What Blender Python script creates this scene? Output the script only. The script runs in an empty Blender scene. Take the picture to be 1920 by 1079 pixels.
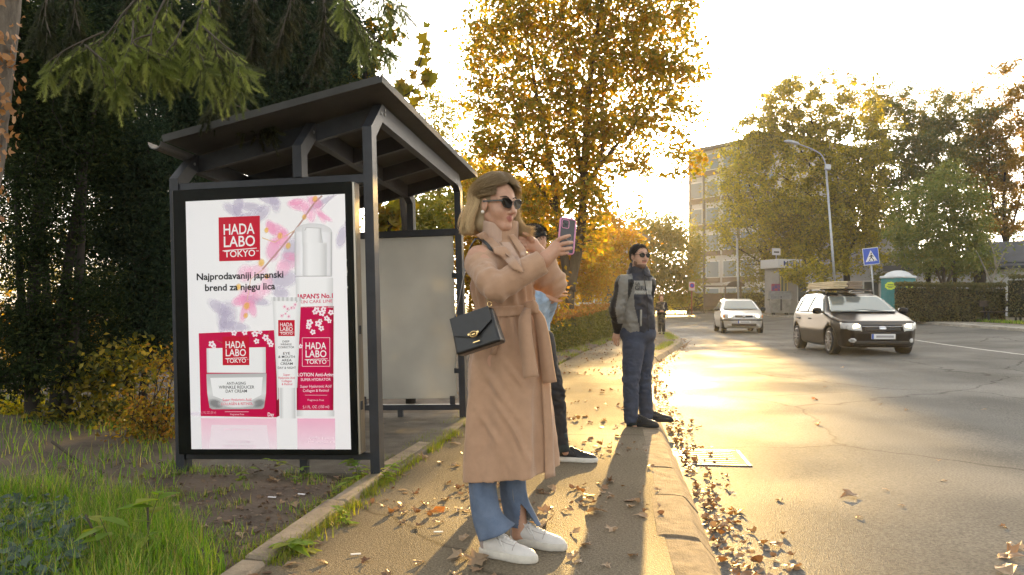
import bpy, math, random
import numpy as np
from mathutils import Vector, Matrix, noise as mnoise
S = bpy.context.scene
COL = S.collection
rng = np.random.default_rng(7)
random.seed(7)
R_ = math.radians
# ---------------------------------------------------------------- camera
FPX, HC, YH, CX = 1500.0, 1.12, 572.0, 960.0      # focal length in photo pixels, eye height, horizon row, centre column
cd = bpy.data.cameras.new('camera'); cam = bpy.data.objects.new('camera', cd); COL.objects.link(cam)
cam.location = (0, 0, HC); cam.rotation_euler = (R_(90), 0, 0)
cd.sensor_width = 36; cd.lens = 36*FPX/1920; cd.shift_y = (YH-539.5)/1920
cd.clip_start = .1; cd.clip_end = 3000
S.camera = cam
# ---------------------------------------------------------------- sky, sun, exposure
SUN_EL, SUN_AZ = math.atan((572-308)/1500), math.atan((1245-960)/1500)   # azimuth from +Y towards +X
w = bpy.data.worlds.new('World'); S.world = w; w.use_nodes = True
nt = w.node_tree; bg = nt.nodes['Background']
sky = nt.nodes.new('ShaderNodeTexSky'); sky.sky_type = 'NISHITA'; sky.sun_disc = False
sky.sun_elevation = SUN_EL; sky.sun_rotation = SUN_AZ
sky.air_density = 1.0; sky.dust_density = 3.0; sky.ozone_density = 1.0
hs_ = nt.nodes.new('ShaderNodeHueSaturation'); hs_.inputs['Saturation'].default_value = .25; nt.links.new(sky.outputs[0], hs_.inputs['Color'])
wm = nt.nodes.new('ShaderNodeMix'); wm.data_type = 'RGBA'; wm.blend_type = 'MULTIPLY'; wm.inputs[0].default_value = 1; wm.inputs[7].default_value = (1.04, 1.0, .93, 1)   # thin hazy autumn sky
nt.links.new(hs_.outputs[0], wm.inputs[6]); nt.links.new(wm.outputs[2], bg.inputs[0]); bg.inputs[1].default_value = 0.15
sl = bpy.data.lights.new('sun', 'SUN'); sun = bpy.data.objects.new('sun', sl); COL.objects.link(sun)
sl.energy = 3.9; sl.angle = R_(0.5); sl.color = (1.0, .62, .20)
sd = Vector((math.sin(SUN_AZ)*math.cos(SUN_EL), math.cos(SUN_AZ)*math.cos(SUN_EL), math.sin(SUN_EL)))
sun.rotation_euler = sd.to_track_quat('Z', 'Y').to_euler()
S.view_settings.view_transform = 'Standard'; S.view_settings.look = 'None'
S.view_settings.gamma = 1; S.view_settings.exposure = 2.12
S.render.engine = 'CYCLES'
S.cycles.use_denoising = True
S.cycles.max_bounces = 8; S.cycles.transparent_max_bounces = 24
S.cycles.sample_clamp_indirect = 6
# ---------------------------------------------------------------- helpers
def W(px, py, d):                       # photo pixel at depth d -> metres
    return np.array([(px-CX)/FPX*d, d, HC+(YH-py)/FPX*d])
def G(px, py, z=0.0):                   # photo pixel on the level z -> metres
    d = (HC-z)*FPX/(py-YH); return W(px, py, d)
def nrm(v):
    v = np.asarray(v, float); return v/(np.linalg.norm(v)+1e-12)
def tag(o, label=None, cat=None, group=None, kind=None):
    if label: o['label'] = label
    if cat: o['category'] = cat
    if group: o['group'] = group
    if kind: o['kind'] = kind
    return o
def thing(name, label, cat, loc=(0, 0, 0), group=None):
    o = bpy.data.objects.new(name, None); COL.objects.link(o)
    o.empty_display_size = .1
    o.location = Vector([float(x) for x in loc]); return tag(o, label, cat, group)
def rootloc(p):
    q = np.zeros(3)
    while p is not None:
        q += np.array(p.location); p = p.parent
    return q
def mesh(name, V, F, mats, parent=None, smooth=False, mi=None, loc=None, col=None, local=False):
    """V (N,3); F: list of faces, an (M,k) array, or a list of such arrays."""
    V = np.asarray(V, np.float64).reshape(-1, 3)
    me = bpy.data.meshes.new(name)
    if loc is not None: V = V-np.asarray(loc, float)
    if parent is not None and not local: V = V-rootloc(parent)
    if isinstance(F, np.ndarray): F = [F]
    if len(F) and isinstance(F[0], np.ndarray) and F[0].ndim == 2:
        flat = np.concatenate([f.reshape(-1) for f in F]).astype(np.int32)
        cnt = np.concatenate([np.full(len(f), f.shape[1], np.int32) for f in F])
    else:
        cnt = np.array([len(f) for f in F], np.int32)
        flat = np.array([i for f in F for i in f], np.int32)
    st = np.concatenate([[0], np.cumsum(cnt)[:-1]]).astype(np.int32)
    me.vertices.add(len(V)); me.vertices.foreach_set('co', V.astype(np.float32).ravel())
    me.loops.add(len(flat)); me.loops.foreach_set('vertex_index', flat)
    me.polygons.add(len(cnt)); me.polygons.foreach_set('loop_start', st)
    try: me.polygons.foreach_set('loop_total', cnt)
    except Exception: pass
    if not isinstance(mats, (list, tuple)): mats = [mats]
    for m in mats: me.materials.append(m)
    if mi is not None: me.polygons.foreach_set('material_index', np.asarray(mi, np.int32))
    me.update(calc_edges=True)
    me.polygons.foreach_set('use_smooth', np.full(len(cnt), bool(smooth)))
    if col is not None:
        a = me.color_attributes.new('Col', 'FLOAT_COLOR', 'POINT')
        a.data.foreach_set('color', np.asarray(col, np.float32).ravel())
    me.validate()
    o = bpy.data.objects.new(name, me); COL.objects.link(o)
    if loc is not None: o.location = Vector([float(x) for x in loc])
    if parent is not None: o.parent = parent
    return o
class MB:
    """collects shapes, builds them as one mesh object"""
    def __init__(s): s.V = []; s.F = []; s.n = 0; s.mi = []; s.m = 0
    def add(s, V, F):
        V = np.asarray(V, float).reshape(-1, 3)
        s.V.append(V)
        for f in F: s.F.append([int(i)+s.n for i in f]); s.mi.append(s.m)
        s.n += len(V); return s
    def box(s, c, d, R=None, bev=0.0):
        c = np.asarray(c, float); h = np.asarray(d, float)/2
        if bev <= 0:
            V = np.array([[x, y, z] for x in (-1, 1) for y in (-1, 1) for z in (-1, 1)])*h
            F = [(0, 1, 3, 2), (4, 6, 7, 5), (0, 4, 5, 1), (2, 3, 7, 6), (0, 2, 6, 4), (1, 5, 7, 3)]
        else:
            b = min(bev, min(h)*.9); V = []; idx = {}
            for x in (-1, 1):
                for y in (-1, 1):
                    for z in (-1, 1):
                        for a in range(3):
                            v = np.array([x, y, z])*(h-b); v[a] = (x, y, z)[a]*h[a]
                            idx[(x, y, z, a)] = len(V); V.append(v)
            V = np.array(V); F = []
            for a in range(3):
                p, q = [i for i in range(3) if i != a]
                for sg in (-1, 1):
                    f = []
                    for (i, j) in ((-1, -1), (1, -1), (1, 1), (-1, 1)):
                        k = [0, 0, 0]; k[a] = sg; k[p] = i; k[q] = j; f.append(idx[(k[0], k[1], k[2], a)])
                    F.append(f)
            for a in range(3):
                p, q = [i for i in range(3) if i != a]
                for i in (-1, 1):
                    for j in (-1, 1):
                        k0 = [0, 0, 0]; k0[p] = i; k0[q] = j; k1 = list(k0); k0[a] = -1; k1[a] = 1
                        F.append([idx[(*k0, p)], idx[(*k1, p)], idx[(*k1, q)], idx[(*k0, q)]])
            for x in (-1, 1):
                for y in (-1, 1):
                    for z in (-1, 1): F.append([idx[(x, y, z, 0)], idx[(x, y, z, 1)], idx[(x, y, z, 2)]])
        if R is not None: V = V@np.asarray(R).T
        return s.add(V+c, F)
    def bar(s, a, b, w_, h_, up=(0, 0, 1), bev=0.0):      # square bar from a to b
        a = np.asarray(a, float); b = np.asarray(b, float); x = nrm(b-a)
        y = np.cross(up, x)
        if np.linalg.norm(y) < 1e-6: y = np.cross((0, 1, 0), x)
        y = nrm(y); z = np.cross(x, y)
        return s.box((a+b)/2, (np.linalg.norm(b-a), w_, h_), np.stack([x, y, z], 1), bev)
    def tube(s, P, r, n=8, cap=True):
        V, F = tube(P, r, n, cap); return s.add(V, F)
    def prism(s, poly, z0, z1, M=None):                   # 2D polygon extruded
        n = len(poly); V = [(x, y, z0) for x, y in poly]+[(x, y, z1) for x, y in poly]
        F = [list(range(n))[::-1], [i+n for i in range(n)]]+[[i, (i+1) % n, (i+1) % n+n, i+n] for i in range(n)]
        V = np.array(V, float)
        if M is not None: V = M(V)
        return s.add(V, F)
    def lathe(s, prof, c=(0, 0, 0), n=16, M=None):
        V = []; F = []
        for r, z in prof:
            for k in range(n): V.append((r*math.cos(2*math.pi*k/n), r*math.sin(2*math.pi*k/n), z))
        for i in range(len(prof)-1):
            for k in range(n): F.append([i*n+k, i*n+(k+1) % n, (i+1)*n+(k+1) % n, (i+1)*n+k])
        F.append(list(range(n))[::-1]); F.append([(len(prof)-1)*n+k for k in range(n)])
        V = np.array(V)
        if M is not None: V = V@np.asarray(M).T
        return s.add(V+np.asarray(c, float), F)
    def build(s, name, mat, parent=None, smooth=False, loc=None, local=False):
        return mesh(name, np.concatenate(s.V), s.F, mat, parent, smooth, s.mi if isinstance(mat, (list, tuple)) else None, loc, None, local)
def tube(P, r, n=8, cap=True):
    P = np.asarray(P, float); m = len(P); r = np.broadcast_to(np.asarray(r, float), (m,))
    T = np.gradient(P, axis=0); T /= np.linalg.norm(T, axis=1, keepdims=True)+1e-12
    up = np.array([0, 0, 1.0]) if abs(T[0][2]) < .9 else np.array([1.0, 0, 0])
    V = []; x = nrm(np.cross(up, T[0]))
    a = np.arange(n)*2*math.pi/n
    for i in range(m):
        x = nrm(x-T[i]*np.dot(x, T[i])); y = np.cross(T[i], x)
        V.append(P[i]+r[i]*(np.cos(a)[:, None]*x+np.sin(a)[:, None]*y))
    V = np.concatenate(V); F = []
    for i in range(m-1):
        for k in range(n): F.append([i*n+k, i*n+(k+1) % n, (i+1)*n+(k+1) % n, (i+1)*n+k])
    if cap: F.append(list(range(n))[::-1]); F.append([(m-1)*n+k for k in range(n)])
    return V, F
def strands(P, r, n=3):
    """P (N,K,3) polylines, r (N,K) or (K,) radii -> vertices, quads of thin tubes"""
    N, K, _ = P.shape; r = np.broadcast_to(r, (N, K))
    T = np.gradient(P, axis=1); T /= np.linalg.norm(T, axis=2, keepdims=True)+1e-9
    up = np.where(np.abs(T[..., 2:3]) < .8, np.array([0, 0, 1.0]), np.array([1.0, 0, 0]))
    X = np.cross(up, T); X /= np.linalg.norm(X, axis=2, keepdims=True)+1e-9; Y = np.cross(T, X)
    a = np.arange(n)*2*math.pi/n
    V = P[:, :, None]+r[:, :, None, None]*(np.cos(a)[:, None]*X[:, :, None]+np.sin(a)[:, None]*Y[:, :, None])
    b = (np.arange(N)*K*n)[:, None, None]; i = (np.arange(K-1)*n)[None, :, None]; k = np.arange(n)[None, None]
    k2 = (k+1) % n
    F = np.stack(np.broadcast_arrays(b+i+k, b+i+k2, b+i+n+k2, b+i+n+k), -1).reshape(-1, 4)
    return V.reshape(-1, 3), F
def smoothpath(P, n=12):
    """Catmull-Rom through control points"""
    P = np.asarray(P, float); Q = np.vstack([2*P[0]-P[1], P, 2*P[-1]-P[-2]]); out = []
    for i in range(1, len(Q)-2):
        t = np.linspace(0, 1, n, endpoint=False)[:, None]
        a, b, c, d = Q[i-1], Q[i], Q[i+1], Q[i+2]
        out.append(.5*((2*b)+(c-a)*t+(2*a-5*b+4*c-d)*t**2+(3*b-3*c+d-a)*t**3))
    out.append(P[-1:]); return np.concatenate(out)
def rotm(yaw=0, pitch=0, roll=0):       # z-yaw, y-pitch, x-roll
    return np.array(Matrix.Rotation(yaw, 3, 'Z')@Matrix.Rotation(pitch, 3, 'Y')@Matrix.Rotation(roll, 3, 'X'))
# ---------------------------------------------------------------- signed-distance modelling (one continuous surface per body)
class Field:
    def __init__(s, lo, hi, h):
        s.lo = np.asarray(lo, float); s.h = h
        s.n = np.ceil((np.asarray(hi, float)-s.lo)/h).astype(int)+1
        s.F = np.full(s.n, .2, np.float32)
    def like(s):
        g = Field(s.lo, s.lo+s.h*2, s.h); g.n = s.n.copy(); g.F = np.full(s.n, .2, np.float32); return g
    def sub(s, lo, hi):
        a = np.clip(np.floor((np.asarray(lo)-s.lo)/s.h).astype(int), 0, s.n-1)
        b = np.clip(np.ceil((np.asarray(hi)-s.lo)/s.h).astype(int)+1, 1, s.n)
        sl_ = tuple(slice(i, max(j, i+1)) for i, j in zip(a, b))
        ax = [(s.lo[i]+s.h*np.arange(sl_[i].start, sl_[i].stop)).astype(np.float32) for i in range(3)]
        return sl_, ax[0][:, None, None], ax[1][None, :, None], ax[2][None, None, :]
    def put(s, f, sl_, k, sub=False):
        A = s.F[sl_]
        if sub: A = -A
        hh = np.clip(.5+.5*(A-f)/k, 0, 1)
        A = A*(1-hh)+f*hh-k*hh*(1-hh)
        s.F[sl_] = -A if sub else A
    def cap(s, a, b, ra, rb=None, k=.02, sub=False, sq=None):
        rb = ra if rb is None else rb; a = np.asarray(a, float); b = np.asarray(b, float); m = max(ra, rb)+k+.03
        sl_, X, Y, Z = s.sub(np.minimum(a, b)-m, np.maximum(a, b)+m)
        d = b-a; L = max(float(d@d), 1e-9)
        t = np.clip(((X-a[0])*d[0]+(Y-a[1])*d[1]+(Z-a[2])*d[2])/L, 0, 1)
        f = np.sqrt((X-a[0]-t*d[0])**2+(Y-a[1]-t*d[1])**2+(Z-a[2]-t*d[2])**2)-(ra+(rb-ra)*t)
        s.put(f, sl_, k, sub); return s
    def chain(s, P, r, k=.02):
        for i in range(len(P)-1): s.cap(P[i], P[i+1], r[i], r[i+1], k)
        return s
    def ell(s, c, r, R=None, k=.02, sub=False):
        c = np.asarray(c, float); r = np.asarray(r, float); m = r.max()+k+.03
        sl_, X, Y, Z = s.sub(c-m, c+m); X = X-c[0]; Y = Y-c[1]; Z = Z-c[2]
        if R is None: q = [X, Y, Z]
        else: q = [R[0][i]*X+R[1][i]*Y+R[2][i]*Z for i in range(3)]
        k0 = np.sqrt((q[0]/r[0])**2+(q[1]/r[1])**2+(q[2]/r[2])**2)+1e-6
        k1 = np.sqrt((q[0]/r[0]**2)**2+(q[1]/r[1]**2)**2+(q[2]/r[2]**2)**2)+1e-6
        s.put(k0*(k0-1)/k1, sl_, k, sub); return s
    def rbox(s, c, d, R=None, rad=.01, k=.005, sub=False):
        c = np.asarray(c, float); hd = np.asarray(d, float)/2-rad; m = np.linalg.norm(d)/2+k+.03
        sl_, X, Y, Z = s.sub(c-m, c+m); X = X-c[0]; Y = Y-c[1]; Z = Z-c[2]
        if R is None: q = [X, Y, Z]
        else: q = [R[0][i]*X+R[1][i]*Y+R[2][i]*Z for i in range(3)]
        q = [np.abs(q[i])-hd[i] for i in range(3)]
        f = np.sqrt(sum(np.maximum(t, 0)**2 for t in q))+np.minimum(np.maximum(np.maximum(q[0], q[1]), q[2]), 0)-rad
        s.put(f, sl_, k, sub); return s
    def fn(s, f, lo, hi, k=.01, sub=False):
        sl_, X, Y, Z = s.sub(lo, hi); s.put(f(X, Y, Z), sl_, k, sub); return s
    def clip(s, f):                     # keep where f<0
        sl_, X, Y, Z = s.sub(s.lo, s.lo+s.h*s.n); s.F = np.maximum(s.F, np.broadcast_to(f(X, Y, Z), s.F.shape)).astype(np.float32); return s
    def net(s, smooth=1):
        return surface_net(s.F, s.lo, s.h, smooth)
def surface_net(F, lo, h, smooth=1):
    F = np.pad(F, 1, constant_values=.2); lo = np.asarray(lo)-h
    I = F < 0; nx, ny, nz = [k-1 for k in F.shape]
    cnt = np.zeros((nx, ny, nz), np.int8)
    for dx in (0, 1):
        for dy in (0, 1):
            for dz in (0, 1): cnt += I[dx:dx+nx, dy:dy+ny, dz:dz+nz]
    act = (cnt > 0) & (cnt < 8); c = np.argwhere(act); idx = np.full(act.shape, -1, np.int32); idx[act] = np.arange(len(c))
    acc = np.zeros((len(c), 3)); num = np.zeros(len(c))
    cor = [(0, 0, 0), (1, 0, 0), (0, 1, 0), (1, 1, 0), (0, 0, 1), (1, 0, 1), (0, 1, 1), (1, 1, 1)]
    val = [F[c[:, 0]+a, c[:, 1]+b, c[:, 2]+d] for a, b, d in cor]
    for i, j in ((0, 1), (2, 3), (4, 5), (6, 7), (0, 2), (1, 3), (4, 6), (5, 7), (0, 4), (1, 5), (2, 6), (3, 7)):
        m = (val[i] < 0) != (val[j] < 0)
        t = np.where(m, val[i]/np.where(m, val[i]-val[j], 1), 0)
        p = np.array(cor[i])+t[:, None]*(np.array(cor[j])-np.array(cor[i]))
        acc += p*m[:, None]; num += m
    V = (c+acc/num[:, None])*h+lo
    Q = []
    for ax in range(3):
        e = [slice(None)]*3; e2 = [slice(None)]*3; e[ax] = slice(0, -1); e2[ax] = slice(1, None)
        A = I[tuple(e)]; B = I[tuple(e2)]; u, v = (ax+1) % 3, (ax+2) % 3
        E = np.argwhere(A != B)
        E = E[(E[:, u] > 0) & (E[:, v] > 0) & (E[:, u] < F.shape[u]-1) & (E[:, v] < F.shape[v]-1)]
        ins = A[E[:, 0], E[:, 1], E[:, 2]]
        def g(du, dv):
            q = E.copy(); q[:, u] -= du; q[:, v] -= dv; return idx[q[:, 0], q[:, 1], q[:, 2]]
        q = np.stack([g(1, 1), g(0, 1), g(0, 0), g(1, 0)], 1)
        q[~ins] = q[~ins][:, ::-1]; Q.append(q)
    Q = np.concatenate(Q)
    for _ in range(smooth):
        a = np.zeros_like(V); nn = np.zeros(len(V))
        for i in range(4):
            np.add.at(a, Q[:, i], V[Q[:, (i+1) % 4]]+V[Q[:, i-1]]); np.add.at(nn, Q[:, i], 2)
        V = V*.5+.5*a/np.maximum(nn, 1)[:, None]
    return V, Q
def vnormals(V, Q):
    n = np.cross(V[Q[:, 2]]-V[Q[:, 0]], V[Q[:, 3]]-V[Q[:, 1]]); N = np.zeros_like(V)
    for i in range(Q.shape[1]): np.add.at(N, Q[:, i], n)
    return N/(np.linalg.norm(N, axis=1, keepdims=True)+1e-12)
def sm(x, a, b):
    t = np.clip((x-a)/(b-a), 0, 1); return t*t*(3-2*t)
# ---------------------------------------------------------------- materials
def ramp(nt, stops, interp='LINEAR'):
    n = nt.nodes.new('ShaderNodeValToRGB'); n.color_ramp.interpolation = interp
    while len(n.color_ramp.elements) < len(stops): n.color_ramp.elements.new(.5)
    for e, (p, c) in zip(n.color_ramp.elements, stops): e.position = p; e.color = (*c, 1)
    return n
def M(name, col, rough=.6, metal=0., var=0., vs=6., bump=0., bs=60., spec=.5, col2=None, coat=0., emit=0., sheen=0., detail=6, stretch=None, trans=0., alpha=1.):
    """principled material: base colour broken up by noise, with a fine bump"""
    m = bpy.data.materials.new(name); m.use_nodes = True; nt = m.node_tree; b = nt.nodes['Principled BSDF']
    b.inputs['Base Color'].default_value = (*col, 1); b.inputs['Roughness'].default_value = rough
    b.inputs['Metallic'].default_value = metal; b.inputs['Specular IOR Level'].default_value = spec
    if coat: b.inputs['Coat Weight'].default_value = coat; b.inputs['Coat Roughness'].default_value = .04
    if sheen: b.inputs['Sheen Weight'].default_value = sheen; b.inputs['Sheen Roughness'].default_value = .5
    if trans: b.inputs['Transmission Weight'].default_value = trans
    if alpha < 1: b.inputs['Alpha'].default_value = alpha
    if emit: b.inputs['Emission Color'].default_value = (*col, 1); b.inputs['Emission Strength'].default_value = emit
    tc = nt.nodes.new('ShaderNodeTexCoord'); vec = tc.outputs['Object']
    if stretch:
        mp = nt.nodes.new('ShaderNodeMapping'); mp.inputs['Scale'].default_value = stretch; nt.links.new(vec, mp.inputs[0]); vec = mp.outputs[0]
    if var or col2 is not None:
        n = nt.nodes.new('ShaderNodeTexNoise'); n.inputs['Scale'].default_value = vs; n.inputs['Detail'].default_value = detail
        n.inputs['Roughness'].default_value = .65; nt.links.new(vec, n.inputs[0])
        c2 = col2 if col2 is not None else tuple(min(1, c*(1+var)) for c in col)
        c1 = col if col2 is not None else tuple(c*(1-var) for c in col)
        r = ramp(nt, [(.32, c1), (.68, c2)]); nt.links.new(n.outputs[0], r.inputs[0]); nt.links.new(r.outputs[0], b.inputs['Base Color'])
    if bump:
        n2 = nt.nodes.new('ShaderNodeTexNoise'); n2.inputs['Scale'].default_value = bs; n2.inputs['Detail'].default_value = 4; nt.links.new(vec, n2.inputs[0])
        bp = nt.nodes.new('ShaderNodeBump'); bp.inputs['Strength'].default_value = bump; bp.inputs['Distance'].default_value = .01
        nt.links.new(n2.outputs[0], bp.inputs['Height']); nt.links.new(bp.outputs[0], b.inputs['Normal'])
    return m
def leafmat(name, cols, trans=.5, rough=.5, tcol=None, spec=.3):
    """leaves: colour differs from leaf to leaf, light passes through"""
    m = bpy.data.materials.new(name); m.use_nodes = True; nt = m.node_tree; b = nt.nodes['Principled BSDF']
    g = nt.nodes.new('ShaderNodeNewGeometry')
    k = len(cols); r = ramp(nt, [(i/max(1, k-1), c) for i, c in enumerate(cols)]); nt.links.new(g.outputs['Random Per Island'], r.inputs[0])
    b.inputs['Roughness'].default_value = rough; b.inputs['Specular IOR Level'].default_value = spec
    nt.links.new(r.outputs[0], b.inputs['Base Color'])
    t = nt.nodes.new('ShaderNodeBsdfTranslucent'); hs = nt.nodes.new('ShaderNodeHueSaturation')
    hs.inputs['Saturation'].default_value = 1.25; hs.inputs['Value'].default_value = 1.7
    nt.links.new(r.outputs[0], hs.inputs['Color']); nt.links.new(hs.outputs[0], t.inputs[0])
    mx = nt.nodes.new('ShaderNodeMixShader'); mx.inputs[0].default_value = trans
    nt.links.new(b.outputs[0], mx.inputs[1]); nt.links.new(t.outputs[0], mx.inputs[2])
    nt.links.new(mx.outputs[0], nt.nodes['Material Output'].inputs[0])
    return m
# ================================================================ SETTING: ground, road, kerbs, pavements
def strip(Pa, Pb, za, zb, n=1):         # sheet between two polylines with the same number of points
    V = []; F = []; m = len(Pa)
    for i in range(m):
        for k in range(n+1):
            t = k/n; V.append((Pa[i][0]*(1-t)+Pb[i][0]*t, Pa[i][1]*(1-t)+Pb[i][1]*t, za*(1-t)+zb*t))
    for i in range(m-1):
        for k in range(n):
            a = i*(n+1)+k; F.append([a, a+1, a+n+2, a+n+1])
    return np.array(V, float), F
def orient_up(V, F):
    V = np.asarray(V); a = V[F[0]]; nz = np.cross(a[1]-a[0], a[2]-a[0])[2]
    return F if nz > 0 else [f[::-1] for f in F]
def resample(P, step):
    P = smoothpath(P, 16); s = np.concatenate([[0], np.cumsum(np.linalg.norm(np.diff(P, axis=0), axis=1))])
    n = int(s[-1]/step); t = np.linspace(0, s[-1], n+1)
    return np.stack([np.interp(t, s, P[:, i]) for i in range(P.shape[1])], 1)
def offset(P, d):                       # to the right of travel for positive d
    T = np.gradient(P, axis=0); T /= np.linalg.norm(T, axis=1, keepdims=True)
    return P+d*np.stack([T[:, 1], -T[:, 0]], 1)
KERB = np.array([(-.55, -14), (.1, -4), (.6, 1), (.86, 3.5), (1.05, 4.95), (1.37, 7.4), (1.78, 10.5), (2.77, 16), (3.5, 18.6), (4.5, 22), (5.5, 26), (6.3, 31), (7.6, 40), (9.8, 52), (13, 70), (17, 96), (22, 130)], float)
KP = resample(KERB, .85)
FARK = np.array([(12.8, -14), (14.2, 5), (15.5, 20), (16.2, 25), (17.3, 31), (17.9, 36), (17.4, 42), (16.9, 48), (17.8, 56), (21.5, 70), (30, 95), (46, 140)], float)
def rise(y): return .004*np.maximum(0, np.asarray(y)-31)
RW = .37                                # the road climbs across its width
def road_z(u, y): return -.10+RW*np.asarray(u)**2+rise(y)
def asphalt(name, c1, c2, rough, crack=True, grain=260., bump=.35, stain=None, specv=.5, gl=(.10, .10)):
    m = bpy.data.materials.new(name); m.use_nodes = True; nt = m.node_tree; b = nt.nodes['Principled BSDF']; L = nt.links.new
    tc = nt.nodes.new('ShaderNodeTexCoord')
    n1 = nt.nodes.new('ShaderNodeTexNoise'); n1.inputs['Scale'].default_value = .55; n1.inputs['Detail'].default_value = 7; n1.inputs['Roughness'].default_value = .62
    n2 = nt.nodes.new('ShaderNodeTexVoronoi'); n2.inputs['Scale'].default_value = grain
    n3 = nt.nodes.new('ShaderNodeTexNoise'); n3.inputs['Scale'].default_value = grain*.45; n3.inputs['Detail'].default_value = 3
    for n in (n1, n2, n3): L(tc.outputs['Object'], n.inputs[0])
    r = ramp(nt, [(.3, c1), (.7, c2)]); L(n1.outputs[0], r.inputs[0])
    r2 = ramp(nt, [(.3, (.62, .62, .62)), (.72, (1.45, 1.42, 1.36))]); L(n3.outputs[0], r2.inputs[0])
    mu = nt.nodes.new('ShaderNodeMix'); mu.data_type = 'RGBA'; mu.blend_type = 'MULTIPLY'; mu.inputs[0].default_value = 1
    L(r.outputs[0], mu.inputs[6]); L(r2.outputs[0], mu.inputs[7]); col = mu.outputs[2]
    ng = nt.nodes.new('ShaderNodeTexNoise'); ng.inputs['Scale'].default_value = 1.0; ng.inputs['Detail'].default_value = 3; mg = nt.nodes.new('ShaderNodeMapping'); mg.inputs['Scale'].default_value = (1.1, .10, 1); mg.inputs['Rotation'].default_value = (0, 0, .16)
    L(tc.outputs['Object'], mg.inputs[0]); L(mg.outputs[0], ng.inputs[0]); rg_ = ramp(nt, [(.35, (.86, .86, .86)), (.62, (1.08, 1.08, 1.08))]); L(ng.outputs[0], rg_.inputs[0])
    m3 = nt.nodes.new('ShaderNodeMix'); m3.data_type = 'RGBA'; m3.blend_type = 'MULTIPLY'; m3.inputs[0].default_value = 1; L(col, m3.inputs[6]); L(rg_.outputs[0], m3.inputs[7]); col = m3.outputs[2]
    if crack:
        v = nt.nodes.new('ShaderNodeTexVoronoi'); v.feature = 'DISTANCE_TO_EDGE'; v.inputs['Scale'].default_value = .33
        nd = nt.nodes.new('ShaderNodeTexNoise'); nd.inputs['Scale'].default_value = 2.2; nd.inputs['Detail'].default_value = 5; L(tc.outputs['Object'], nd.inputs[0])
        ad = nt.nodes.new('ShaderNodeMix'); ad.data_type = 'VECTOR'; ad.inputs[0].default_value = .25; L(tc.outputs['Object'], ad.inputs[4]); L(nd.outputs['Color'], ad.inputs[5]); L(ad.outputs[1], v.inputs[0])
        rc = ramp(nt, [(0, (.32, .3, .28)), (.006, (1, 1, 1))]); L(v.outputs[0], rc.inputs[0])
        m2 = nt.nodes.new('ShaderNodeMix'); m2.data_type = 'RGBA'; m2.blend_type = 'MULTIPLY'; m2.inputs[0].default_value = .8
        L(col, m2.inputs[6]); L(rc.outputs[0], m2.inputs[7]); col = m2.outputs[2]
    L(col, b.inputs['Base Color'])
    rr = nt.nodes.new('ShaderNodeMapRange'); rr.inputs[3].default_value = rough-.08; rr.inputs[4].default_value = rough+.1; L(n1.outputs[0], rr.inputs[0]); L(rr.outputs[0], b.inputs['Roughness'])
    b.inputs['Specular IOR Level'].default_value = specv
    bp = nt.nodes.new('ShaderNodeBump'); bp.inputs['Strength'].default_value = bump; bp.inputs['Distance'].default_value = .006
    L(n2.outputs[0], bp.inputs['Height'])
    b2 = nt.nodes.new('ShaderNodeBump'); b2.inputs['Strength'].default_value = .25; b2.inputs['Distance'].default_value = .03
    L(n1.outputs[0], b2.inputs['Height']); L(bp.outputs[0], b2.inputs['Normal']); L(b2.outputs[0], b.inputs['Normal'])
    df = nt.nodes.new('ShaderNodeBsdfDiffuse'); df.inputs['Roughness'].default_value = .6; L(col, df.inputs[0]); L(b2.outputs[0], df.inputs['Normal'])
    n5 = nt.nodes.new('ShaderNodeTexNoise'); n5.inputs['Scale'].default_value = .42; n5.inputs['Detail'].default_value = 2; L(tc.outputs['Object'], n5.inputs[0])  # patchy gloss imitates glare where sun falls through leaf gaps
    gr = nt.nodes.new('ShaderNodeMapRange'); gr.inputs[1].default_value = .42; gr.inputs[2].default_value = .62; gr.inputs[3].default_value = gl[0]; gr.inputs[4].default_value = gl[1]; gr.interpolation_type = 'SMOOTHSTEP'; L(n5.outputs[0], gr.inputs[0])
    mx = nt.nodes.new('ShaderNodeMixShader'); L(gr.outputs[0], mx.inputs[0]); L(df.outputs[0], mx.inputs[1]); L(b.outputs[0], mx.inputs[2]); L(mx.outputs[0], nt.nodes['Material Output'].inputs[0])
    return m
m_road = asphalt('road_asphalt', (.125, .123, .117), (.175, .172, .162), .5, True, 150., .45, specv=.2, gl=(.20, .42))
m_walk = asphalt('walk_asphalt', (.15, .125, .09), (.23, .19, .135), .6, True, 170., .75, specv=.3, gl=(.18, .42))
m_conc = M('kerb_concrete', (.17, .135, .10), .9, vs=9, bump=1.0, bs=140, col2=(.36, .29, .205), spec=.2)
m_slab = M('slab_concrete', (.15, .13, .105), .9, var=.35, vs=3.5, bump=.8, bs=110, spec=.15)
m_earth = M('earth', (.055, .05, .022), .95, vs=.6, bump=.5, bs=8, col2=(.085, .075, .03))
m_soil = M('soil', (.07, .052, .036), .95, vs=3.5, bump=1.0, bs=45, col2=(.145, .108, .075))
m_paint = M('road_paint', (.36, .35, .32), .6, var=.35, vs=9)
# ground to the horizon
gx = np.array([-900, -120, -40, 0, 40, 120, 900.]); gy = np.array([-60, 0, 40, 120, 300, 1800.])
V = [(x, y, -.17) for y in gy for x in gx]
F = [[j*7+i, j*7+i+1, (j+1)*7+i+1, (j+1)*7+i] for j in range(5) for i in range(6)]
tag(mesh('ground', V, F, m_earth), kind='structure')
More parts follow.
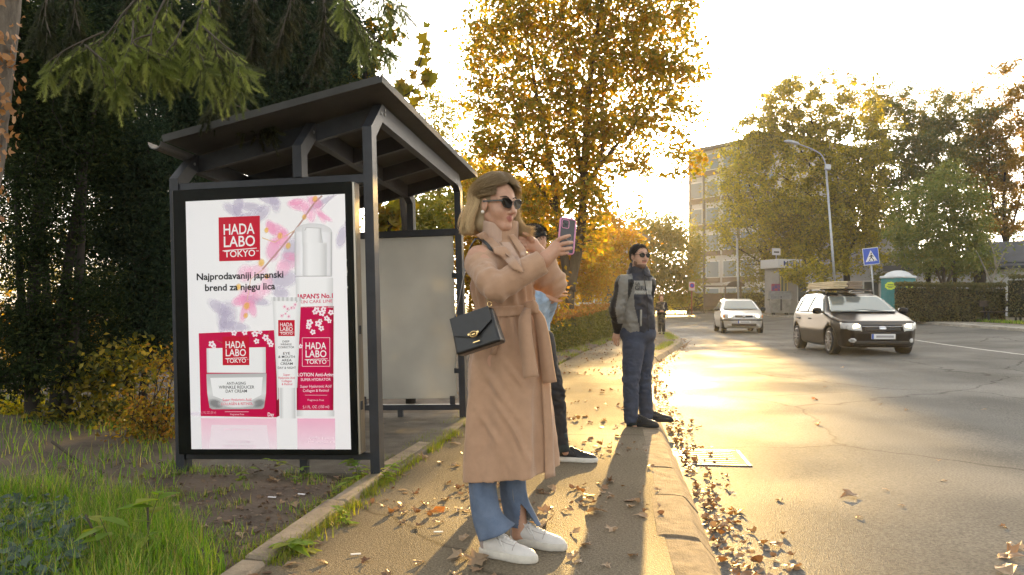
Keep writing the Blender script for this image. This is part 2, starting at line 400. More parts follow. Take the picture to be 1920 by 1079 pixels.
# road between the kerbs
n = 120
def bylen(P, n):
    P = smoothpath(P, 16); s = np.concatenate([[0], np.cumsum(np.linalg.norm(np.diff(P, axis=0), axis=1))]); t = np.linspace(0, s[-1], n)
    return np.stack([np.interp(t, s, P[:, i]) for i in range(2)], 1)
RA = bylen(KERB, n); RB = bylen(FARK, n)
V, F = strip(RA, RB, 0, 1, 10); V[:, 2] = road_z(V[:, 2], V[:, 1]); tag(mesh('road', V, orient_up(V, F), m_road), kind='structure')
# near kerb: rounded stones laid end to end
kb = MB(); prof = [(-.20, -.14), (-.20, -.002), (-.17, .003), (-.12, .003), (-.06, .001), (-.02, -.004), (-.002, -.012), (.012, -.032), (.050, -.078), (.078, -.112), (.085, -.14)]
r_ = np.random.default_rng(3)
for i in range(len(KP)-1):
    a, b = KP[i], KP[i+1]; t = nrm(b-a); nn = np.array([t[1], -t[0]]); g = .007+.007*r_.random(); near = b[1] > 2 and a[1] < 14
    dz = r_.normal(0, .004); dx = r_.normal(0, .007); ro = r_.normal(0, .006); V = []; ns = 14 if near else 1; m_ = len(prof)
    for e in range(ns+1):
        q = e/ns; p = a+t*g+(b-a-2*t*g)*q
        for u, z in prof:
            w2 = 0
            if near and z > -.1: w2 = .004*mnoise.fractal(Vector((p[0]*9+u*14, p[1]*9, z*9)), 1, 2, 3)-.004*max(0, abs(q-.5)*2-.85)*6*(1 if z > -.03 else .3)
            V.append((p[0]+nn[0]*(u+dx+w2*.5), p[1]+nn[1]*(u+dx+w2*.5), z+dz+ro*(q-.5)+w2+float(rise(p[1]))))
    F = [[j*m_+k, j*m_+k+1, (j+1)*m_+k+1, (j+1)*m_+k] for j in range(ns) for k in range(m_-1)]+[list(range(m_))[::-1], [ns*m_+k for k in range(m_)]]
    kb.add(V, [f[::-1] for f in F])
tag(kb.build('kerb', m_conc), kind='structure')
# pavement
EDGE = np.array([(-3.3, -14), (-1.85, -3), (-1.30, 1.5), (-1.08, 3.31), (-.924, 4.33), (-.80, 5.37), (-.41, 7.7), (.0, 10.2), (.7, 14), (1.5, 18), (2.4, 22), (3.3, 26), (4.2, 31), (5.6, 40), (7.6, 52), (10.5, 70), (14, 96), (19, 130)], float)
KI = offset(KP, -.165)
def match(P, Q):                        # points of P nearest to each of Q, along y
    Ps = smoothpath(P, 16); return np.stack([np.interp(Q[:, 1], Ps[:, 1], Ps[:, 0]), Q[:, 1]], 1)
EI = match(EDGE, KI)
V, F = strip(EI, KI, .0, .0, 5); V[:, 2] += rise(V[:, 1]); tag(mesh('pavement', V, orient_up(V, F), m_walk), kind='structure')
# edging stones between pavement and verge
eb = MB(); EP = resample(EDGE[:8], .95)
for i in range(len(EP)-1):
    a, b = EP[i], EP[i+1]
    if b[1] < 1 or a[1] > 9: continue
    t = nrm(b-a); c = (a+b)/2; L_ = np.linalg.norm(b-a)-.02; yaw = math.atan2(t[1], t[0])+r_.normal(0, .012)
    eb.box((c[0]-.05, c[1], -.03+r_.normal(.02, .008)), (L_, .115, .10), rotm(yaw, r_.normal(0, .012), r_.normal(0, .05)), .012)
tag(eb.build('edging', M('edging_concrete', (.25, .20, .145), .85, var=.4, vs=7, bump=.6, bs=60)), kind='structure')
# verge: bare soil rising a little to the left
nx, ny = 90, 110
X = np.linspace(0, 1, nx)**1.6; Y = np.linspace(-3, 34, ny)
Vv = []
ee = match(EDGE, np.stack([Y*0, Y], 1))
for j in range(ny):
    for i in range(nx):
        x = ee[j, 0]-.10-X[i]*22; y = Y[j]
        h = .035*mnoise.noise((x*1.3, y*1.3, 0))+.02*mnoise.noise((x*4, y*4, 3))+.02+.10*sm(ee[j, 0]-x, 1.2, 5)
        h *= sm(ee[j, 0]-x, 0.05, .5)
        if -2.4 < x < ee[j, 0] and 5.5 < y < 8.6: h = min(h, -.01)
        Vv.append((x, y, h-.012))
F = [[j*nx+i, (j+1)*nx+i, (j+1)*nx+i+1, j*nx+i+1] for j in range(ny-1) for i in range(nx-1)]
tag(mesh('verge', Vv, orient_up(Vv, F), m_soil, smooth=True), kind='structure')
def verge_z(x, y):
    e = float(np.interp(y, EP[:, 1], EP[:, 0])); h = .035*mnoise.noise((x*1.3, y*1.3, 0))+.02*mnoise.noise((x*4, y*4, 3))+.02+.10*float(sm(e-x, 1.2, 5))
    return h*float(sm(e-x, .05, .5))-.012
# far side
FI = bylen(FARK, 90); FO = offset(FI, 1.6); FZ = road_z(1, FI[:, 1])
def lay(P0, P1, z0, z1, n):
    V, F = strip(P0, P1, 0, 1, n); t = V[:, 2].copy(); m = len(P0); V[:, 2] = np.repeat(FZ, n+1)+z0*(1-t)+z1*t; return V, F
V, F = lay(FI, offset(FI, .45), .09, .13, 1); V2 = [(x, y, z-.02) for (x, y), z in zip(FI, FZ)]; nV = len(V); V = np.vstack([V, V2])
F = F+[[nV+i, nV+i+1, 2*i+2, 2*i] for i in range(89)]
def tilemat():
    m = M('far_kerb_concrete', (.30, .28, .24), .8, var=.3, vs=1.5); nt = m.node_tree; b = nt.nodes['Principled BSDF']; return m
tag(mesh('far_kerb', V, F, tilemat()), kind='structure')
jb = MB()
FKP = resample(FARK, 1.0); FKO = offset(FKP, .45)
for i in range(len(FKP)):
    if FKP[i][1] < 5 or FKP[i][1] > 60: continue
    z = float(road_z(1, FKP[i][1])); jb.bar((*FKP[i], z+.088), (*FKO[i], z+.128), .035, .014)
tag(jb.build('kerb_joint', M('joint_moss', (.05, .05, .025), .95)), kind='structure')
V, F = lay(offset(FI, .45), FO, .125, .13, 1); tag(mesh('far_pavement', V, orient_up(V, F), asphalt('far_walk', (.19, .175, .15), (.25, .23, .2), .7, False, 60., .2)), kind='structure')
V, F = lay(FO, offset(FI, 60), .12, .45, 8); tag(mesh('far_verge', V, orient_up(V, F), M('far_soil', (.07, .065, .03), .95, vs=.5, col2=(.16, .12, .07), bump=.4, bs=10)), kind='structure')
def far_z(y): return float(road_z(1, y))+.14
# centre line and old marks
lb = MB(); CP = RA*.35+RB*.65
CP = resample(CP[::4], .5); A = offset(CP, -.05); B = offset(CP, .05)
def rz(p):
    i = int(np.argmin(np.abs(RA[:, 1]-p[1]))); j = int(np.argmin(np.abs(RB[:, 1]-p[1]))); u = np.clip((p[0]-RA[i, 0])/(RB[j, 0]-RA[i, 0]), 0, 1); return float(road_z(u, p[1]))
for i in range(len(CP)-1):
    if CP[i][1] > 30 and (i//8) % 2: continue
    lb.add([(*A[i], rz(A[i])+.012), (*B[i], rz(B[i])+.012), (*B[i+1], rz(B[i+1])+.012), (*A[i+1], rz(A[i+1])+.012)], [[0, 1, 2, 3]])
tag(lb.build('road_marking', m_paint), kind='structure')
# drain cover in the gutter
dc = G(1337, 859, -.10); db = MB()
t = np.array([.13, .99]); yaw = math.atan2(t[1], t[0])
db.box((dc[0], dc[1], -.0965), (.60, .44, .008), rotm(yaw))
dr = thing('drain_cover', 'rectangular metal drain cover set in the road beside the kerb', 'drain cover', (dc[0], dc[1], -.10))
db.build('cover_plate', M('iron', (.10, .09, .075), .8, .0, var=.3, vs=20, bump=.4, bs=120), dr)
for i in range(7):
    gb = MB(); gb.box(np.array([dc[0], dc[1], -.0915])+rotm(yaw)@np.array([-.24+.08*i, 0, 0]), (.028, .34, .004), rotm(yaw)); gb.build('slot', bpy.data.materials.get('iron_slot') or M('iron_slot', (.06, .05, .04), .6, .3), dr)
fb = MB()
for s_ in (-1, 1):
    fb.box(np.array([dc[0], dc[1], -.097])+rotm(yaw)@np.array([0, s_*.235, 0]), (.66, .035, .014), rotm(yaw), .004)
    fb.box(np.array([dc[0], dc[1], -.0972])+rotm(yaw)@np.array([s_*.31, 0, 0]), (.035, .434, .014), rotm(yaw), .004)
fb.build('cover_frame', M('iron_frame', (.05, .04, .03), .5, .6, var=.3, vs=20), dr)
# ================================================================ BUS SHELTER with its lit poster case
SO = np.array([-2.2408, 5.3358, 0.0]); SR = rotm(-.1509)@np.array(Matrix.Rotation(-.0255, 3, 'Y'))
SW, SL = 1.4115, 2.7486
def sp(x, y, z): return SO+SR@np.array([x, y, z], float)
def SM(V): return SO+np.asarray(V)@SR.T
m_steel = M('shelter_steel', (.036, .039, .047), .45, .0, var=.18, vs=7, bump=.08, bs=120, spec=.3)
m_steel2 = M('shelter_roof_steel', (.065, .065, .062), .6, var=.25, vs=3, bump=.06, bs=60, spec=.2)
sh = thing('bus_shelter', 'dark grey steel bus shelter with sloping roof and lit poster case', 'bus shelter', sp(SW/2, SL/2, 0))
def sbox(mb, x0, x1, y0, y1, z0, z1, bev=.004):
    mb.box(sp((x0+x1)/2, (y0+y1)/2, (z0+z1)/2), (x1-x0, y1-y0, z1-z0), SR, bev)
slope = (2.2314-1.9639)/(SW-.06)
PT = .062; PD = .095
KY, KZ = .24, .20                       # knee
BY, TL = .14, .037                      # knee at the back, fall of the roof along the shelter
def top(h, y): return h+KZ-TL*(y-KY)
frames = [(0.0, 1.9639, True), (.8721, 2.135, False), (SW-PT, 2.2314, True)]
def plate(mb, x0, x1, poly):            # closed polygon in (y,z), extruded along x
    n = len(poly); V = [sp(x0, y, z) for y, z in poly]+[sp(x1, y, z) for y, z in poly]
    F = [list(range(n)), [i+n for i in range(n)][::-1]]+[[i+n, (i+1) % n+n, (i+1) % n, i] for i in range(n)]
    mb.add(V, F)
for xf, h, full in frames:
    zb = 0.0 if full else 1.9305
    po = MB()
    plate(po, xf, xf+PT, [(0, zb), (0, h), (KY, h+KZ), (KY+.001, h+KZ-.12), (PD, h-.045), (PD, zb)])
    po.build('post', m_steel, sh)
    po = MB(); zb2 = -.05 if full else 1.83
    plate(po, xf, xf+PT, [(SL, zb2), (SL-PD, zb2), (SL-PD, h-.05), (SL-BY-.05, top(h, SL-BY)-.115), (SL-BY-.05, top(h, SL-BY-.05)), (SL-BY, top(h, SL-BY)), (SL, h)])
    po.build('post', m_steel, sh)
    rb = MB(); plate(rb, xf+.001, xf+PT-.001, [(KY+.001, h+KZ-.12), (KY+.001, h+KZ), (SL-BY-.051, top(h, SL-BY-.05)), (SL-BY-.051, top(h, SL-BY-.05)-.115)])
    rb.build('roof_beam', m_steel, sh)
# purlins across the frames
for yy in (KY+.02, .98, 1.72, SL-BY-.12):
    for (xa, ha, _), (xb, hb, _) in zip(frames[:-1], frames[1:]):
        pb = MB(); x0, x1 = xa+PT, xb; z0, z1 = top(ha, yy)-.004, top(hb, yy)-.004; V = []
        for y in (yy, yy+.05):
            V += [sp(x0, y, z0-.115), sp(x1, y, z1-.115), sp(x1, y, z1), sp(x0, y, z0)]
        pb.add(V, [[0, 1, 2, 3], [7, 6, 5, 4], [0, 4, 5, 1], [3, 2, 6, 7], [0, 3, 7, 4], [1, 5, 6, 2]])
        pb.build('purlin', m_steel, sh)
def roof_z(x, y): return 2.4785+.196*(x-1.5115)-TL*(y+.1)+.004
rf = MB(); x0, x1, y0, y1 = .03, SW+.10, -.10, SL+.22
V = []
for z in (0, .028):
    V += [sp(x0, y0, roof_z(x0, y0)+z), sp(x1, y0, roof_z(x1, y0)+z), sp(x1, y1, roof_z(x1, y1)+z), sp(x0, y1, roof_z(x0, y1)+z)]
rf.add(V, [[0, 3, 2, 1], [4, 5, 6, 7], [0, 1, 5, 4], [1, 2, 6, 5], [2, 3, 7, 6], [3, 0, 4, 7]])
roof = rf.build('roof', m_steel2, sh)
fs = MB()                               # front and side drip edges
fs.bar(sp(x0, y0-.009, roof_z(x0, y0)+.014), sp(x1, y0-.009, roof_z(x1, y0)+.014), .014, .046)
fs.bar(sp(x1+.009, y0-.016, roof_z(x1, y0)+.014), sp(x1+.009, y1, roof_z(x1, y1)+.014), .014, .046)
fs.build('drip_edge', m_steel2, roof)
gt = MB()
def gut(y):
    return [sp(x0-.03+.045*math.cos(a), y, roof_z(x0, y)-.02+.045*math.sin(a)) for a in np.linspace(math.pi, 2*math.pi, 9)]
V = gut(y0-.06)+gut(y1); V2 = [v+SR@np.array([0, 0, .006]) for v in V]
gt.add(V, [[i, i+1, i+10, i+9] for i in range(8)]); gt.add(V2, [[i+9, i+10, i+1, i] for i in range(8)]); gt.add(V[:9]+V2[:9], [[i, i+9, i+10, i+1] for i in range(8)])
gt.build('gutter', M('gutter_metal', (.12, .12, .12), .5, .3), roof)
# rails
for (z0_, z1_) in ((1.872, 1.930), (.088, .135)):
    rb = MB(); sbox(rb, PT, SW-PT, .012, .075, z0_, z1_); rb.build('rail', m_steel, sh)
for (z0_, z1_) in ((1.765, 1.83), (.065, .118)):
    rb = MB(); sbox(rb, PT, SW-PT, SL-.08, SL-.02, z0_, z1_); rb.build('rail', m_steel, sh)
for x in (.86, ):
    lg = MB(); sbox(lg, x, x+.05, .02, .07, -.03, .088); lg.build('leg', m_steel, sh)
lg = MB(); sbox(lg, .72, .77, SL-.075, SL-.025, -.05, .065); lg.build('leg', m_steel, sh)
# frosted end panel
mf = bpy.data.materials.new('frosted_panel'); mf.use_nodes = True; ntf = mf.node_tree; bf = ntf.nodes['Principled BSDF']
tc = ntf.nodes.new('ShaderNodeTexCoord'); nz = ntf.nodes.new('ShaderNodeTexNoise'); nz.inputs['Scale'].default_value = 1.6; nz.inputs['Detail'].default_value = 6
ntf.links.new(tc.outputs['Object'], nz.inputs[0]); rr = ramp(ntf, [(.3, (.46, .45, .42)), (.7, (.66, .64, .59))]); ntf.links.new(nz.outputs[0], rr.inputs[0])
ntf.links.new(rr.outputs[0], bf.inputs['Base Color']); bf.inputs['Roughness'].default_value = .28
tl = ntf.nodes.new('ShaderNodeBsdfTranslucent'); ntf.links.new(rr.outputs[0], tl.inputs[0]); mx = ntf.nodes.new('ShaderNodeMixShader'); mx.inputs[0].default_value = .45
ntf.links.new(bf.outputs[0], mx.inputs[1]); ntf.links.new(tl.outputs[0], mx.inputs[2]); ntf.links.new(mx.outputs[0], ntf.nodes['Material Output'].inputs[0])
pn = MB(); sbox(pn, PT+.012, SW-PT-.03, SL-.056, SL-.044, .175, 1.762, .002); pn.build('frosted_panel', mf, sh)
for (xa, xb, za, zb_) in ((.35, .40, .118, .20), (SW-PT-.10, SW-PT-.05, .118, .20), (SW-PT-.05, SW-PT, .42, .47), (SW-PT-.05, SW-PT, 1.35, 1.40)):
    cl = MB(); sbox(cl, xa, xb, SL-.066, SL-.034, za, zb_, .003); cl.build('panel_clip', m_steel, sh)
# poster case
case = MB(); sbox(case, .078, SW-.108, -.098, .010, .140, 1.868, .006)
cs = case.build('poster_case', M('case_black', (.008, .009, .008), .3, .0, var=.5, vs=3, bump=.05, bs=200, spec=.08), sh)
se = MB(); sbox(se, SW-.1075, SW-.094, -.092, .008, .143, 1.865, .003); se.build('case_edge', M('case_aluminium', (.50, .46, .40), .33, .8, var=.25, vs=3, stretch=(20, 20, .6)), sh)
for z in (.42, .90): lk = MB(); sbox(lk, SW-.0955, SW-.09, -.06, -.03, z, z+.055, .001); lk.build('case_lock', m_steel, sh)
rs3 = np.random.default_rng(4); b = MB()
for (u, z, w_, h_) in ((1.252, 1.37, .020, .05), (1.258, 1.30, .014, .07), (1.250, 1.245, .018, .035), (1.262, 1.20, .008, .02)):
    n = 11; P = [(u+w_*.5*math.cos(a)*rs3.uniform(.5, 1.1), z+h_*.5*math.sin(a)*rs3.uniform(.6, 1.1)) for a in np.linspace(0, 2*np.pi, n, endpoint=False)]; b.add([sp(x, -.0986, q) for x, q in P], [list(range(n))])
b.build('sticker_residue', M('paper_residue', (.42, .41, .38), .8, var=.4, vs=60), cs)
for xf, h, full in frames:              # bolts at the knees
    for (y, z) in ((KY-.03, h+KZ-.07), (KY+.05, h+KZ-.06), (KY+.05, h+KZ-.03)):
        b = MB(); b.lathe([(.010, 0), (.010, .006), (.005, .008)], sp(xf+PT, y, z), 8, SR@np.array(Matrix.Rotation(R_(90), 3, 'Y'))); b.build('bolt', M('bolt_zinc', (.30, .30, .30), .4, .7) if 'bolt_zinc' not in bpy.data.materials else bpy.data.materials['bolt_zinc'], sh)
# ---------------------------------------------------------------- the printed poster (flat art, one mesh, colours per vertex)
QP = np.array([(352, 380), (645, 362), (659, 843), (354, 843)], float)
PX0, PX1, PZ0, PZ1 = .1267, 1.2299, .1615, 1.8022
PYP = -.0995
# move the fitted rectangle (found at y=-.02) to the plane of the case, seen from the eye
def toplane(x, z, y0=-.02, y1=PYP):
    p = sp(x, y0, z); e = np.array([0, 0, HC]); l0 = SR.T@(e-SO); l1 = SR.T@(p-SO); t = (y1-l0[1])/(l1[1]-l0[1]); q = l0+t*(l1-l0); return q[0], q[2]
c_ = [toplane(PX0, PZ1), toplane(PX1, PZ1), toplane(PX1, PZ0), toplane(PX0, PZ0)]
PX0 = (c_[0][0]+c_[3][0])/2; PX1 = (c_[1][0]+c_[2][0])/2; PZ1 = (c_[0][1]+c_[1][1])/2; PZ0 = (c_[2][1]+c_[3][1])/2
def homog(src, dst):
    A = []
    for (x, y), (u, v) in zip(src, dst): A += [[x, y, 1, 0, 0, 0, -u*x, -u*y, -u], [0, 0, 0, x, y, 1, -v*x, -v*y, -v]]
    return np.linalg.svd(np.array(A))[2][-1].reshape(3, 3)
HP = homog(QP, [(PX0, PZ1), (PX1, PZ1), (PX1, PZ0), (PX0, PZ0)])
class Art:
    def __init__(s): s.V = []; s.F = []; s.C = []; s.n = 0
    def add(s, pts, faces, cols, layer):
        p = np.asarray(pts, float); q = np.c_[p, np.ones(len(p))]@HP.T; q = q[:, :2]/q[:, 2:]
        q[:, 0] = np.clip(q[:, 0], PX0, PX1); q[:, 1] = np.clip(q[:, 1], PZ0, PZ1)
        s.V.append(np.stack([q[:, 0], np.full(len(q), PYP-.0003*layer), q[:, 1]], 1))
        c = np.asarray(cols, float)
        if c.ndim == 1: c = np.tile(c, (len(p), 1))
        if c.shape[1] == 3: c = np.c_[c, np.ones(len(c))]
        s.C.append(c)
        for f in faces: s.F.append([i+s.n for i in f])
        s.n += len(p)
    def quad(s, p, c, layer): s.add(p, [[0, 1, 2, 3]], c, layer)
    def rect(s, x0, y0, x1, y1, c, layer, sl0=0.0, sl1=0.0):     # slopes of the top and bottom edge
        s.quad([(x0, y0), (x1, y0+sl0*(x1-x0)), (x1, y1+sl1*(x1-x0)), (x0, y1)], c, layer)
    def soft(s, x, y, rx, ry, rot, col, a, layer, n=14):
        t = np.linspace(0, 2*np.pi, n, endpoint=False); P = [(x, y)]; cc = [(*col, a)]
        for k, (rr_, al) in enumerate(((.55, a*.85), (1.0, 0))):
            for q in t:
                u, v = rx*rr_*math.cos(q), ry*rr_*math.sin(q)
                P.append((x+u*math.cos(rot)-v*math.sin(rot), y+u*math.sin(rot)+v*math.cos(rot))); cc.append((*col, al))
        F = [[0, 1+i, 1+(i+1) % n] for i in range(n)]+[[1+i, 1+n+i, 1+n+(i+1) % n, 1+(i+1) % n] for i in range(n)]
        s.add(P, F, cc, layer)
    def line(s, P, w_, c, layer):
        for a, b in zip(P[:-1], P[1:]):
            a = np.array(a, float); b = np.array(b, float); t = nrm(b-a); n_ = np.array([-t[1], t[0]])*w_/2
            s.quad([a+n_, b+n_, b-n_, a-n_], c, layer)
    def text(s, txt, xl, yl, xr, yr, h, c, layer, bold=0.0):    # baseline from (xl,yl) to (xr,yr), capital height h
        V, F = glyphs(txt, bold)
        x = (V[:, 0]-V[:, 0].min())/(V[:, 0].max()-V[:, 0].min()); y = V[:, 1]/CAPH
        px = xl+(xr-xl)*x; py = yl+(yr-yl)*x-y*h
        s.add(np.stack([px, py], 1), F, c, layer)
    def blossom(s, x, y, r, layer, rot=0., col=(.97, .80, .86)):
        for k in range(5):
            a = rot+k*2*math.pi/5; cx_, cy_ = x+.55*r*math.cos(a), y+.55*r*math.sin(a); n = 8; P = [(cx_, cy_)]
            for q in np.linspace(0, 2*math.pi, n, endpoint=False):
                u, v = .58*r*math.cos(q), .42*r*math.sin(q); P.append((cx_+u*math.cos(a)-v*math.sin(a), cy_+u*math.sin(a)+v*math.cos(a)))
            s.add(P, [[0, 1+i, 1+(i+1) % n] for i in range(n)], np.array([col]+[(1, .95, .97)]*n), layer+.1*k)
        s.soft(x, y, r*.38, r*.38, 0, (.75, .05, .25), .9, layer+.6, 8)
_gl = {}
def glyphs(txt, bold=0.0):
    if (txt, bold) in _gl: return _gl[(txt, bold)]
    cu = bpy.data.curves.new('t', 'FONT'); cu.body = txt; cu.resolution_u = 3; cu.offset = bold; cu.fill_mode = 'FRONT'
    o = bpy.data.objects.new('t', cu); COL.objects.link(o); dg = bpy.context.evaluated_depsgraph_get(); dg.update()
    me = o.evaluated_get(dg).to_mesh(); V = np.array([v.co[:] for v in me.vertices])[:, :2]; F = [list(p.vertices) for p in me.polygons]
    o.evaluated_get(dg).to_mesh_clear(); bpy.data.objects.remove(o); bpy.data.curves.remove(cu)
    _gl[(txt, bold)] = (V, F); return V, F
CAPH = 1.0; _v, _f = glyphs('H'); CAPH = _v[:, 1].max()
ar = Art()
RED = (.60, .008, .035); RED2 = (.62, .005, .075); WHT = (.93, .93, .95); INK = (.015, .015, .02); LAV = (.86, .83, .90)
def logo(x0, y0, x1, y1, layer, sl=0., fill=RED, frame=False):
    wd = x1-x0; hh = y1-y0
    if fill: ar.rect(x0, y0, x1, y1, fill, layer, sl, sl*.7)
    if frame:
        P = [(x0, y0), (x1, y0+sl*wd), (x1, y1+sl*.7*wd), (x0, y1), (x0, y0)]; ar.line(P, .9, (1, .75, .82), layer+1)
    f = lambda u, v: (x0+u*wd, y0+v*hh+sl*u*wd)
    for t, a, b, yb, ch in (('HADA', .12, .87, .40, .235), ('LABO', .12, .88, .68, .235), ('TOKYO', .13, .88, .915, .145)):
        p = f(a, yb); q = f(b, yb); ar.text(t, p[0], p[1], q[0], q[1], ch*hh, (.98, .95, .95), layer+2, .012)
    p = f(.09, .765); q = f(.92, .735); ar.line([p, q], max(.8, .018*hh), (.98, .95, .95), layer+2)
    p = f(.90, .82); q = f(.97, .82); ar.text('TM', p[0], p[1], q[0], q[1], .035*hh, (.98, .95, .95), layer+2)
# background: lavender white, pink floor
nxg = 8
for i in range(nxg):
    for j in range(10):
        def pt(u, v):
            a = QP[0]*(1-u)+QP[1]*u; b = QP[3]*(1-u)+QP[2]*u; return a*(1-v)+b*v
        def bc(u, v):
            k = abs(u-.5)*2; c = np.array([.985, .975, .985])*(1-.10*k)+np.array([.80, .77, .88])*.10*k
            if v > .86: c = c*.93+np.array([.95, .84, .88])*.07
            return c
        u0, u1, v0, v1 = i/nxg, (i+1)/nxg, j/10, (j+1)/10
        ar.quad([pt(u0, v0), pt(u1, v0), pt(u1, v1), pt(u0, v1)], [bc(u0, v0), bc(u1, v0), bc(u1, v1), bc(u0, v1)], 0)
gs = (.60, .55, .66)
for x, y, a, b, r in ((440, 395, 26, 12, .5), (455, 410, 34, 9, -.5), (470, 388, 30, 10, .1), (448, 385, 12, 26, .2), (515, 378, 12, 24, -.25), (505, 375, 26, 9, .3), (640, 440, 12, 26, .3), (655, 425, 10, 20, -.3),
                      (545, 470, 20, 34, .3), (530, 520, 34, 20, -.2), (425, 590, 22, 34, .1), (412, 575, 30, 14, .6), (437, 608, 34, 12, .1), (525, 545, 20, 14, .3), (470, 470, 16, 22, .4), (600, 380, 40, 6, -.55), (480, 560, 30, 10, .2), (490, 400, 14, 26, .8), (418, 600, 9, 30, .2)):
    ar.soft(x, y, a, b, r, gs, .75, 1)
pk = [(.93, .42, .62), (.95, .58, .72), (.90, .36, .58)]
for x, y, a, b, r in ((560, 385, 26, 11, .2), (575, 392, 11, 24, -.3), (590, 378, 20, 13, .6), (600, 400, 8, 22, -.5), (607, 404, 20, 6, .5), (555, 378, 18, 8, -.2), (585, 400, 9, 20, .1),
                      (520, 430, 26, 14, .5), (530, 445, 14, 22, .2), (508, 425, 10, 18, -.4), (512, 465, 16, 26, .2), (540, 490, 24, 16, -.2), (530, 500, 16, 20, .5), (545, 478, 20, 10, .2), (525, 448, 22, 10, -.3),
                      (480, 505, 26, 14, -.2), (460, 510, 18, 20, .3), (500, 530, 14, 24, .1), (465, 555, 22, 26, .2), (450, 560, 20, 12, -.4), (485, 545, 16, 20, .4), (458, 580, 9, 26, .3), (472, 575, 10, 20, -.3)):
    ar.soft(x, y, a, b, r, pk[int(x+y) % 3], .62, 2+(x % 5)*.12)
for x, y, r in ((525, 440, 6), (540, 458, 6), (500, 430, 5), (490, 490, 7), (462, 570, 7), (460, 588, 5), (447, 535, 6), (500, 515, 5), (590, 372, 6), (570, 405, 5)): ar.soft(x, y, r, r*1.3, .3, (.90, .55, .10), .8, 3)
ar.line([(603, 366), (588, 380), (566, 412), (545, 440), (520, 470), (492, 502)], 3.0, (.50, .30, .26, .75), 3)
ar.line([(625, 363), (600, 392)], 2.0, (.62, .58, .66, .6), 3); ar.line([(552, 430), (515, 452), (492, 444)], 1.8, (.80, .55, .30, .7), 3)
ar.line([(495, 500), (470, 520), (463, 560)], 1.8, (.80, .55, .40, .6), 3)
logo(412, 408, 488, 488, 5, -.055)
ar.text('Najprodavaniji japanski', 370, 523, 531, 516.5, 11.8, INK, 5, .022)
ar.text('brend za njegu lica', 385, 543, 515.5, 538.5, 11.8, INK, 5, .022)
# --- pump bottle
def vgrad(x0, y0, x1, y1, stops, layer, a=1.0, sl0=0., sl1=0.):
    for (p, c), (q, d) in zip(stops[:-1], stops[1:]):
        xa, xb = x0+(x1-x0)*p, x0+(x1-x0)*q; w_ = x1-x0
        ar.quad([(xa, y0+sl0*(xa-x0)), (xb, y0+sl0*(xb-x0)), (xb, y1+sl1*(xb-x0)), (xa, y1+sl1*(xa-x0))], [(*c, a), (*d, a), (*d, a), (*c, a)], layer)
g_ = lambda v: (v, v, v*1.01)
# clear cap
vgrad(552, 432, 622, 512, [(0, g_(.50)), (.06, g_(.86)), (.2, g_(.95)), (.75, g_(.92)), (.93, g_(.80)), (1, g_(.42))], 6, .8)
n = 14; th = np.linspace(math.pi, 2*math.pi, n)
ar.add([(587, 432)]+[(587+35*math.cos(a), 432+16*math.sin(a)) for a in th], [[0, i+1, i+2] for i in range(n-1)], [(*g_(.93), .8)]+[(*g_(.70), .85)]*n, 6)
vgrad(566, 425, 602, 455, [(0, g_(.72)), (.3, g_(.97)), (.8, g_(.9)), (1, g_(.62))], 7)
vgrad(567, 452, 612, 513, [(0, g_(.70)), (.25, g_(.98)), (.7, g_(.90)), (1, g_(.62))], 7.5)
ar.line([(571, 430), (574, 424), (600, 425), (604, 452)], 1.5, g_(.55), 8)
ar.line([(553, 514), (622, 513)], 1.2, g_(.40), 8)
vgrad(554, 516, 624, 572, [(0, g_(.74)), (.12, g_(.97)), (.8, g_(.95)), (1, g_(.70))], 7)
ar.text("JAPAN'S No.1", 556, 556, 623.5, 553.5, 8.2, RED2, 9, .03)
ar.text('SKIN CARE LINE', 557, 565, 623, 562, 5.6, (.70, .08, .16), 9, .008)
dk = (.36, .004, .04); md = (.62, .006, .085)
vgrad(555, 571, 625, 769, [(0, dk), (.10, md), (.85, md), (1, dk)], 7, 1., -.03, 0.)
vgrad(555, 767, 627, 779, [(0, g_(.66)), (.2, g_(.95)), (.8, g_(.93)), (1, g_(.66))], 7.4)
for x, y, r in ((593, 577, 6), (603, 582, 6), (612, 592, 5), (590, 580, 5), (606, 575, 5), (620, 581, 5), (580, 600, 6), (578, 608, 5), (596, 602, 6), (602, 611, 5), (586, 618, 5), (617, 597, 4), (600, 597, 4), (563, 645, 4)): ar.blossom(x, y, r, 9, x*.7)
ar.line([(586, 596), (600, 594), (608, 597)], .9, (.25, .12, .05), 9); ar.line([(605, 580), (618, 586)], .9, (.25, .12, .05), 9)
logo(566, 629, 618, 683, 9, -.012, None, True)
P_ = (.98, .78, .86)
ar.text('LOTION Anti-Aging', 557, 702, 626, 701.5, 6.4, (.98, .88, .92), 9, .02)
ar.text('SUPER HYDRATOR', 563, 711, 620, 710, 5.0, P_, 9, .015)
ar.text('Super Hyaluronic Acid', 562, 724, 621, 723, 5.2, P_, 9, .006); ar.text('Collagen & Retinol', 567, 732, 616, 731, 5.0, P_, 9, .006)
ar.line([(571, 738), (613, 738)], .6, P_, 9); ar.text('Fragrance Free', 576, 749, 607, 749, 3.4, P_, 9); ar.text('5.1 FL. OZ. (150 ml)', 567, 763.5, 617, 762.5, 5.2, P_, 9)
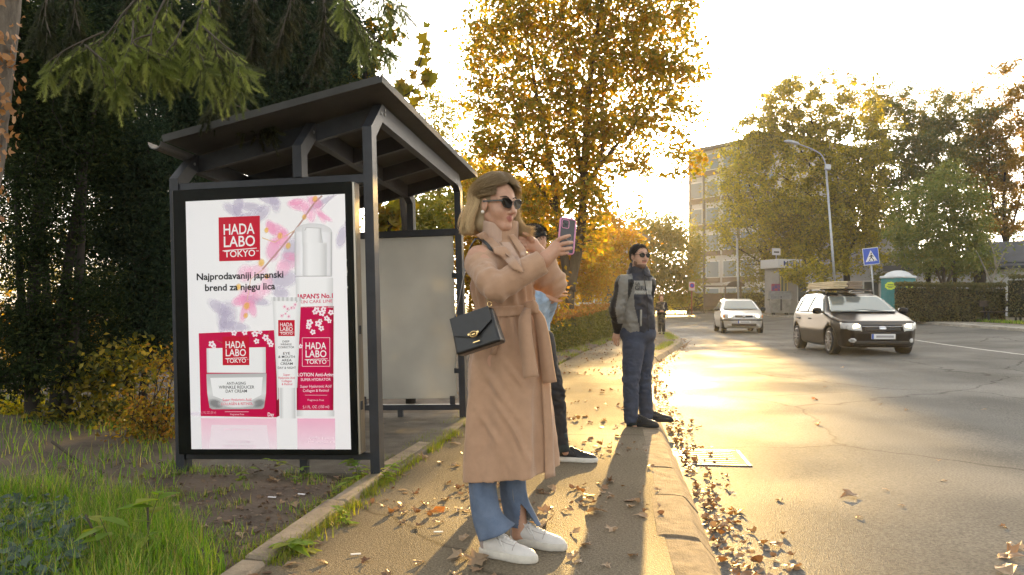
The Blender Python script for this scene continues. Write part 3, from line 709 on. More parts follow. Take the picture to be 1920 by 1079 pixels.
# --- tube
T_ = lambda y: (510+(y-552)*.05+.0, 564-(y-552)*.045)
for (ya, yb) in ((560, 600), (600, 650), (650, 724)):
    a0, a1 = T_(ya); b0, b1 = T_(yb)
    for (p, c), (q, d) in zip([(0, .76), (.15, .98), (.8, .96)], [(.15, .98), (.8, .96), (1, .76)]):
        ar.quad([(a0+(a1-a0)*p, ya), (a0+(a1-a0)*q, ya), (b0+(b1-b0)*q, yb), (b0+(b1-b0)*p, yb)], [(*g_(c),), (*g_(d),), (*g_(d),), (*g_(c),)], 11)
for k in range(14): ar.rect(508+k*4.05, 553, 508+(k+1)*4.05, 560.5, g_(.62 if k % 2 else .86), 11.5, -.02, -.02)
vgrad(524, 724, 553, 783, [(0, g_(.66)), (.25, g_(.97)), (.7, g_(.93)), (1, g_(.62))], 11.5)
for x, y, r in ((533, 571, 4), (539, 575, 4), (546, 573, 4), (553, 567, 4), (528, 588, 4), (541, 589, 4), (535, 584, 3), (551, 573, 3)): ar.blossom(x, y, r, 12.5, x*.9, (.93, .45, .62))
ar.line([(557, 560), (548, 572), (538, 580), (527, 590)], .8, (.25, .14, .10), 12.4)
logo(521, 596, 552, 626, 12.5, -.01)
for t, a, b, y, h in (('DEEP', 529, 542, 638, 3.6), ('WRINKLE', 525, 546, 643.5, 3.6), ('CORRECTOR', 521, 551, 649, 3.6), ('EYE', 530, 543, 661, 4.6), ('& MOUTH', 521, 552, 667.5, 4.6), ('AREA', 527, 546, 674, 4.6), ('CREAM', 525, 548, 680.5, 4.6), ('DAY & NIGHT', 520, 554, 688, 4.0)):
    ar.text(t, a, y, b, y-.3, h, INK, 13, .006)
for t, a, b, y in (('Super', 530, 543, 701), ('Hyaluronic Acid', 521, 552, 707), ('Collagen', 527, 546, 713), ('& Retinol', 527, 547, 719)): ar.text(t, a, y, b, y, 4.0, (.72, .04, .12), 13, .008)
# --- box with the jar
ar.quad([(372, 622), (514, 615), (516, 781), (373, 779)], RED2, 5)
ar.quad([(514, 615), (521, 617), (522, 778), (516, 781)], (.30, .004, .03), 5.2)
ar.quad([(517, 680), (521, 680), (521, 745), (518, 748)], (.75, .72, .74), 5.4)
for x, y, r in ((396, 642, 6), (400, 646, 4), (438, 621, 5), (458, 620, 5), (477, 622, 6), (480, 636, 5), (497, 629, 6), (504, 637, 5), (507, 642, 5), (487, 619, 4)): ar.blossom(x, y, r, 6, x*.8)
ar.line([(404, 634), (416, 640)], .8, (.35, .15, .05), 6); ar.line([(490, 622), (500, 626), (506, 616)], .8, (.35, .15, .05), 6)
vgrad(386, 650, 497, 696, [(0, g_(.70)), (.05, g_(.95)), (.5, g_(.97)), (.93, g_(.93)), (1, g_(.72))], 7, 1., -.025, 0.)
ar.add([(385, 699), (498, 697), (497, 735), (493, 762), (489, 765), (395, 766), (390, 763), (386, 735)], [[0, 1, 2, 7], [7, 2, 3, 6], [6, 3, 4, 5]], [g_(.55), g_(.55), g_(.80), g_(.45), g_(.5), g_(.5), g_(.45), g_(.80)], 7)
ar.add([(392, 706), (491, 704), (488, 738), (470, 748), (420, 749), (397, 740)], [[0, 1, 2, 3, 4, 5]], g_(.97), 7.4)
ar.soft(402, 755, 16, 9, .3, g_(.25), .8, 7.6); ar.soft(483, 754, 14, 9, -.3, g_(.25), .8, 7.6); ar.soft(442, 755, 40, 10, 0, g_(.97), .95, 7.7)
ar.line([(386, 699), (497, 697)], 1.4, g_(.48), 8)
logo(416, 628, 466, 682, 9, -.02)
for t, a, b, y, h in (('ANTI-AGING', 423, 459, 718.5, 5.2), ('WRINKLE REDUCER', 408, 475, 726, 5.6), ('DAY CREAM', 421, 461, 733.5, 5.6)): ar.text(t, a, y+.4, b, y-.2, h, INK, 9, .006)
ar.text('Super Hyaluronic Acid', 415, 750, 469, 749, 4.8, (.75, .05, .12), 9, .008); ar.text('COLLAGEN & RETINOL', 412, 758, 472, 757, 4.8, (.75, .05, .12), 9, .01)
ar.line([(419, 770.5), (464, 770.5)], .8, P_, 9); ar.text('Fragrance Free', 429, 777, 455, 777, 3.2, P_, 9); ar.text('1.7 FL. OZ. (50 ml)', 375, 775, 402, 774, 4.6, (.90, .45, .55), 9); ar.text('Day', 500, 779, 512, 779, 7., (1, .92, .95), 9, .02)
# --- reflections on the glossy floor of the picture
ar.quad([(373, 783), (516, 783), (517, 843), (374, 843)], [(.95, .55, .68, .75), (.95, .55, .68, .75), (.95, .75, .83, .45), (.95, .75, .83, .45)], 2)
ar.quad([(556, 783), (628, 783), (629, 843), (556, 843)], [(.93, .45, .62, .75), (.93, .45, .62, .75), (.95, .68, .79, .5), (.95, .68, .79, .5)], 2)
ar.add([(393, 796), (498, 796), (503, 842), (388, 842)], [[0, 1, 2, 3]], (.96, .90, .94, .75), 3)
for t, a, b, y, h in (('DAY CREAM', 425, 465, 826, -5.5), ('WRINKLE REDUCER', 412, 478, 834.5, -5.5)): ar.text(t, a, y, b, y, h, (.80, .66, .74), 4, .01)
ar.text('Super Hyaluronic Acid', 416, 803, 470, 803, -4.5, (.93, .70, .80), 4); ar.text('Collagen & Retinol', 578, 819, 626, 819, -4.5, (.98, .82, .88), 4); ar.text('Super Hyaluronic Acid', 576, 826, 628, 826, -4.5, (.98, .82, .88), 4)
ar.soft(362, 775, 22, 5, 0, (.80, .70, .80), .5, 2)
mp_ = bpy.data.materials.new('poster_print'); mp_.use_nodes = True; ntp = mp_.node_tree; bp_ = ntp.nodes['Principled BSDF']
at_ = ntp.nodes.new('ShaderNodeAttribute'); at_.attribute_name = 'Col'; hp_ = ntp.nodes.new('ShaderNodeMix'); hp_.data_type = 'RGBA'; hp_.blend_type = 'MULTIPLY'; hp_.inputs[0].default_value = 1; hp_.inputs[7].default_value = (.83, .83, .84, 1); ntp.links.new(at_.outputs['Color'], hp_.inputs[6]); ntp.links.new(hp_.outputs[2], bp_.inputs['Base Color']); ntp.links.new(at_.outputs['Color'], bp_.inputs['Emission Color'])
ntp.links.new(at_.outputs['Alpha'], bp_.inputs['Alpha']); bp_.inputs['Emission Strength'].default_value = .06; bp_.inputs['Roughness'].default_value = .3; bp_.inputs['Specular IOR Level'].default_value = .2
V = SM(np.concatenate(ar.V)); po = mesh('poster', V, ar.F, mp_, cs, col=np.concatenate(ar.C))
# shelter pad of concrete
pd = MB(); sbox(pd, .0, SW+.06, .03, SL+.25, -.12, -.004, .01)
pdo = pd.build('shelter_pad', m_slab); tag(pdo, kind='structure')
# ================================================================ PEOPLE
def skinmat(name, c):
    m = M(name, c, .48, var=.10, vs=30, bump=.03, bs=300, spec=.4); b = m.node_tree.nodes['Principled BSDF']
    b.inputs['Subsurface Weight'].default_value = .12; b.inputs['Subsurface Radius'].default_value = (.012, .005, .003); b.inputs['Subsurface Scale'].default_value = .5
    return m
m_skin = skinmat('skin', (.50, .285, .195)); m_lip = M('lips', (.40, .15, .12), .35); m_nail = M('nails', (.75, .60, .58), .2)
m_skin2 = skinmat('skin_tan', (.54, .33, .24))
def hframe(yaw_dir, pitch=0., roll=0.):
    f = nrm([yaw_dir[0], yaw_dir[1], 0]); l = np.array([-f[1], f[0], 0]); u = np.array([0, 0, 1.0])
    B = np.stack([f, l, u], 1); return B@rotm(0, pitch, roll)
def add_head(f, c, R, k=1.0, fem=True):
    P = lambda x, y, z: c+R@(np.array([x, y, z])*k)
    cp = lambda a, b, ra, rb, kk: f.cap(P(*a), P(*b), ra*k, rb*k, kk*k)
    el = lambda p, r, kk: f.ell(P(*p), np.array(r)*k, R, kk*k)
    el((-.014, 0, .032), (.094, .075, .083), .02)
    el((.030, 0, -.030), (.058, .056, .082), .02)
    cp((-.01, .047, -.055), (.058, .012, -.098), .018, .016, .02); cp((-.01, -.047, -.055), (.058, -.012, -.098), .018, .016, .02)
    cp((.064, -.009, -.098), (.064, .009, -.098), .018, .018, .015)
    for s_ in (-1, 1):
        el((.048, .036*s_, -.030), (.033, .026, .030), .018)
        cp((.070, .010*s_, .024), (.060, .046*s_, .022), .014, .012, .012)
        f.ell(P(.090, .031*s_, .004), np.array([.014, .018, .012])*k, R, .012*k, True)
        el((.076, .031*s_, .003), (.014, .016, .011), .004)
        cp((.094, .009*s_, -.038), (.090, .012*s_, -.037), .0075, .0065, .006)
        el((-.008, .074*s_, -.008), (.019, .009, .031), .006); f.ell(P(-.004, .084*s_, -.004), np.array([.010, .006, .018])*k, R, .004*k, True)
    cp((.084, 0, .014), (.111, 0, -.030), .0070, .0100, .008); cp((.098, 0, -.036), (.109, 0, -.031), .009, .009, .006)
    el((.070, 0, -.062), (.016, .026, .022), .012)
    f.cap(P(.0900, -.018, -.0607), P(.0900, .018, -.0607), .0035*k, None, .004*k, True)
    cp((.081, -.016, -.0575), (.0852, .0, -.0558), .0038, .0050, .004); cp((.081, .016, -.0575), (.0852, .0, -.0558), .0038, .0050, .004)
    cp((.0820, -.012, -.0660), (.0820, .012, -.0660), .0058, .0058, .004)
    return P
def add_hand(f, w, d, n, side, curl=.5, k=1.0, spread=.25, thumb=1.0):
    """w wrist, d direction of the hand, n back-of-hand normal, side +1: thumb on the n x d side"""
    d = nrm(d); n = nrm(np.asarray(n)-d*np.dot(n, d)); s_ = np.cross(n, d)*side
    Rm = np.stack([d, s_, n], 1)
    f.cap(w-d*.06*k, w+d*.02*k, .028*k, .026*k, .012)
    f.ell(w+d*.055*k, np.array([.05, .041, .017])*k, Rm, .014)
    for i, (o, ln, r) in enumerate(((.030, .074, .0088), (.010, .082, .0092), (-.011, .076, .0088), (-.031, .060, .0078))):
        p = w+(d*.092+s_*o)*k-d*abs(o)*.35*k; a = nrm(d+s_*o*spread*12); P = [p]
        ang = curl*(.5+.08*i)
        for q, fr in enumerate((.45, .30, .25)):
            ang2 = ang*(1+q*.9); v = a*math.cos(ang2)-n*math.sin(ang2); P.append(P[-1]+v*ln*fr*k)
        rr = [r*k, r*.98*k, r*.92*k, r*.78*k]
        f.cap(w+(d*.05+s_*o*.8)*k, p, .011*k, r*1.1*k, .008); f.chain(P, rr, .0025)
    b = w+(d*.025+s_*.028)*k; t1 = b+(d*.032+s_*.026*thumb-n*.014)*k; t2 = t1+(d*.034+s_*.006*thumb-n*.016)*k
    f.chain([b, t1, t2], [.014*k, .0115*k, .0085*k], .006)
def pinpoly(px, py, poly):
    """signed distance to a polygon (negative inside), vectorised"""
    poly = np.asarray(poly, float); d = None; ins = None
    for (ax, ay), (bx, by) in zip(poly, np.roll(poly, -1, 0)):
        ex, ey = bx-ax, by-ay; t = np.clip(((px-ax)*ex+(py-ay)*ey)/(ex*ex+ey*ey+1e-12), 0, 1)
        q = (px-ax-t*ex)**2+(py-ay-t*ey)**2
        c = ((ay > py) != (by > py)) & (px < ax+(py-ay)/(by-ay+1e-12)*ex)
        d = q if d is None else np.minimum(d, q); ins = c if ins is None else ins ^ c
    d = np.sqrt(d); return np.where(ins, -d, d)
def patch(F0, poly, off, th, back=None, h=None, name='', mat=None, parent=None, sm_=1):
    """a layer of cloth lying on the surface of a field: outline drawn on the front of it"""
    h = h or F0.h; g = Field(F0.lo, F0.lo+F0.h*(F0.n-1), F0.h)
    X = (F0.lo[0]+F0.h*np.arange(F0.n[0]))[:, None, None]; Y = (F0.lo[1]+F0.h*np.arange(F0.n[1]))[None, :, None]; Z = (F0.lo[2]+F0.h*np.arange(F0.n[2]))[None, None, :]
    PX = CX+FPX*X/Y+0*Z; PY = YH-FPX*(Z-HC)/Y+0*X
    D = pinpoly(PX, PY, poly)*Y/FPX
    s_ = np.maximum(np.abs(F0.F-off)-th, D)
    if back is not None: s_ = np.maximum(s_, Y-back)
    g.F = np.broadcast_to(s_, F0.F.shape).astype(np.float32)
    V, Q = g.net(sm_)
    if mat is None: return V, Q
    return mesh(name, V, Q, mat, parent, True)
def crop(F0, lo, hi):
    a = np.clip(((np.asarray(lo)-F0.lo)/F0.h).astype(int), 0, F0.n-2); b = np.clip(((np.asarray(hi)-F0.lo)/F0.h).astype(int)+1, a+2, F0.n)
    g = Field(F0.lo+a*F0.h, F0.lo+(b-1)*F0.h, F0.h); g.n = b-a; g.F = F0.F[a[0]:b[0], a[1]:b[1], a[2]:b[2]].copy(); return g
def wrinkle(V, Q, amp, sc, seed=0, mask=None, aniso=(1, 1, 1), ridge=True):
    N = vnormals(V, Q); a = np.array(aniso)*sc
    d = np.array([mnoise.fractal(Vector((p[0]*a[0]+seed, p[1]*a[1], p[2]*a[2])), .8, 2.0, 3) for p in V])
    if ridge: d = .35-np.abs(d)*1.5
    if mask is not None: d = d*mask
    return V+N*(amp*d)[:, None]
def loft(rings, n=24):                  # rings: list of (n,3)
    V = np.concatenate(rings); F = []
    for i in range(len(rings)-1):
        for k in range(n): F.append([i*n+k, i*n+(k+1) % n, (i+1)*n+(k+1) % n, (i+1)*n+k])
    F.append(list(range(n))[::-1]); F.append([(len(rings)-1)*n+k for k in range(n)]); return V, F
def ribbon(P, w_, th, side):
    """flat band along P; side: vector across the band at each point"""
    P = np.asarray(P, float); side = np.asarray(side, float); side = np.broadcast_to(side, P.shape)
    T = np.gradient(P, axis=0); T /= np.linalg.norm(T, axis=1, keepdims=True); s_ = side-T*np.sum(side*T, 1)[:, None]; s_ /= np.linalg.norm(s_, axis=1, keepdims=True)
    n = np.cross(T, s_); w_ = np.broadcast_to(np.asarray(w_, float), (len(P),))[:, None]/2
    rings = [np.stack([P[i]-s_[i]*w_[i]-n[i]*th/2, P[i]+s_[i]*w_[i]-n[i]*th/2, P[i]+s_[i]*w_[i]+n[i]*th/2, P[i]-s_[i]*w_[i]+n[i]*th/2]) for i in range(len(P))]
    return loft(rings, 4)
def tri(F0, P):
    q = (P-F0.lo)/F0.h; i = np.clip(np.floor(q).astype(int), 0, F0.n-2); f = np.clip(q-i, 0, 1); r = 0
    for a in (0, 1):
        for b in (0, 1):
            for c in (0, 1):
                r = r+F0.F[i[:, 0]+a, i[:, 1]+b, i[:, 2]+c]*np.where(a, f[:, 0], 1-f[:, 0])*np.where(b, f[:, 1], 1-f[:, 1])*np.where(c, f[:, 2], 1-f[:, 2])
    out = np.any((q < 0) | (q > F0.n-1), axis=1); return np.where(out, .2, r)
def seekpt(F0, px, off, d0, d1, step=.002):
    """first point of the surface F=off met along the line of sight through each outline point"""
    px = np.asarray(px, float); n = len(px); D = np.full(n, np.nan); prev = None
    u = np.stack([(px[:, 0]-CX)/FPX, np.ones(n), (YH-px[:, 1])/FPX], 1)
    for d in np.arange(d0, d1, step):
        v = tri(F0, np.array([0, 0, HC])+u*d)-off
        if prev is not None:
            hit = np.isnan(D) & (v < 0); D[hit] = (d-step*v[hit]/(v[hit]-prev[hit]))
        prev = v
    D[np.isnan(D)] = np.nanmedian(D); return np.array([0, 0, HC])+u*D[:, None]
def drape(F0, A, B, off, name, mat, parent, d0, d1, m=6, n=26, th=.004, bulge=0.):
    def rs(C):
        C = np.asarray(C, float); s_ = np.concatenate([[0], np.cumsum(np.linalg.norm(np.diff(C, axis=0), axis=1))]); t = np.linspace(0, s_[-1], n)
        return np.stack([np.interp(t, s_, C[:, i]) for i in (0, 1)], 1)
    A = rs(A); B = rs(B); P = np.stack([A*(1-k/m)+B*(k/m) for k in range(m+1)], 1).reshape(-1, 2)
    V = seekpt(F0, P, off, d0, d1)
    if bulge:
        k = np.tile(np.linspace(0, 1, m+1), n); dirs = nrm(V.mean(0)-[0, 0, HC]); V = V-dirs*(bulge*np.sin(np.pi*k))[:, None]
    D = np.linalg.norm(V-[0, 0, HC], axis=1).reshape(n, m+1)
    for _ in range(3):
        E_ = np.pad(D, 1, mode='edge'); D = (E_[:-2, 1:-1]+E_[2:, 1:-1]+E_[1:-1, :-2]+E_[1:-1, 2:]+2*D)/6
    u = V-[0, 0, HC]; V = np.array([0, 0, HC])+u/np.linalg.norm(u, axis=1)[:, None]*D.reshape(-1, 1)
    F = [[i*(m+1)+k, i*(m+1)+k+1, (i+1)*(m+1)+k+1, (i+1)*(m+1)+k] for i in range(n-1) for k in range(m)]
    o = mesh(name, V, F, mat, parent, True); md = o.modifiers.new('s', 'SOLIDIFY'); md.thickness = th; md.offset = 0; return o
def hairmat(name, root, mid, tip):
    m = bpy.data.materials.new(name); m.use_nodes = True; nt = m.node_tree; b = nt.nodes['Principled BSDF']; L = nt.links.new
    at = nt.nodes.new('ShaderNodeAttribute'); at.attribute_name = 'Col'; L(at.outputs['Color'], b.inputs['Base Color']); b.inputs['Roughness'].default_value = .42; b.inputs['Specular IOR Level'].default_value = .45
    t = nt.nodes.new('ShaderNodeBsdfTranslucent'); L(at.outputs['Color'], t.inputs[0]); mx = nt.nodes.new('ShaderNodeMixShader'); mx.inputs[0].default_value = .3
    L(b.outputs[0], mx.inputs[1]); L(t.outputs[0], mx.inputs[2]); L(mx.outputs[0], nt.nodes['Material Output'].inputs[0]); return m
def shoe(parent, heel, head, L_, mats, tall=.0, name='shoe', wscale=1.0, laces=True):
    """heel: ground point under the heel, head: direction"""
    f = nrm([head[0], head[1], 0]); l = np.array([-f[1], f[0], 0]); R = np.stack([f, l, [0, 0, 1.0]], 1); k = L_/.28
    T = lambda x, y, z: np.asarray(heel, float)+R@(np.array([x, y*wscale, z])*k)
    lo = T(.14, 0, .05)-.2; hi = T(.14, 0, .05)+.22; h = .0045*max(k, .9)
    so = Field(lo, hi, h)
    so.ell(T(.07, 0, .018), np.array([.075, .037*wscale, .05])*k, R, .01*k); so.ell(T(.195, 0, .016), np.array([.088, .047*wscale, .05])*k, R, .03*k); so.cap(T(.05, 0, .018), T(.2, 0, .018), .036*k, .042*k, .02*k)
    so.clip(lambda X, Y, Z: np.maximum(Z-(heel[2]+.036*k)-0*X-0*Y, heel[2]+.001-Z+0*X+0*Y))
    V, Q = so.net(1); up = Field(lo, hi, h)
    up.ell(T(.055, 0, .055), np.array([.055, .034*wscale, .05])*k, R, .02*k); up.ell(T(.198, 0, .030), np.array([.078, .041*wscale, .034])*k, R, .022*k)
    up.cap(T(.055, 0, .06), T(.19, 0, .034), .033*k, .030*k, .02*k); up.cap(T(.085, 0, .088), T(.165, 0, .054), .020*k, .018*k, .018*k)
    up.ell(T(.055, 0, .115), np.array([.040, .026, .030])*k, R, .01*k, True)
    up.clip(lambda X, Y, Z: (heel[2]+.028*k)-Z+0*X+0*Y)
    V2, Q2 = up.net(1)
    loc = (np.asarray(V2)-np.asarray(heel))@R/k; c = loc[Q2].mean(1)
    mi = np.where((c[:, 0] < .035) & (c[:, 2] < .085), 1, 0)
    o = mesh(name, V2, Q2, [mats[0], mats[1]], parent, True, mi)
    mesh('sole', V, Q, mats[2], o, True)
    if laces:
        def top(x, y):
            p = np.array([T(x, y, z) for z in np.linspace(.20, .02, 90)]); v = tri(up, p); i = int(np.argmax(v < 0)) if (v < 0).any() else 60; return p[i]+[0, 0, .0016*k]
        lb = MB()
        for i in range(6):
            x = .088+i*.0165; wd = .017-.0012*i
            for s_ in (-1, 1): lb.tube([top(x+q*.010*s_*.5, wd*q) for q in (-1, -.5, 0, .5, 1)], .0030*k, 5)
        b0 = top(.086, 0)
        for s_ in (-1, 1):
            lb.tube(smoothpath([b0, b0+R@np.array([-.012, .022*s_, .012])*k, top(.10, .030*s_)+[0, 0, .012*k], top(.118, .030*s_)+[0, 0, .003], b0+R@np.array([.01, .003*s_, .004])*k], 5), .0026*k, 5)
            lb.tube(smoothpath([b0, top(.10, .022*s_)+[0, 0, .006*k], top(.12, .036*s_)+[0, 0, .004], top(.14, .034*s_)+[0, 0, .002]], 5), .0026*k, 5)
        lb.build('laces', mats[3], o, True)
        sm_ = MB(); sm_.tube([top(.178, y) for y in np.linspace(-.036, .036, 9)], .0014*k, 4); sm_.tube([top(.088+.095*t_, .024-.004*t_) for t_ in np.linspace(0, 1, 8)], .0012*k, 4); sm_.tube([top(.088+.095*t_, -.024+.004*t_) for t_ in np.linspace(0, 1, 8)], .0012*k, 4)
        sm_.build('seam', mats[1], o, True)
    return o
# ---------------------------------------------------------------- woman in the camel coat
DW = 3.65
Hc = W(933.5, 384, DW); Rh = hframe((.68, -.73), .09)
wl = thing('person', 'woman in long camel coat and dark sunglasses holding up a phone', 'person', (Hc[0], Hc[1], 0))
bf_ = Field((Hc[0]-.32, 3.10, -.005), (Hc[0]+.45, 4.02, 1.71), .0038)
shR, shL = W(899, 484, 3.55), W(969, 486, 3.81); nk = W(931, 452, 3.70)
elR, wrR = W(926, 537, 3.37), W(1016, 491, 3.40)
elL, wrL = W(1039, 532, 3.72), W(1014, 475, 3.73)
pel = W(950, 640, 3.67); ankR, ankL = W(918, 1010, 3.585), W(974, 985, 3.735)
bf_.cap(pel, W(946, 580, 3.68), .105, .09, .04).cap(W(946, 580, 3.68), W(935, 505, 3.69), .105, .12, .04).cap(shR, shL, .055, .055, .04)
bf_.cap(W(932, 470, 3.70), Hc+Rh@np.array([-.02, 0, -.06]), .054, .048, .02)
for sh_, el_, wr_ in ((shR, elR, wrR), (shL, elL, wrL)): bf_.cap(sh_, el_, .048, .04, .02); bf_.cap(el_, wr_, .038, .026, .01)
for ank, o in ((ankR, -.08), (ankL, .08)):
    hip = pel+np.array([.5, .866, 0])*o+np.array([0, 0, -.06]); kn = W(907, 800, 3.62) if o < 0 else W(962, 800, 3.76)
    bf_.cap(hip, kn, .062, .045, .02); bf_.cap(kn, ank, .044, .034, .01); bf_.cap(ank, ank+np.array([0, 0, -.05]), .036, .034, .01); bf_.cap(ank+np.array([0, 0, -.045]), ank+np.array([.05, -.025, -.060]), .032, .018, .01)
HPf = add_head(bf_, Hc, Rh, 1.0)
# right hand, fingers on the back of the phone
hk = .995
dR = nrm(W(1046, 463, 3.405)-wrR)
bf_.cap(wrR, W(1022, 487, 3.40), .026, .025, .01)
bf_.cap(W(1022, 486, 3.40), W(1041, 460, 3.41), .024, .017, .02); bf_.cap(W(1022, 488, 3.40), W(1043, 474, 3.405), .024, .016, .02); bf_.cap(W(1026, 482, 3.40), W(1043, 467, 3.40), .024, .018, .02)
fing = [((1038, 457, 3.415), (1050, 448, 3.398), (1060, 444.5, 3.405), (1068, 442, 3.42)), ((1043, 463, 3.41), (1056, 457.5, 3.392), (1065, 456, 3.40), (1072.5, 455, 3.418)),
        ((1044, 470.5, 3.41), (1056, 468, 3.393), (1065, 466.5, 3.40), (1071.5, 465.5, 3.417)), ((1042, 477, 3.412), (1052, 476.5, 3.400), (1059, 475.5, 3.405), (1065, 474, 3.42))]
for P_, r in zip(fing, (.0090, .0092, .0090, .0080)): bf_.chain([W(*p) for p in P_], [r*1.1, r, r*.95, r*.8], .0022)
bf_.chain([W(1028, 474, 3.42), W(1037, 462, 3.455), W(1046, 452, 3.475), W(1054, 446, 3.478)], [.017, .0125, .0105, .009], .005)
# left hand at the collar
bf_.cap(wrL, W(1010, 470, 3.725), .026, .026, .01)
bf_.ell(W(995, 458, 3.72), (.046, .02, .036), hframe((1, .1), .55), .015)
for P_, r in ((((985, 449, 3.70), (975, 447, 3.685), (967, 452, 3.69)), .0088), (((983, 455, 3.70), (972, 454, 3.68), (966, 460, 3.69)), .009), (((984, 461, 3.70), (974, 462, 3.685), (969, 467, 3.695)), .0086), (((988, 466, 3.71), (979, 469, 3.70), (974, 472, 3.705)), .0076)):
    bf_.chain([W(*p) for p in P_], [r*1.15, r, r*.8], .003)
bf_.chain([W(998, 450, 3.70), W(990, 441, 3.68), W(982, 438, 3.68)], [.015, .0105, .0085], .006)
V, Q = bf_.net(1)
lc = (V[Q].mean(1)-Hc)@Rh
mi = np.zeros(len(Q), int); mi[(np.abs(lc[:, 1]) < .0215-1.1*np.abs(lc[:, 2]+.0615)) & (lc[:, 0] > .075)] = 1
wb = mesh('body', V, Q, [m_skin, m_lip], wl, True, mi)
# coat
m_coat = M('camel_wool', (.44, .275, .18), .9, var=.08, vs=14, bump=.25, bs=420, spec=.2, sheen=.25)
HZ = lambda y: HC+(YH-y)/FPX*DW
CR = np.array([(452, 915, 972, .075), (466, 902, 984, .10), (480, 891, 990, .12), (500, 885, 996, .13), (540, 883, 999, .135), (565, 889, 1000, .13), (582, 894, 1002, .122), (600, 889, 1010, .135), (640, 882, 1021, .155), (700, 877, 1030, .17), (800, 873, 1036, .185), (915, 869, 1041, .20)], float)
cz = HZ(CR[:, 0])[::-1]; cxl = ((CR[:, 1]-CX)/FPX*DW)[::-1]; cxr = ((CR[:, 2]-CX)/FPX*DW)[::-1]; cb = CR[:, 3][::-1]
cf = Field((Hc[0]-.30, 3.15, .27), (Hc[0]+.42, 4.0, 1.50), .0055)
def coat_fn(X, Y, Z):
    xl = np.interp(Z, cz, cxl); xr = np.interp(Z, cz, cxr); b = np.interp(Z, cz, cb); a = (xr-xl)/2; c = (xr+xl)/2; yc = DW+.03
    u = (X-c)/a; v = (Y-yc)/b; th = np.arctan2(v, u); r = np.sqrt(u*u+v*v)
    dr = np.clip((1.10-Z)/.75, 0, 1)
    rip = .020*dr*np.sin(5*th+2.2*Z+.6)+.012*dr*np.sin(9*th-3*Z+1.3)+.012*np.exp(-((Z-1.02)/.08)**2)*np.sin(17*th+.4)+.010*np.exp(-((Z-1.17)/.07)**2)*np.sin(15*th+1.)
    return ((r-1)*np.minimum(a, b)*.92-rip).astype(np.float32)
cf.fn(coat_fn, cf.lo, cf.lo+cf.h*cf.n, .004)
tf = cf.like(); tf.F = cf.F.copy()
cf.cap(shR+[.01, 0, -.02], shL+[-.01, 0, -.02], .064, .064, .05)
cf.chain([shR+[.0, .0, -.03], elR+[-.02, .02, .02]], [.063, .058], .03); cf.chain([elR+[-.02, .02, .02], elR+[.01, 0, -.005], wrR], [.060, .060, .054], .012)
cf.chain([shL+[0, 0, -.03], elL], [.074, .058], .03); cf.chain([elL, wrL+[.012, 0, -.03]], [.058, .051], .015)
cf.cap(W(938, 600, 3.70), W(948, 560, 3.70), .06, .05, .03)
# hem: front flap lower on the near side
cf.clip(lambda X, Y, Z: (HZ(891)+.012*(X-Hc[0])/.1)-Z+0*Y)
# cuffs end square
cut = nrm(wrR-elR); cf.clip(lambda X, Y, Z: np.where(((X-wrR[0])**2+(Y-wrR[1])**2+(Z-wrR[2])**2 < .03), (X-wrR[0])*cut[0]+(Y-wrR[1])*cut[1]+(Z-wrR[2])*cut[2]-.002, -1).astype(np.float32))
Vc, Qc = cf.net(1)
low = sm(1.1-Vc[:, 2], 0, .6)
ch = sm(Vc[:, 0], .0, .05)*sm(Vc[:, 2], 1.1, 1.2)*(Vc[:, 1] > 3.45)
Vc = wrinkle(Vc, Qc, .0045, 8, 1.7, (1-.75*low)*(1-.7*ch), (1, 1, 1.2)); Vc = wrinkle(Vc, Qc, .006, 4.2, 8.1, low, (1.9, 1.9, .75))
Nc = vnormals(Vc, Qc); dv = np.zeros(len(Vc))
for (a_, b_, c_) in ((shR, elR, wrR), (shL, elL, wrL)):         # creases gathering inside the elbows
    for p_, q_, t0_, sg in ((a_, b_, 1., 1), (b_, c_, 0., -1)):
        ax_ = q_-p_; L2 = ax_@ax_; t_ = ((Vc-p_)@ax_)/L2; dist = np.linalg.norm(Vc-p_-t_[:, None]*ax_, axis=1)
        m_ = np.exp(-((t_-t0_)/.38)**2)*(dist < .12)*(t_ > -.3)*(t_ < 1.3)
        dv += m_*.0034*np.sin(t_*26+sg*((Vc-p_)@np.array([0.3, .2, 1.0]))*24)
for (x0, z0, x1, z1, am, wd_) in ((-.14, .86, .02, .62, .009, .017), (-.10, .74, .06, .50, .009, .015), (-.16, .66, -.02, .46, .008, .014), (-.04, .88, .07, .74, .007, .013), (-.19, 1.0, -.12, .80, .006, .02), (.0, .60, .08, .42, .008, .013), (-.12, .56, .0, .40, .004, .014)):
    q = np.clip(((Vc[:, 0]-x0)*(x1-x0)+(Vc[:, 2]-z0)*(z1-z0))/((x1-x0)**2+(z1-z0)**2), 0, 1); ds = np.hypot(Vc[:, 0]-x0-q*(x1-x0), Vc[:, 2]-z0-q*(z1-z0)); dv += am*(np.exp(-(ds/wd_)**2)-.6*np.exp(-((ds-wd_*1.6)/wd_)**2))*(Vc[:, 1] < 3.66)*np.sin(np.pi*np.clip(q, .08, .92))
Vc = Vc+Nc*dv[:, None]
ct = mesh('coat', Vc, Qc, m_coat, wl, True)
front = 3.62
def zoomp(P, ox, oy, s_): return [(ox+x/s_, oy+y/s_) for x, y in P]
m_knit = M('rib_knit', (.50, .35, .27), .9, var=.06, vs=20, bump=.35, bs=180, stretch=(1, 1, .08))
Z1 = lambda P: zoomp(P, 820, 300, 3.373)
drape(cf, Z1([(400, 522), (425, 570), (470, 640), (520, 690)]), Z1([(458, 522), (490, 570), (520, 620), (535, 680)]), .006, 'sweater_front', m_knit, wl, 3.3, 3.9)
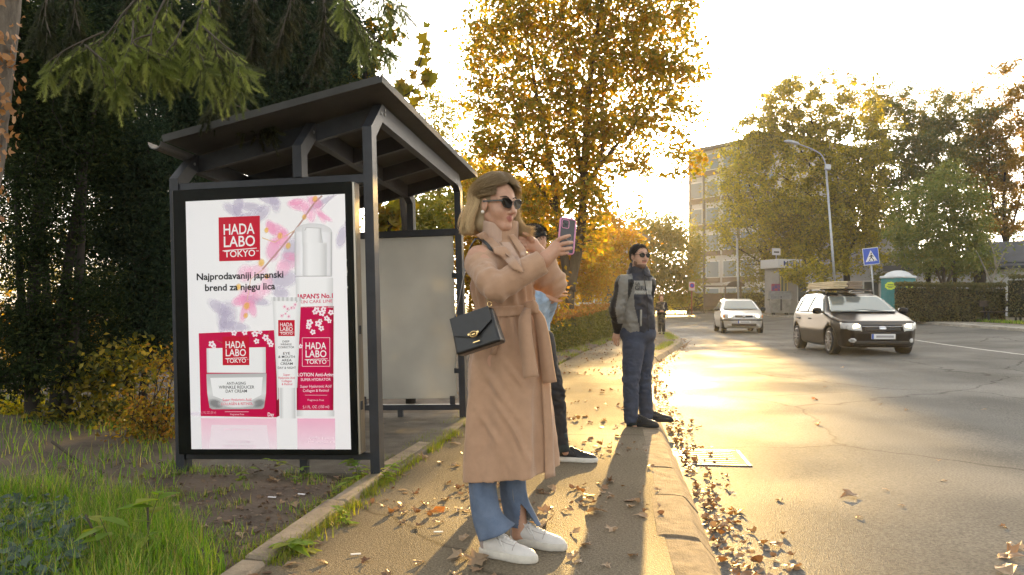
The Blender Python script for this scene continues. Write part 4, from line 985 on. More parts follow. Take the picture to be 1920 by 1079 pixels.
drape(cf, Z1([(296, 452), (345, 492), (430, 560), (500, 635), (548, 700)]), Z1([(240, 478), (300, 520), (352, 560), (385, 545), (388, 552)]), .012, 'coat_collar', m_coat, ct, 3.3, 3.9, bulge=.008)
drape(cf, Z1([(352, 560), (385, 548), (432, 548), (500, 630), (548, 712)]), Z1([(352, 560), (360, 590), (400, 610), (478, 690), (540, 715)]), .018, 'lapel', m_coat, ct, 3.3, 3.9, bulge=.006)
drape(cf, Z1([(448, 478), (470, 510), (520, 590), (545, 650), (552, 700)]), Z1([(478, 470), (520, 515), (560, 570), (575, 640), (560, 700)]), .012, 'lapel', m_coat, ct, 3.4, 3.95, bulge=.006)
# turtleneck
nb = W(934, 470, 3.68); nt_ = Hc+Rh@np.array([-.006, 0, -.092])
nf = Field(nb-.14, nb+[.14, .14, .17], .004); ax = nrm(nt_-nb)
nf.cap(nb-[0, 0, .03], nb+ax*.055, .085, .064, .02); nf.cap(nb+ax*.02, nt_, .062, .060, .02)
nf.cap(nb+ax*.085, nt_+ax*.004, .064, .061, .008)
nf.clip(lambda X, Y, Z: (X-nt_[0])*(ax[0]+.28)+(Y-nt_[1])*ax[1]+(Z-nt_[2])*ax[2]-.012)
V, Q = nf.net(1); mesh('turtleneck', V, Q, m_knit, wl, True)
# belt, knot and tails
bl = crop(tf, (-.3, 3.3, .98), (.2, 4.0, 1.22)); g = bl.like()
Zg = (bl.lo[2]+bl.h*np.arange(bl.n[2]))[None, None, :]; Xg = (bl.lo[0]+bl.h*np.arange(bl.n[0]))[:, None, None]
g.F = np.maximum(np.abs(bl.F-.006)-.006, np.abs(Zg-(HZ(583)+.06*(Xg-.02)))-.024).astype(np.float32)
V, Q = g.net(1); bt = mesh('belt', V, Q, m_coat, ct, True)
kf = Field(W(1000, 580, 3.50)-.12, W(1000, 580, 3.50)+.12, .004); kc = W(996, 576, 3.535)
kf.ell(kc, (.036, .016, .024), hframe((1, -.3), .45), .004); kf.ell(kc+[.014, -.008, .002], (.018, .015, .032), hframe((1, -.3), -.35), .003)
V, Q = kf.net(1); mesh('belt_knot', V, Q, m_coat, bt, True)
for P_, w_ in (([(990, 578, 3.53), (984, 600, 3.495), (986, 640, 3.462), (992, 680, 3.44), (996, 708, 3.43)], .066), ([(1002, 580, 3.56), (1012, 602, 3.57), (1020, 640, 3.56), (1026, 685, 3.55), (1031, 718, 3.55)], .062)):
    P = smoothpath([W(*p) for p in P_], 5); ww = np.interp(np.linspace(0, 1, len(P)), [0, .25, 1], [.03, w_*.85, w_])
    V, F = ribbon(P, ww, .008, np.array([.9, -.25, .02])); mesh('belt_tail', V, F, m_coat, bt, True)
# front edge of the coat and a slanted pocket welt
drape(tf, [(1006, 605), (1014, 700), (1020, 800), (1022, 899)], [(1016, 605), (1029, 700), (1036, 800), (1041, 893)], .010, 'front_flap', m_coat, ct, 3.3, 4.0, m=4, n=30)
drape(tf, zoomp([(642, 900), (722, 700)], 830, 540, 7.19), zoomp([(705, 905), (770, 690)], 830, 540, 7.19), .007, 'pocket_welt', m_coat, ct, 3.45, 3.8, m=2, n=5, th=.003)
# cuff strap edge
# jeans
m_den = M('denim', (.075, .11, .18), .85, var=.45, vs=10, bump=.3, bs=500, col2=(.14, .185, .27)); m_denin = M('denim_inside', (.14, .19, .26), .9)
m_stitch = M('stitch', (.30, .26, .20), .8)
def trouser(rings, name, mat, parent, n=28, fold=.006, seed=0., slit=None):
    RR = []
    for i, (xl, yl, xr, yr, d, rd) in enumerate(rings):
        a = W(xl, yl, d); b = W(xr, yr, d); c = (a+b)/2; e = (b-a)/2; t = np.linspace(0, 2*np.pi, n, endpoint=False)
        z = .5*np.sin(t*3+i*1.1+seed)*fold+.5*np.sin(t*5-i*.9)*fold
        RR.append(c+np.cos(t)[:, None]*e*(1+z[:, None]/.06)+np.sin(t)[:, None]*np.array([.25*0, rd, 0])*(1+z[:, None]/.06))
    # refine along the length
    RR = np.array(RR); m_ = len(RR); Rf = smoothpath(RR.reshape(m_, -1), 12 if slit else 4).reshape(-1, n, 3)
    V, F = loft(list(Rf), n); F = F[:-2]
    if slit is not None:
        nr = len(Rf); k0, r0, wd = slit; G_ = []
        for j, f in enumerate(F):
            r, k = divmod(j, n)
            if r > r0*nr and abs(k+.5-k0) < .6+wd*(r-r0*nr)/(nr*(1-r0)): continue
            G_.append(f)
        F = G_
    o = mesh(name, V, F, mat, parent, True)
    md = o.modifiers.new('s', 'SOLIDIFY'); md.thickness = .004; md.offset = -1
    return o
trouser([(880, 840, 932, 840, 3.62, .062), (880, 900, 929, 900, 3.61, .058), (882, 930, 931, 928, 3.60, .056), (888, 965, 937, 955, 3.58, .060), (894, 990, 950, 972, 3.56, .066), (899, 1013, 964, 984, 3.54, .070)], 'jeans_leg', m_den, wl)
o = trouser([(938, 840, 987, 840, 3.76, .058), (939, 895, 985, 895, 3.75, .056), (942, 930, 989, 930, 3.745, .056), (947, 960, 1000, 955, 3.735, .058), (951, 985, 1012, 984, 3.72, .062)], 'jeans_leg', m_den, wl, n=120, seed=2., slit=(96.5, .56, 13.5))
for P_ in (((896.5, 905, 3.563), (899, 940, 3.548), (904, 970, 3.53), (910, 998, 3.50)), ((960, 900, 3.697), (962, 930, 3.688), (966, 955, 3.68))):
    sb = MB(); sb.tube([W(*p) for p in P_], .0016, 4); sb.build('jeans_seam', m_stitch, wl)
# shoes
m_ls = M('white_leather', (.66, .63, .60), .5, var=.06, vs=20, bump=.15, bs=260, spec=.4); m_ht = M('grey_heel', (.34, .29, .28), .6); m_sl = M('cream_sole', (.60, .56, .49), .65, var=.12, vs=18); m_lc = M('white_lace', (.72, .70, .68), .8)
hd_ = np.array([.885, -.46])
shoe(wl, W(905, 1041, 3.585)*[1, 1, 0]+[-.012, .01, 0], hd_, .285, (m_ls, m_ht, m_sl, m_lc), name='sneaker')
shoe(wl, W(962, 1010, 3.765)*[1, 1, 0]+[-.012, .0, 0], np.array([.90, -.44]), .285, (m_ls, m_ht, m_sl, m_lc), name='sneaker')
# hair
m_hair = hairmat('blond_hair', 0, 0, 0)
cH = np.array([-.012, 0, .018]); EH = np.array([.100, .083, .116])
hf = Field(Hc-.24, Hc+.24, .005)
toW = lambda p: Hc+Rh@np.asarray(p, float)
hf.ell(toW((-.022, 0, .034)), (.094, .079, .092), Rh, .02); hf.ell(toW((-.060, 0, -.035)), (.052, .072, .08), Rh, .03); hf.ell(toW((-.062, .0, -.095)), (.050, .075, .045), Rh, .03); hf.ell(toW((-.01, .075, -.06)), (.040, .020, .085), Rh, .02)
hf.ell(toW((.070, 0, -.035)), (.078, .072, .118), Rh, .012, True); hf.ell(toW((.032, -.088, -.048)), (.046, .032, .056), Rh, .01, True)
V, Q = hf.net(1); l_ = (V-Hc)@Rh
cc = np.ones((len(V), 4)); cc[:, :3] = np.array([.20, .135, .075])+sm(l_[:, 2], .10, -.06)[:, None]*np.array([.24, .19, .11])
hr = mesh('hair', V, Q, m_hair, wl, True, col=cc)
N = 14000; K = 17; rg = np.random.default_rng(5)
phi = np.radians(rg.uniform(-180, 180, N)); th0 = np.radians(rg.uniform(25, 88, N)); lay = rg.uniform(1.0, 1.13, N)
xt = rg.random(N) < .2; phi = np.where(xt, -np.radians(rg.uniform(30, 100, N)), phi); th0 = np.where(xt, np.radians(rg.uniform(12, 60, N)), th0); lay = np.where(xt, rg.uniform(1.0, 1.05, N), lay)
ul = rg.random(N) < .22; phi = np.where(ul, np.where(rg.random(N) < .7, -1, 1)*np.radians(rg.uniform(100, 180, N)), phi); th0 = np.where(ul, np.radians(rg.uniform(5, 45, N)), th0); lay = np.where(ul, rg.uniform(.84, 1.0, N), lay)
a0 = np.abs(phi)
left = phi > 0
pe = np.where(left, np.where(a0 < R_(75), R_(70)+(a0/R_(75))*R_(25), a0), np.where(a0 < R_(112), R_(106)+(a0/R_(112))*R_(26), a0))
front = a0 < R_(46); th0 = np.where(front, np.maximum(th0, R_(47)), th0)
s_ = np.linspace(0, 1, K)[None]
e = np.clip(s_/.52, 0, 1); t = np.clip((s_-.52)/.48, 0, 1)
el = th0[:, None]*(1-e)+R_(-6)*e
ph = np.where(left, 1, -1)[:, None]*(a0[:, None]+(pe-a0)[:, None]*sm(e, .0, .75))
lock = np.round(phi*9)/9; lockh = np.sin(lock*37.3)*43758.5; lockr = (lockh-np.floor(lockh))[:, None]
wob = .05*np.sin(s_*10+lockr*6+rg.normal(0, .5, N)[:, None])*t+.07*(lockr-.5)*sm(s_, .1, .6)+.025*np.sin(phi*30)[:, None]*sm(s_, .0, .5)
fly = (rg.random(N) < .05)[:, None]; wob = wob+fly*rg.uniform(.05, .22, N)[:, None]*np.sin(s_*np.pi*rg.uniform(.6, 1.2, N)[:, None])
mlt = lay[:, None]*(1+.10*np.sin(e*np.pi))
back = np.clip((np.abs(ph)-R_(70))/R_(60), 0, 1)
rad = mlt*(1+np.sin(t*2.2)*(.20+.26*back)+(.16*rg.uniform(-.6, 1.3, N)[:, None])*np.clip((t-.6)/.4, 0, 1)**1.6+wob)
# hair by the far cheek swings forward
fw = (left & (pe < R_(112)))[:, None]*np.clip((t-.35)/.65, 0, 1)**1.5
drop = (rg.uniform(.128, .178, N)-.012*np.cos(pe))[:, None]
P = np.stack([cH[0]+EH[0]*np.cos(el)*np.cos(ph)*rad, cH[1]+EH[1]*np.cos(el)*np.sin(ph)*rad, cH[2]+EH[2]*np.sin(el)*mlt*(1-.0*t)-t*drop+.035*np.clip((t-.72)/.28, 0, 1)**2], -1)
P[..., 0] += fw*.085*rg.uniform(.4, 1.15, N)[:, None]; P[..., 1] += fw*.02
P = P+rg.normal(0, .0012, (N, 1, 3)); P[..., :2] += (P[..., :2]-cH[:2])*(wob*.5)[..., None]*(1-t)[..., None]
V, F = strands(Hc+P@Rh.T, np.interp(np.linspace(0, 1, K), [0, .1, .8, 1], [.0005, .0007, .00065, .0002])[None]*np.ones((N, 1)), 3)
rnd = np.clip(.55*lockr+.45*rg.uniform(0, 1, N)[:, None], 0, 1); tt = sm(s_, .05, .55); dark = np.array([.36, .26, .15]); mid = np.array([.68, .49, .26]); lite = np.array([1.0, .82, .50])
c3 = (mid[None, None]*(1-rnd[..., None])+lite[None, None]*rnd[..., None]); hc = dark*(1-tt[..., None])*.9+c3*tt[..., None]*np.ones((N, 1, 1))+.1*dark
col = np.ones((N, K, 3, 4)); col[..., :3] = hc[:, :, None]
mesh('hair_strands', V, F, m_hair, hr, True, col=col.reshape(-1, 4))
# eyebrows, glasses, earring
m_brow = M('brow', (.06, .038, .025), .8); m_gf = M('glasses_frame', (.012, .010, .009), .18, spec=.6); m_gl = M('glasses_lens', (.008, .007, .007), .12, spec=.25)
def face_bits(P, parent, k=1.0, brow=m_brow, lens_h=.020, aviator=False, browz=.028, fm=m_gf):
    for s_ in (-1, 1):
        b = MB(); b.tube(smoothpath([P(.0855, .012*s_, browz), P(.083, .030*s_, browz+.006), P(.066, .052*s_, browz+.001)], 4), [.0022*k]*3+[.003*k]*3+[.0024*k]*2+[.0012*k], 6); b.build('eyebrow', brow, parent, True)
    gl = MB(); fr = MB()
    for s_ in (-1, 1):
        pl = []
        for q in np.linspace(0, 2*np.pi, 20, endpoint=False):
            u, v = math.cos(q), math.sin(q)
            uu = .0265*np.sign(u)*abs(u)**.75; vv = lens_h*np.sign(v)*abs(v)**.75*(1.0 if v > 0 else 1.0)
            if v < 0: uu *= .86
            y = .0325*s_+uu; pl.append((y, .004+vv+(.004*u*s_ if not aviator else 0)))
        f0 = [P(.1015-1.9*y*y*1.6, y, z) for y, z in pl]; f1 = [P(.0985-1.9*y*y*1.6, y, z) for y, z in pl]; n = len(pl)
        gl.add(f0+f1, [list(range(n)), list(range(n, 2*n))[::-1]]+[[i, n+i, n+(i+1) % n, (i+1) % n] for i in range(n)])
        fr.tube(f0+[f0[0]], (.0026 if not aviator else .0012)*k, 6)
        fr.bar(P(.084, .060*s_, .014), P(-.012, .0815*s_, .008), .003*k, (.007 if not aviator else .003)*k)
        fr.bar(P(.094, .055*s_, .013), P(.083, .0615*s_, .013), .006*k, .007*k)
    fr.tube(smoothpath([P(.103, -.008, .010), P(.106, 0, .0125), P(.103, .008, .010)], 4), .0022*k, 6)
    g0 = fr.build('sunglasses', fm, parent); gl.build('lens', m_gl, g0)
face_bits(HPf, wl)
er = MB(); er.lathe([(.0001, -.0085)]+[(.0085*math.cos(a), .0085*math.sin(a)) for a in np.linspace(-1.4, 1.4, 8)]+[(.0001, .0085)], HPf(-.001, -.088, -.040), 12); er.build('earring', M('pearl', (.75, .70, .62), .15, coat=.5), wl, True)
# phone
pc = W(1063, 443, 3.452); pn_ = nrm([.42, -.90, .05]); pu = nrm(np.array([.12, .02, 1])-pn_*np.dot([.12, .02, 1], pn_)); pr = np.cross(pu, pn_); Rp = np.stack([pr, pu, -pn_], 1)
ph_ = thing('phone', 'smartphone in a pink edged clear case held up by the woman', 'phone', pc)
b = MB(); b.box(pc, (.070, .146, .0075), Rp, .003); b.build('phone_body', M('phone_back', (.05, .048, .055), .25, spec=.6), ph_)
def rrect(w_, h_, r, n=5):
    P = []
    for (cx_, cy_), a0_ in (((w_/2-r, h_/2-r), 0), ((-w_/2+r, h_/2-r), 90), ((-w_/2+r, -h_/2+r), 180), ((w_/2-r, -h_/2+r), 270)):
        for a in np.linspace(0, 90, n): P.append((cx_+r*math.cos(R_(a0_+a)), cy_+r*math.sin(R_(a0_+a))))
    return P
def p3(u, v, o): return pc+pr*u+pu*v+pn_*o
m_pink = M('pink_case', (.62, .25, .42), .35)
b = MB(); P = [p3(u, v, .0) for u, v in rrect(.075, .151, .012)]; b.tube(P+[P[0]], .0042, 6); b.build('case_edge', m_pink, ph_, True)
b = MB(); P = [p3(u-.014, v+.050, .005) for u, v in rrect(.034, .036, .008)]; b.tube(P+[P[0]], .0018, 5); b.build('camera_frame', m_pink, ph_, True)
b = MB()
for u, v in ((-.021, .058), (-.021, .043), (-.008, .051)): b.lathe([(.0058, 0), (.0058, .003), (.004, .0034)], p3(u, v, .004), 12, np.stack([pr, pu, pn_], 1))
b.build('camera_lens', M('lens_glass', (.01, .01, .014), .08, spec=.8), ph_)
b = MB(); P = [p3(.004+.013*math.cos(a), -.008+.013*math.sin(a), .008) for a in np.linspace(0, 2*np.pi, 17)]; b.tube(P, .0016, 5); b.build('ring_grip', M('ring_metal', (.5, .5, .5), .25, .9), ph_, True)
# handbag
bc_ = W(894, 622, 3.36); nfr = nrm([-.28, -.95, .12])
tx = nrm(np.array([.93, -.16, .30])); tx = nrm(tx-nfr*np.dot(tx, nfr)); tu = np.cross(-nfr, tx)*-1; tu = np.cross(tx, nfr)*-1
if tu[2] < 0: tu = -tu
Rb = np.stack([tx, nfr, tu], 1)
bg_ = thing('handbag', 'black leather crossbody handbag with gold clasp hanging at the hip', 'handbag', bc_)
m_lea = M('black_leather', (.010, .010, .011), .32, var=.3, vs=30, bump=.12, bs=300, spec=.5); m_gold = M('gold', (.72, .52, .24), .25, .95)
B3 = lambda u, n_, v: bc_+tx*u+nfr*n_+tu*v
bfb = Field(bc_-.2, bc_+.2, .004)
def bagfn(X, Y, Z):
    qx = (X-bc_[0])*tx[0]+(Y-bc_[1])*tx[1]+(Z-bc_[2])*tx[2]; qn = (X-bc_[0])*nfr[0]+(Y-bc_[1])*nfr[1]+(Z-bc_[2])*nfr[2]; qz = (X-bc_[0])*tu[0]+(Y-bc_[1])*tu[1]+(Z-bc_[2])*tu[2]
    wq = np.abs(qx)-(.098-.14*qz*.3-.012); nq = np.abs(qn)-(.036-.22*(qz+.02)*.5-.010); zq = np.abs(qz)-.078+.012
    return (np.sqrt(np.maximum(wq, 0)**2+np.maximum(nq, 0)**2+np.maximum(zq, 0)**2)+np.minimum(np.maximum(np.maximum(wq, nq), zq), 0)-.012).astype(np.float32)
bfb.fn(bagfn, bfb.lo, bfb.lo+bfb.h*bfb.n, .001); V, Q = bfb.net(1); bb = mesh('bag_body', V, Q, m_lea, bg_, True)
fl = MB(); pl = [(-.088, .080), (.088, .080), (.088, .02), (.020, -.022), (-.020, -.022), (-.088, .005)]
def flapM(V): return np.array([B3(x, .048-.11*(y+.02)+.0+z, y) for x, y, z in V])
fl.prism([(x, y) for x, y in pl], 0.0, .005, flapM); fl.build('flap', m_lea, bg_)
cb_ = MB(); P = [B3(.002+.016*math.cos(a), .064, -.018+.011*math.sin(a)) for a in np.linspace(0, 2*np.pi, 15)]; cb_.tube(P, .0034, 6)
for u in (-.018, .022): cb_.box(B3(u, .063, -.014), (.010, .006, .009), Rb, .001)
cb_.box(B3(.002, .064, -.018), (.016, .005, .006), Rb, .001); cb_.box(B3(.004, .0565, -.050), (.030, .003, .004), Rb)
cb_.build('clasp', m_gold, bg_)
rg_ = MB(); P = [B3(.088+.009*math.cos(a), .01, .092+.011*math.sin(a)) for a in np.linspace(0, 2*np.pi, 13)]; rg_.tube(P, .002, 6)
P = [B3(.088+.007*math.cos(a), .01+.007*math.sin(a), .112) for a in np.linspace(0, 2*np.pi, 13)]; rg_.tube(P, .0018, 6); rg_.build('strap_ring', m_gold, bg_, True)
st_ = MB()
V, F = ribbon(smoothpath([W(899, 447, 3.62), W(906, 452, 3.545), W(917, 463, 3.535), W(924, 480, 3.535), W(927, 500, 3.52), W(930, 540, 3.46), B3(.088, .012, .12)], 6), .014, .004, np.array([.8, .1, .5])); st_.add(V, F)
V, F = ribbon(smoothpath([B3(-.092, .0, .07), W(858, 580, 3.42), W(866, 540, 3.50), W(872, 505, 3.66), W(880, 470, 3.76), W(890, 450, 3.72), W(899, 447, 3.62)], 6), .012, .004, np.array([.3, -.9, .0])); st_.add(V, F)
st_.build('shoulder_strap', m_lea, bg_)
# ---------------------------------------------------------------- man in the two-tone jacket
DM = 7.42
PM = lambda x, y, d=DM: W(x, y, d)
hM = PM(1199, 481, DM); RM = hframe((.42, -.91), .0)
ml = thing('person', 'man in grey and navy zip jacket and dark jeans, hands behind his back', 'person', (hM[0], hM[1], 0))
kM = .97
bm = Field((hM[0]-.42, 6.9, -.005), (hM[0]+.42, 7.95, 1.72), .0062)
mF = nrm([.78, -.62, 0]); mL = np.array([-mF[1], mF[0], 0])
ch = PM(1193, 548, 7.45); pe = PM(1196, 632, 7.45)
sR, sL = PM(1170, 531, 7.33), PM(1214, 532, 7.55)
eR, w1 = PM(1156, 580, 7.36), PM(1160, 618, 7.50); eL, w2 = PM(1208, 582, 7.70), PM(1180, 620, 7.66)
bm.cap(pe, ch, .095, .11, .05).cap(sR, sL, .045, .045, .04).cap(PM(1193, 525, 7.45), hM+RM@np.array([-.02, 0, -.07]), .062, .056, .02)
for a, b, c in ((sR, eR, w1), (sL, eL, w2)): bm.cap(a, b, .042, .038, .02).cap(b, c, .036, .026, .015)
aR, aL = PM(1183, 786, 7.38), PM(1212, 776, 7.62)
for hp, kn, an in ((PM(1188, 650, 7.41), PM(1183, 712, 7.385), aR), (PM(1206, 650, 7.52), PM(1205, 708, 7.56), aL)): bm.cap(hp, kn, .065, .042, .02).cap(kn, an, .04, .032, .02).cap(an, an+[.03, -.02, -.06], .032, .026, .01)
PHm = add_head(bm, hM, RM, kM)
add_hand(bm, w1, nrm([-.25, .15, -.9]), nrm([-.5, -.8, 0]), 1, .45)
V, Q = bm.net(1); c = (V[Q].mean(1)-hM)@RM/kM
mi = np.zeros(len(Q), int); mi[(np.abs(c[:, 1]) < .024) & (c[:, 0] > .075) & (np.abs(c[:, 2]+.061) < .009)] = 1
# short beard and moustache
bd = (c[:, 2] < -.080+0*c[:, 0]) & (c[:, 0] > .01) & (c[:, 2] > -.135) | ((np.abs(c[:, 1]) > .050) & (c[:, 2] < -.045-.25*c[:, 0]) & (c[:, 0] > .0) & (c[:, 0] < .04) & (c[:, 2] > -.13)) | ((np.abs(c[:, 1]) < .027) & (c[:, 0] > .07) & (c[:, 2] < -.044) & (c[:, 2] > -.053))
mi[bd & (mi == 0)] = 2
m_beard = M('beard', (.17, .095, .065), .85, var=.4, vs=160, bump=.4, bs=500)
mesh('body', V, Q, [m_skin2, m_lip, m_beard], ml, True, mi)
face_bits(PHm, ml, kM, M('brow_dark', (.02, .013, .01), .8), .0215, True, .030, M('thin_frame', (.05, .045, .04), .25, .8))
m_dark = hairmat('dark_hair', 0, 0, 0)
def short_hair(c, R, k, parent, colr, N=1800, ln=.03, seed=3, h=.006):
    T = lambda p: c+(np.asarray(p)*k)@R.T
    f = Field(c-.2, c+.2, h); f.ell(T((-.018, 0, .040)), np.array([.095, .079, .083])*k, R, .02); f.ell(T((-.062, 0, .0)), np.array([.040, .062, .046])*k, R, .02)
    f.ell(T((.080, 0, -.030)), np.array([.080, .085, .105])*k, R, .01, True); f.ell(T((.02, .08, -.055)), np.array([.065, .050, .062])*k, R, .01, True); f.ell(T((.02, -.08, -.055)), np.array([.06, .05, .055])*k, R, .01, True)
    V, Q = f.net(1); o = mesh('hair', V, Q, m_dark, parent, True, col=np.tile([*colr, 1], (len(V), 1)))
    rg = np.random.default_rng(seed); i = rg.integers(0, len(V), N); Nn = vnormals(V, Q)[i]; p0 = V[i]
    d = Nn*.45+R[:, 0]*.35-R[:, 2]*.25*(Nn@R[:, 2] < .5)[:, None]+rg.normal(0, .16, (N, 3)); d /= np.linalg.norm(d, axis=1, keepdims=True); t = np.linspace(0, 1, 4)[None, :, None]
    P = p0[:, None]+d[:, None]*t*ln*rg.uniform(.5, 1, N)[:, None, None]-np.array([0, 0, 1])*t**2*.006
    Vs, Fs = strands(P, np.array([.0016, .0014, .001, .0004])[None]*np.ones((N, 1)), 3)
    mesh('hair_strands', Vs, Fs, m_dark, o, True, col=np.tile([*(np.array(colr)*1.3), 1], (len(Vs), 1))); return o
short_hair(hM, RM, kM, ml, (.022, .015, .011), 2600, .013)
# jacket
jf = Field((hM[0]-.42, 6.95, .82), (hM[0]+.42, 7.95, 1.52), .007)
JR = np.array([(497, 1186, 1214, .08), (508, 1180, 1219, .10), (520, 1172, 1222, .13), (540, 1168, 1223, .15), (575, 1166, 1226, .16), (600, 1163, 1229, .165), (616, 1165, 1229, .155), (626, 1168, 1225, .145)], float)
jz = (HC+(YH-JR[:, 0])/FPX*DM)[::-1]; jl = ((JR[:, 1]-CX)/FPX*DM)[::-1]; jr = ((JR[:, 2]-CX)/FPX*DM)[::-1]; jb = JR[:, 3][::-1]
def jfn(X, Y, Z):
    xl = np.interp(Z, jz, jl); xr = np.interp(Z, jz, jr); b = np.interp(Z, jz, jb); a = (xr-xl)/2; u = (X-(xr+xl)/2)/a; v = (Y-7.46)/b; th = np.arctan2(v, u)
    return ((np.sqrt(u*u+v*v)-1)*np.minimum(a, b)*.9-.006*np.sin(7*th+5*Z)*np.clip((1.3-Z)/.3, 0, 1)).astype(np.float32)
jf.fn(jfn, jf.lo, jf.lo+jf.h*jf.n, .004)
jf.clip(lambda X, Y, Z: (HC+(YH-624)/FPX*DM)-Z+0*X+0*Y)
jb_ = jf.like(); jb_.F = jf.F.copy()
js = jf.like()
for a, b, c_ in ((sR, eR, w1), (sL, eL, w2)): js.chain([a, b], [.080, .068], .02); js.chain([b, c_+(c_-b)*.06], [.066, .048], .02)
jf.F = np.minimum(jf.F, .2); A_ = jf.F; B_ = js.F; hh = np.clip(.5+.5*(A_-B_)/.02, 0, 1); jf.F = (A_*(1-hh)+B_*hh-.02*hh*(1-hh)).astype(np.float32)
V, Q = jf.net(1); V = wrinkle(V, Q, .012, 7, 4.4, None, (1, 1, 1.3))
c = V[Q].mean(1); px = CX+FPX*c[:, 0]/c[:, 1]; py = YH-FPX*(c[:, 2]-HC)/c[:, 1]
sleeve = tri(js, c) < tri(jb_, c)+.004
uF = (c-PM(1193, 560, 7.46))@mF; uL = (c-PM(1193, 560, 7.46))@mL
mi = np.zeros(len(Q), int)                                # 0 grey, 1 navy, 2 pale print band, 3 black
body = ~sleeve
side_ = -uL*1.0
nb_ = np.interp(py, [500, 520, 540, 575, 592, 612, 626], [1180, 1186, 1188.5, 1189.5, 1194, 1198.5, 1199])
mi[body & (px > nb_)] = 1
mi[body & (py > 527) & (py < 552) & (px > nb_)] = 2
mi[body & (c[:, 1] > 7.50)] = 3
lb_ = np.interp(py, [520, 530, 582, 617, 630], [1163, 1156, 1146, 1152, 1154])
mi[sleeve & (px < lb_+np.interp(py, [520, 540, 600], [0, 6, 8]))] = 3
mi[sleeve & (px > 1178-(py-524)*.02) & (py > 524) & (py < 566)] = 3
mi[sleeve & (py > 607)] = 3
mi[body & (uF < -.10)] = 0
m_jg = M('jacket_grey', (.20, .195, .18), .75, var=.12, vs=25, bump=.2, bs=300); m_jn = M('jacket_navy', (.020, .022, .034), .6, var=.2, vs=20, bump=.2, bs=300)
m_jp = M('jacket_pale', (.27, .265, .24), .7, var=.1, vs=30); m_jk = M('jacket_black', (.012, .012, .014), .65, var=.2, vs=20)
jk = mesh('jacket', V, Q, [m_jg, m_jn, m_jp, m_jk], ml, True, mi)
# collar, half-open at the front
cfm = Field(hM-[.2, .2, .28], hM+[.2, .2, 0], .006); nb = PM(1194, 518, 7.45)
cfm.cap(nb, hM+RM@np.array([-.012, 0, -.085]), .098, .086, .01); cfm.cap(nb+[0, 0, .03], hM+RM@np.array([.01, 0, -.05]), .085, .078, .003, True)
cfm.clip(lambda X, Y, Z: Z-(HC+(YH-497)/FPX*DM)-.35*((X-hM[0])*-mF[0]+(Y-hM[1])*-mF[1])*.8)
V, Q = cfm.net(1); mesh('collar', V, Q, m_jn, jk, True)
drape(jb_, [(1206, 504), (1216, 512), (1224, 520)], [(1208, 518), (1213, 519), (1219, 520)], .02, 'collar_flap', m_jn, jk, 6.9, 7.8, 3, 8, .008)
def chest_text(txt, px0, py0, px1, py1, hpx, mat, name):
    Vg, Fg = glyphs(txt, .01); x = (Vg[:, 0]-Vg[:, 0].min())/np.ptp(Vg[:, 0]); y = Vg[:, 1]/CAPH
    P = np.stack([px0+(px1-px0)*x, py0+(py1-py0)*x-y*hpx], 1); mesh(name, seekpt(jb_, P, .012, 6.9, 7.8), Fg, mat, jk)
chest_text('GA', 1191, 534.5, 1200, 535, 5.8, m_jn, 'chest_lettering'); chest_text('GIRL', 1190.5, 544, 1213.5, 544.5, 8.0, m_jn, 'chest_lettering'); chest_text('ADVENTURE', 1190, 550, 1214, 550.8, 4.6, M('white_print', (.6, .6, .57), .7), 'chest_lettering')
drape(jb_, [(1200, 581), (1199.5, 612)], [(1204, 581), (1203.5, 612)], .013, 'pocket_zip', m_jp, jk, 6.9, 7.8, 2, 8, .004)
drape(jb_, [(1207, 520), (1212, 555), (1214, 590), (1215, 621)], [(1208.2, 520), (1213.2, 555), (1215.2, 590), (1216.2, 621)], .013, 'front_zip', m_jk, jk, 6.9, 7.8, 2, 12, .004)
# trousers
def legs(parent, pel_, hips, knees, anks, r, mat, h, name='jeans', crot=.14, wr=.010, seed=0):
    lo = np.minimum.reduce([*knees, *anks, *hips, pel_])-.2; hi = np.maximum.reduce([*knees, *anks, *hips, pel_])+.2
    f = Field(lo, hi, h); f.ell(pel_, (.17, .15, crot), None, .03)
    for a, b, c in zip(hips, knees, anks): f.cap(a, b, r[0], r[1], .03).cap(b, c, r[1], r[2], .02)
    zc = min(anks[0][2], anks[1][2]); f.clip(lambda X, Y, Z: zc-.055-Z+0*X+0*Y)
    V, Q = f.net(1); m_ = .35+.65*sm(np.abs(V[:, 2]-np.mean([k[2] for k in knees])), .30, .05)+.6*sm(V[:, 2], zc+.2, zc)
    V = wrinkle(V, Q, wr, 7.5, seed, m_, (1, 1, 1.6)); return mesh(name, V, Q, mat, parent, True)
m_dj = M('dark_jeans', (.030, .040, .068), .85, var=.3, vs=9, bump=.25, bs=400, col2=(.055, .070, .11))
legs(ml, PM(1196, 625, 7.46), [PM(1188, 650, 7.40), PM(1207, 650, 7.52)], [PM(1183, 712, 7.38), PM(1205, 708, 7.56)], [aR+[0, 0, -.005], aL+[0, 0, -.005]], (.105, .078, .064), m_dj, .007, wr=.011)
m_bk = M('black_leather_shoe', (.012, .012, .013), .4, var=.2, vs=30); m_bs = M('black_rubber', (.015, .015, .016), .7)
shoe(ml, np.array([*PM(1178, 790, 7.43)[:2], 0]), (.86, -.5), .295, (m_bk, m_bk, m_bs, m_bk), name='shoe')
shoe(ml, np.array([*PM(1204, 790, 7.70)[:2], 0]), (.97, -.22), .295, (m_bk, m_bk, m_bs, m_bk), name='shoe')
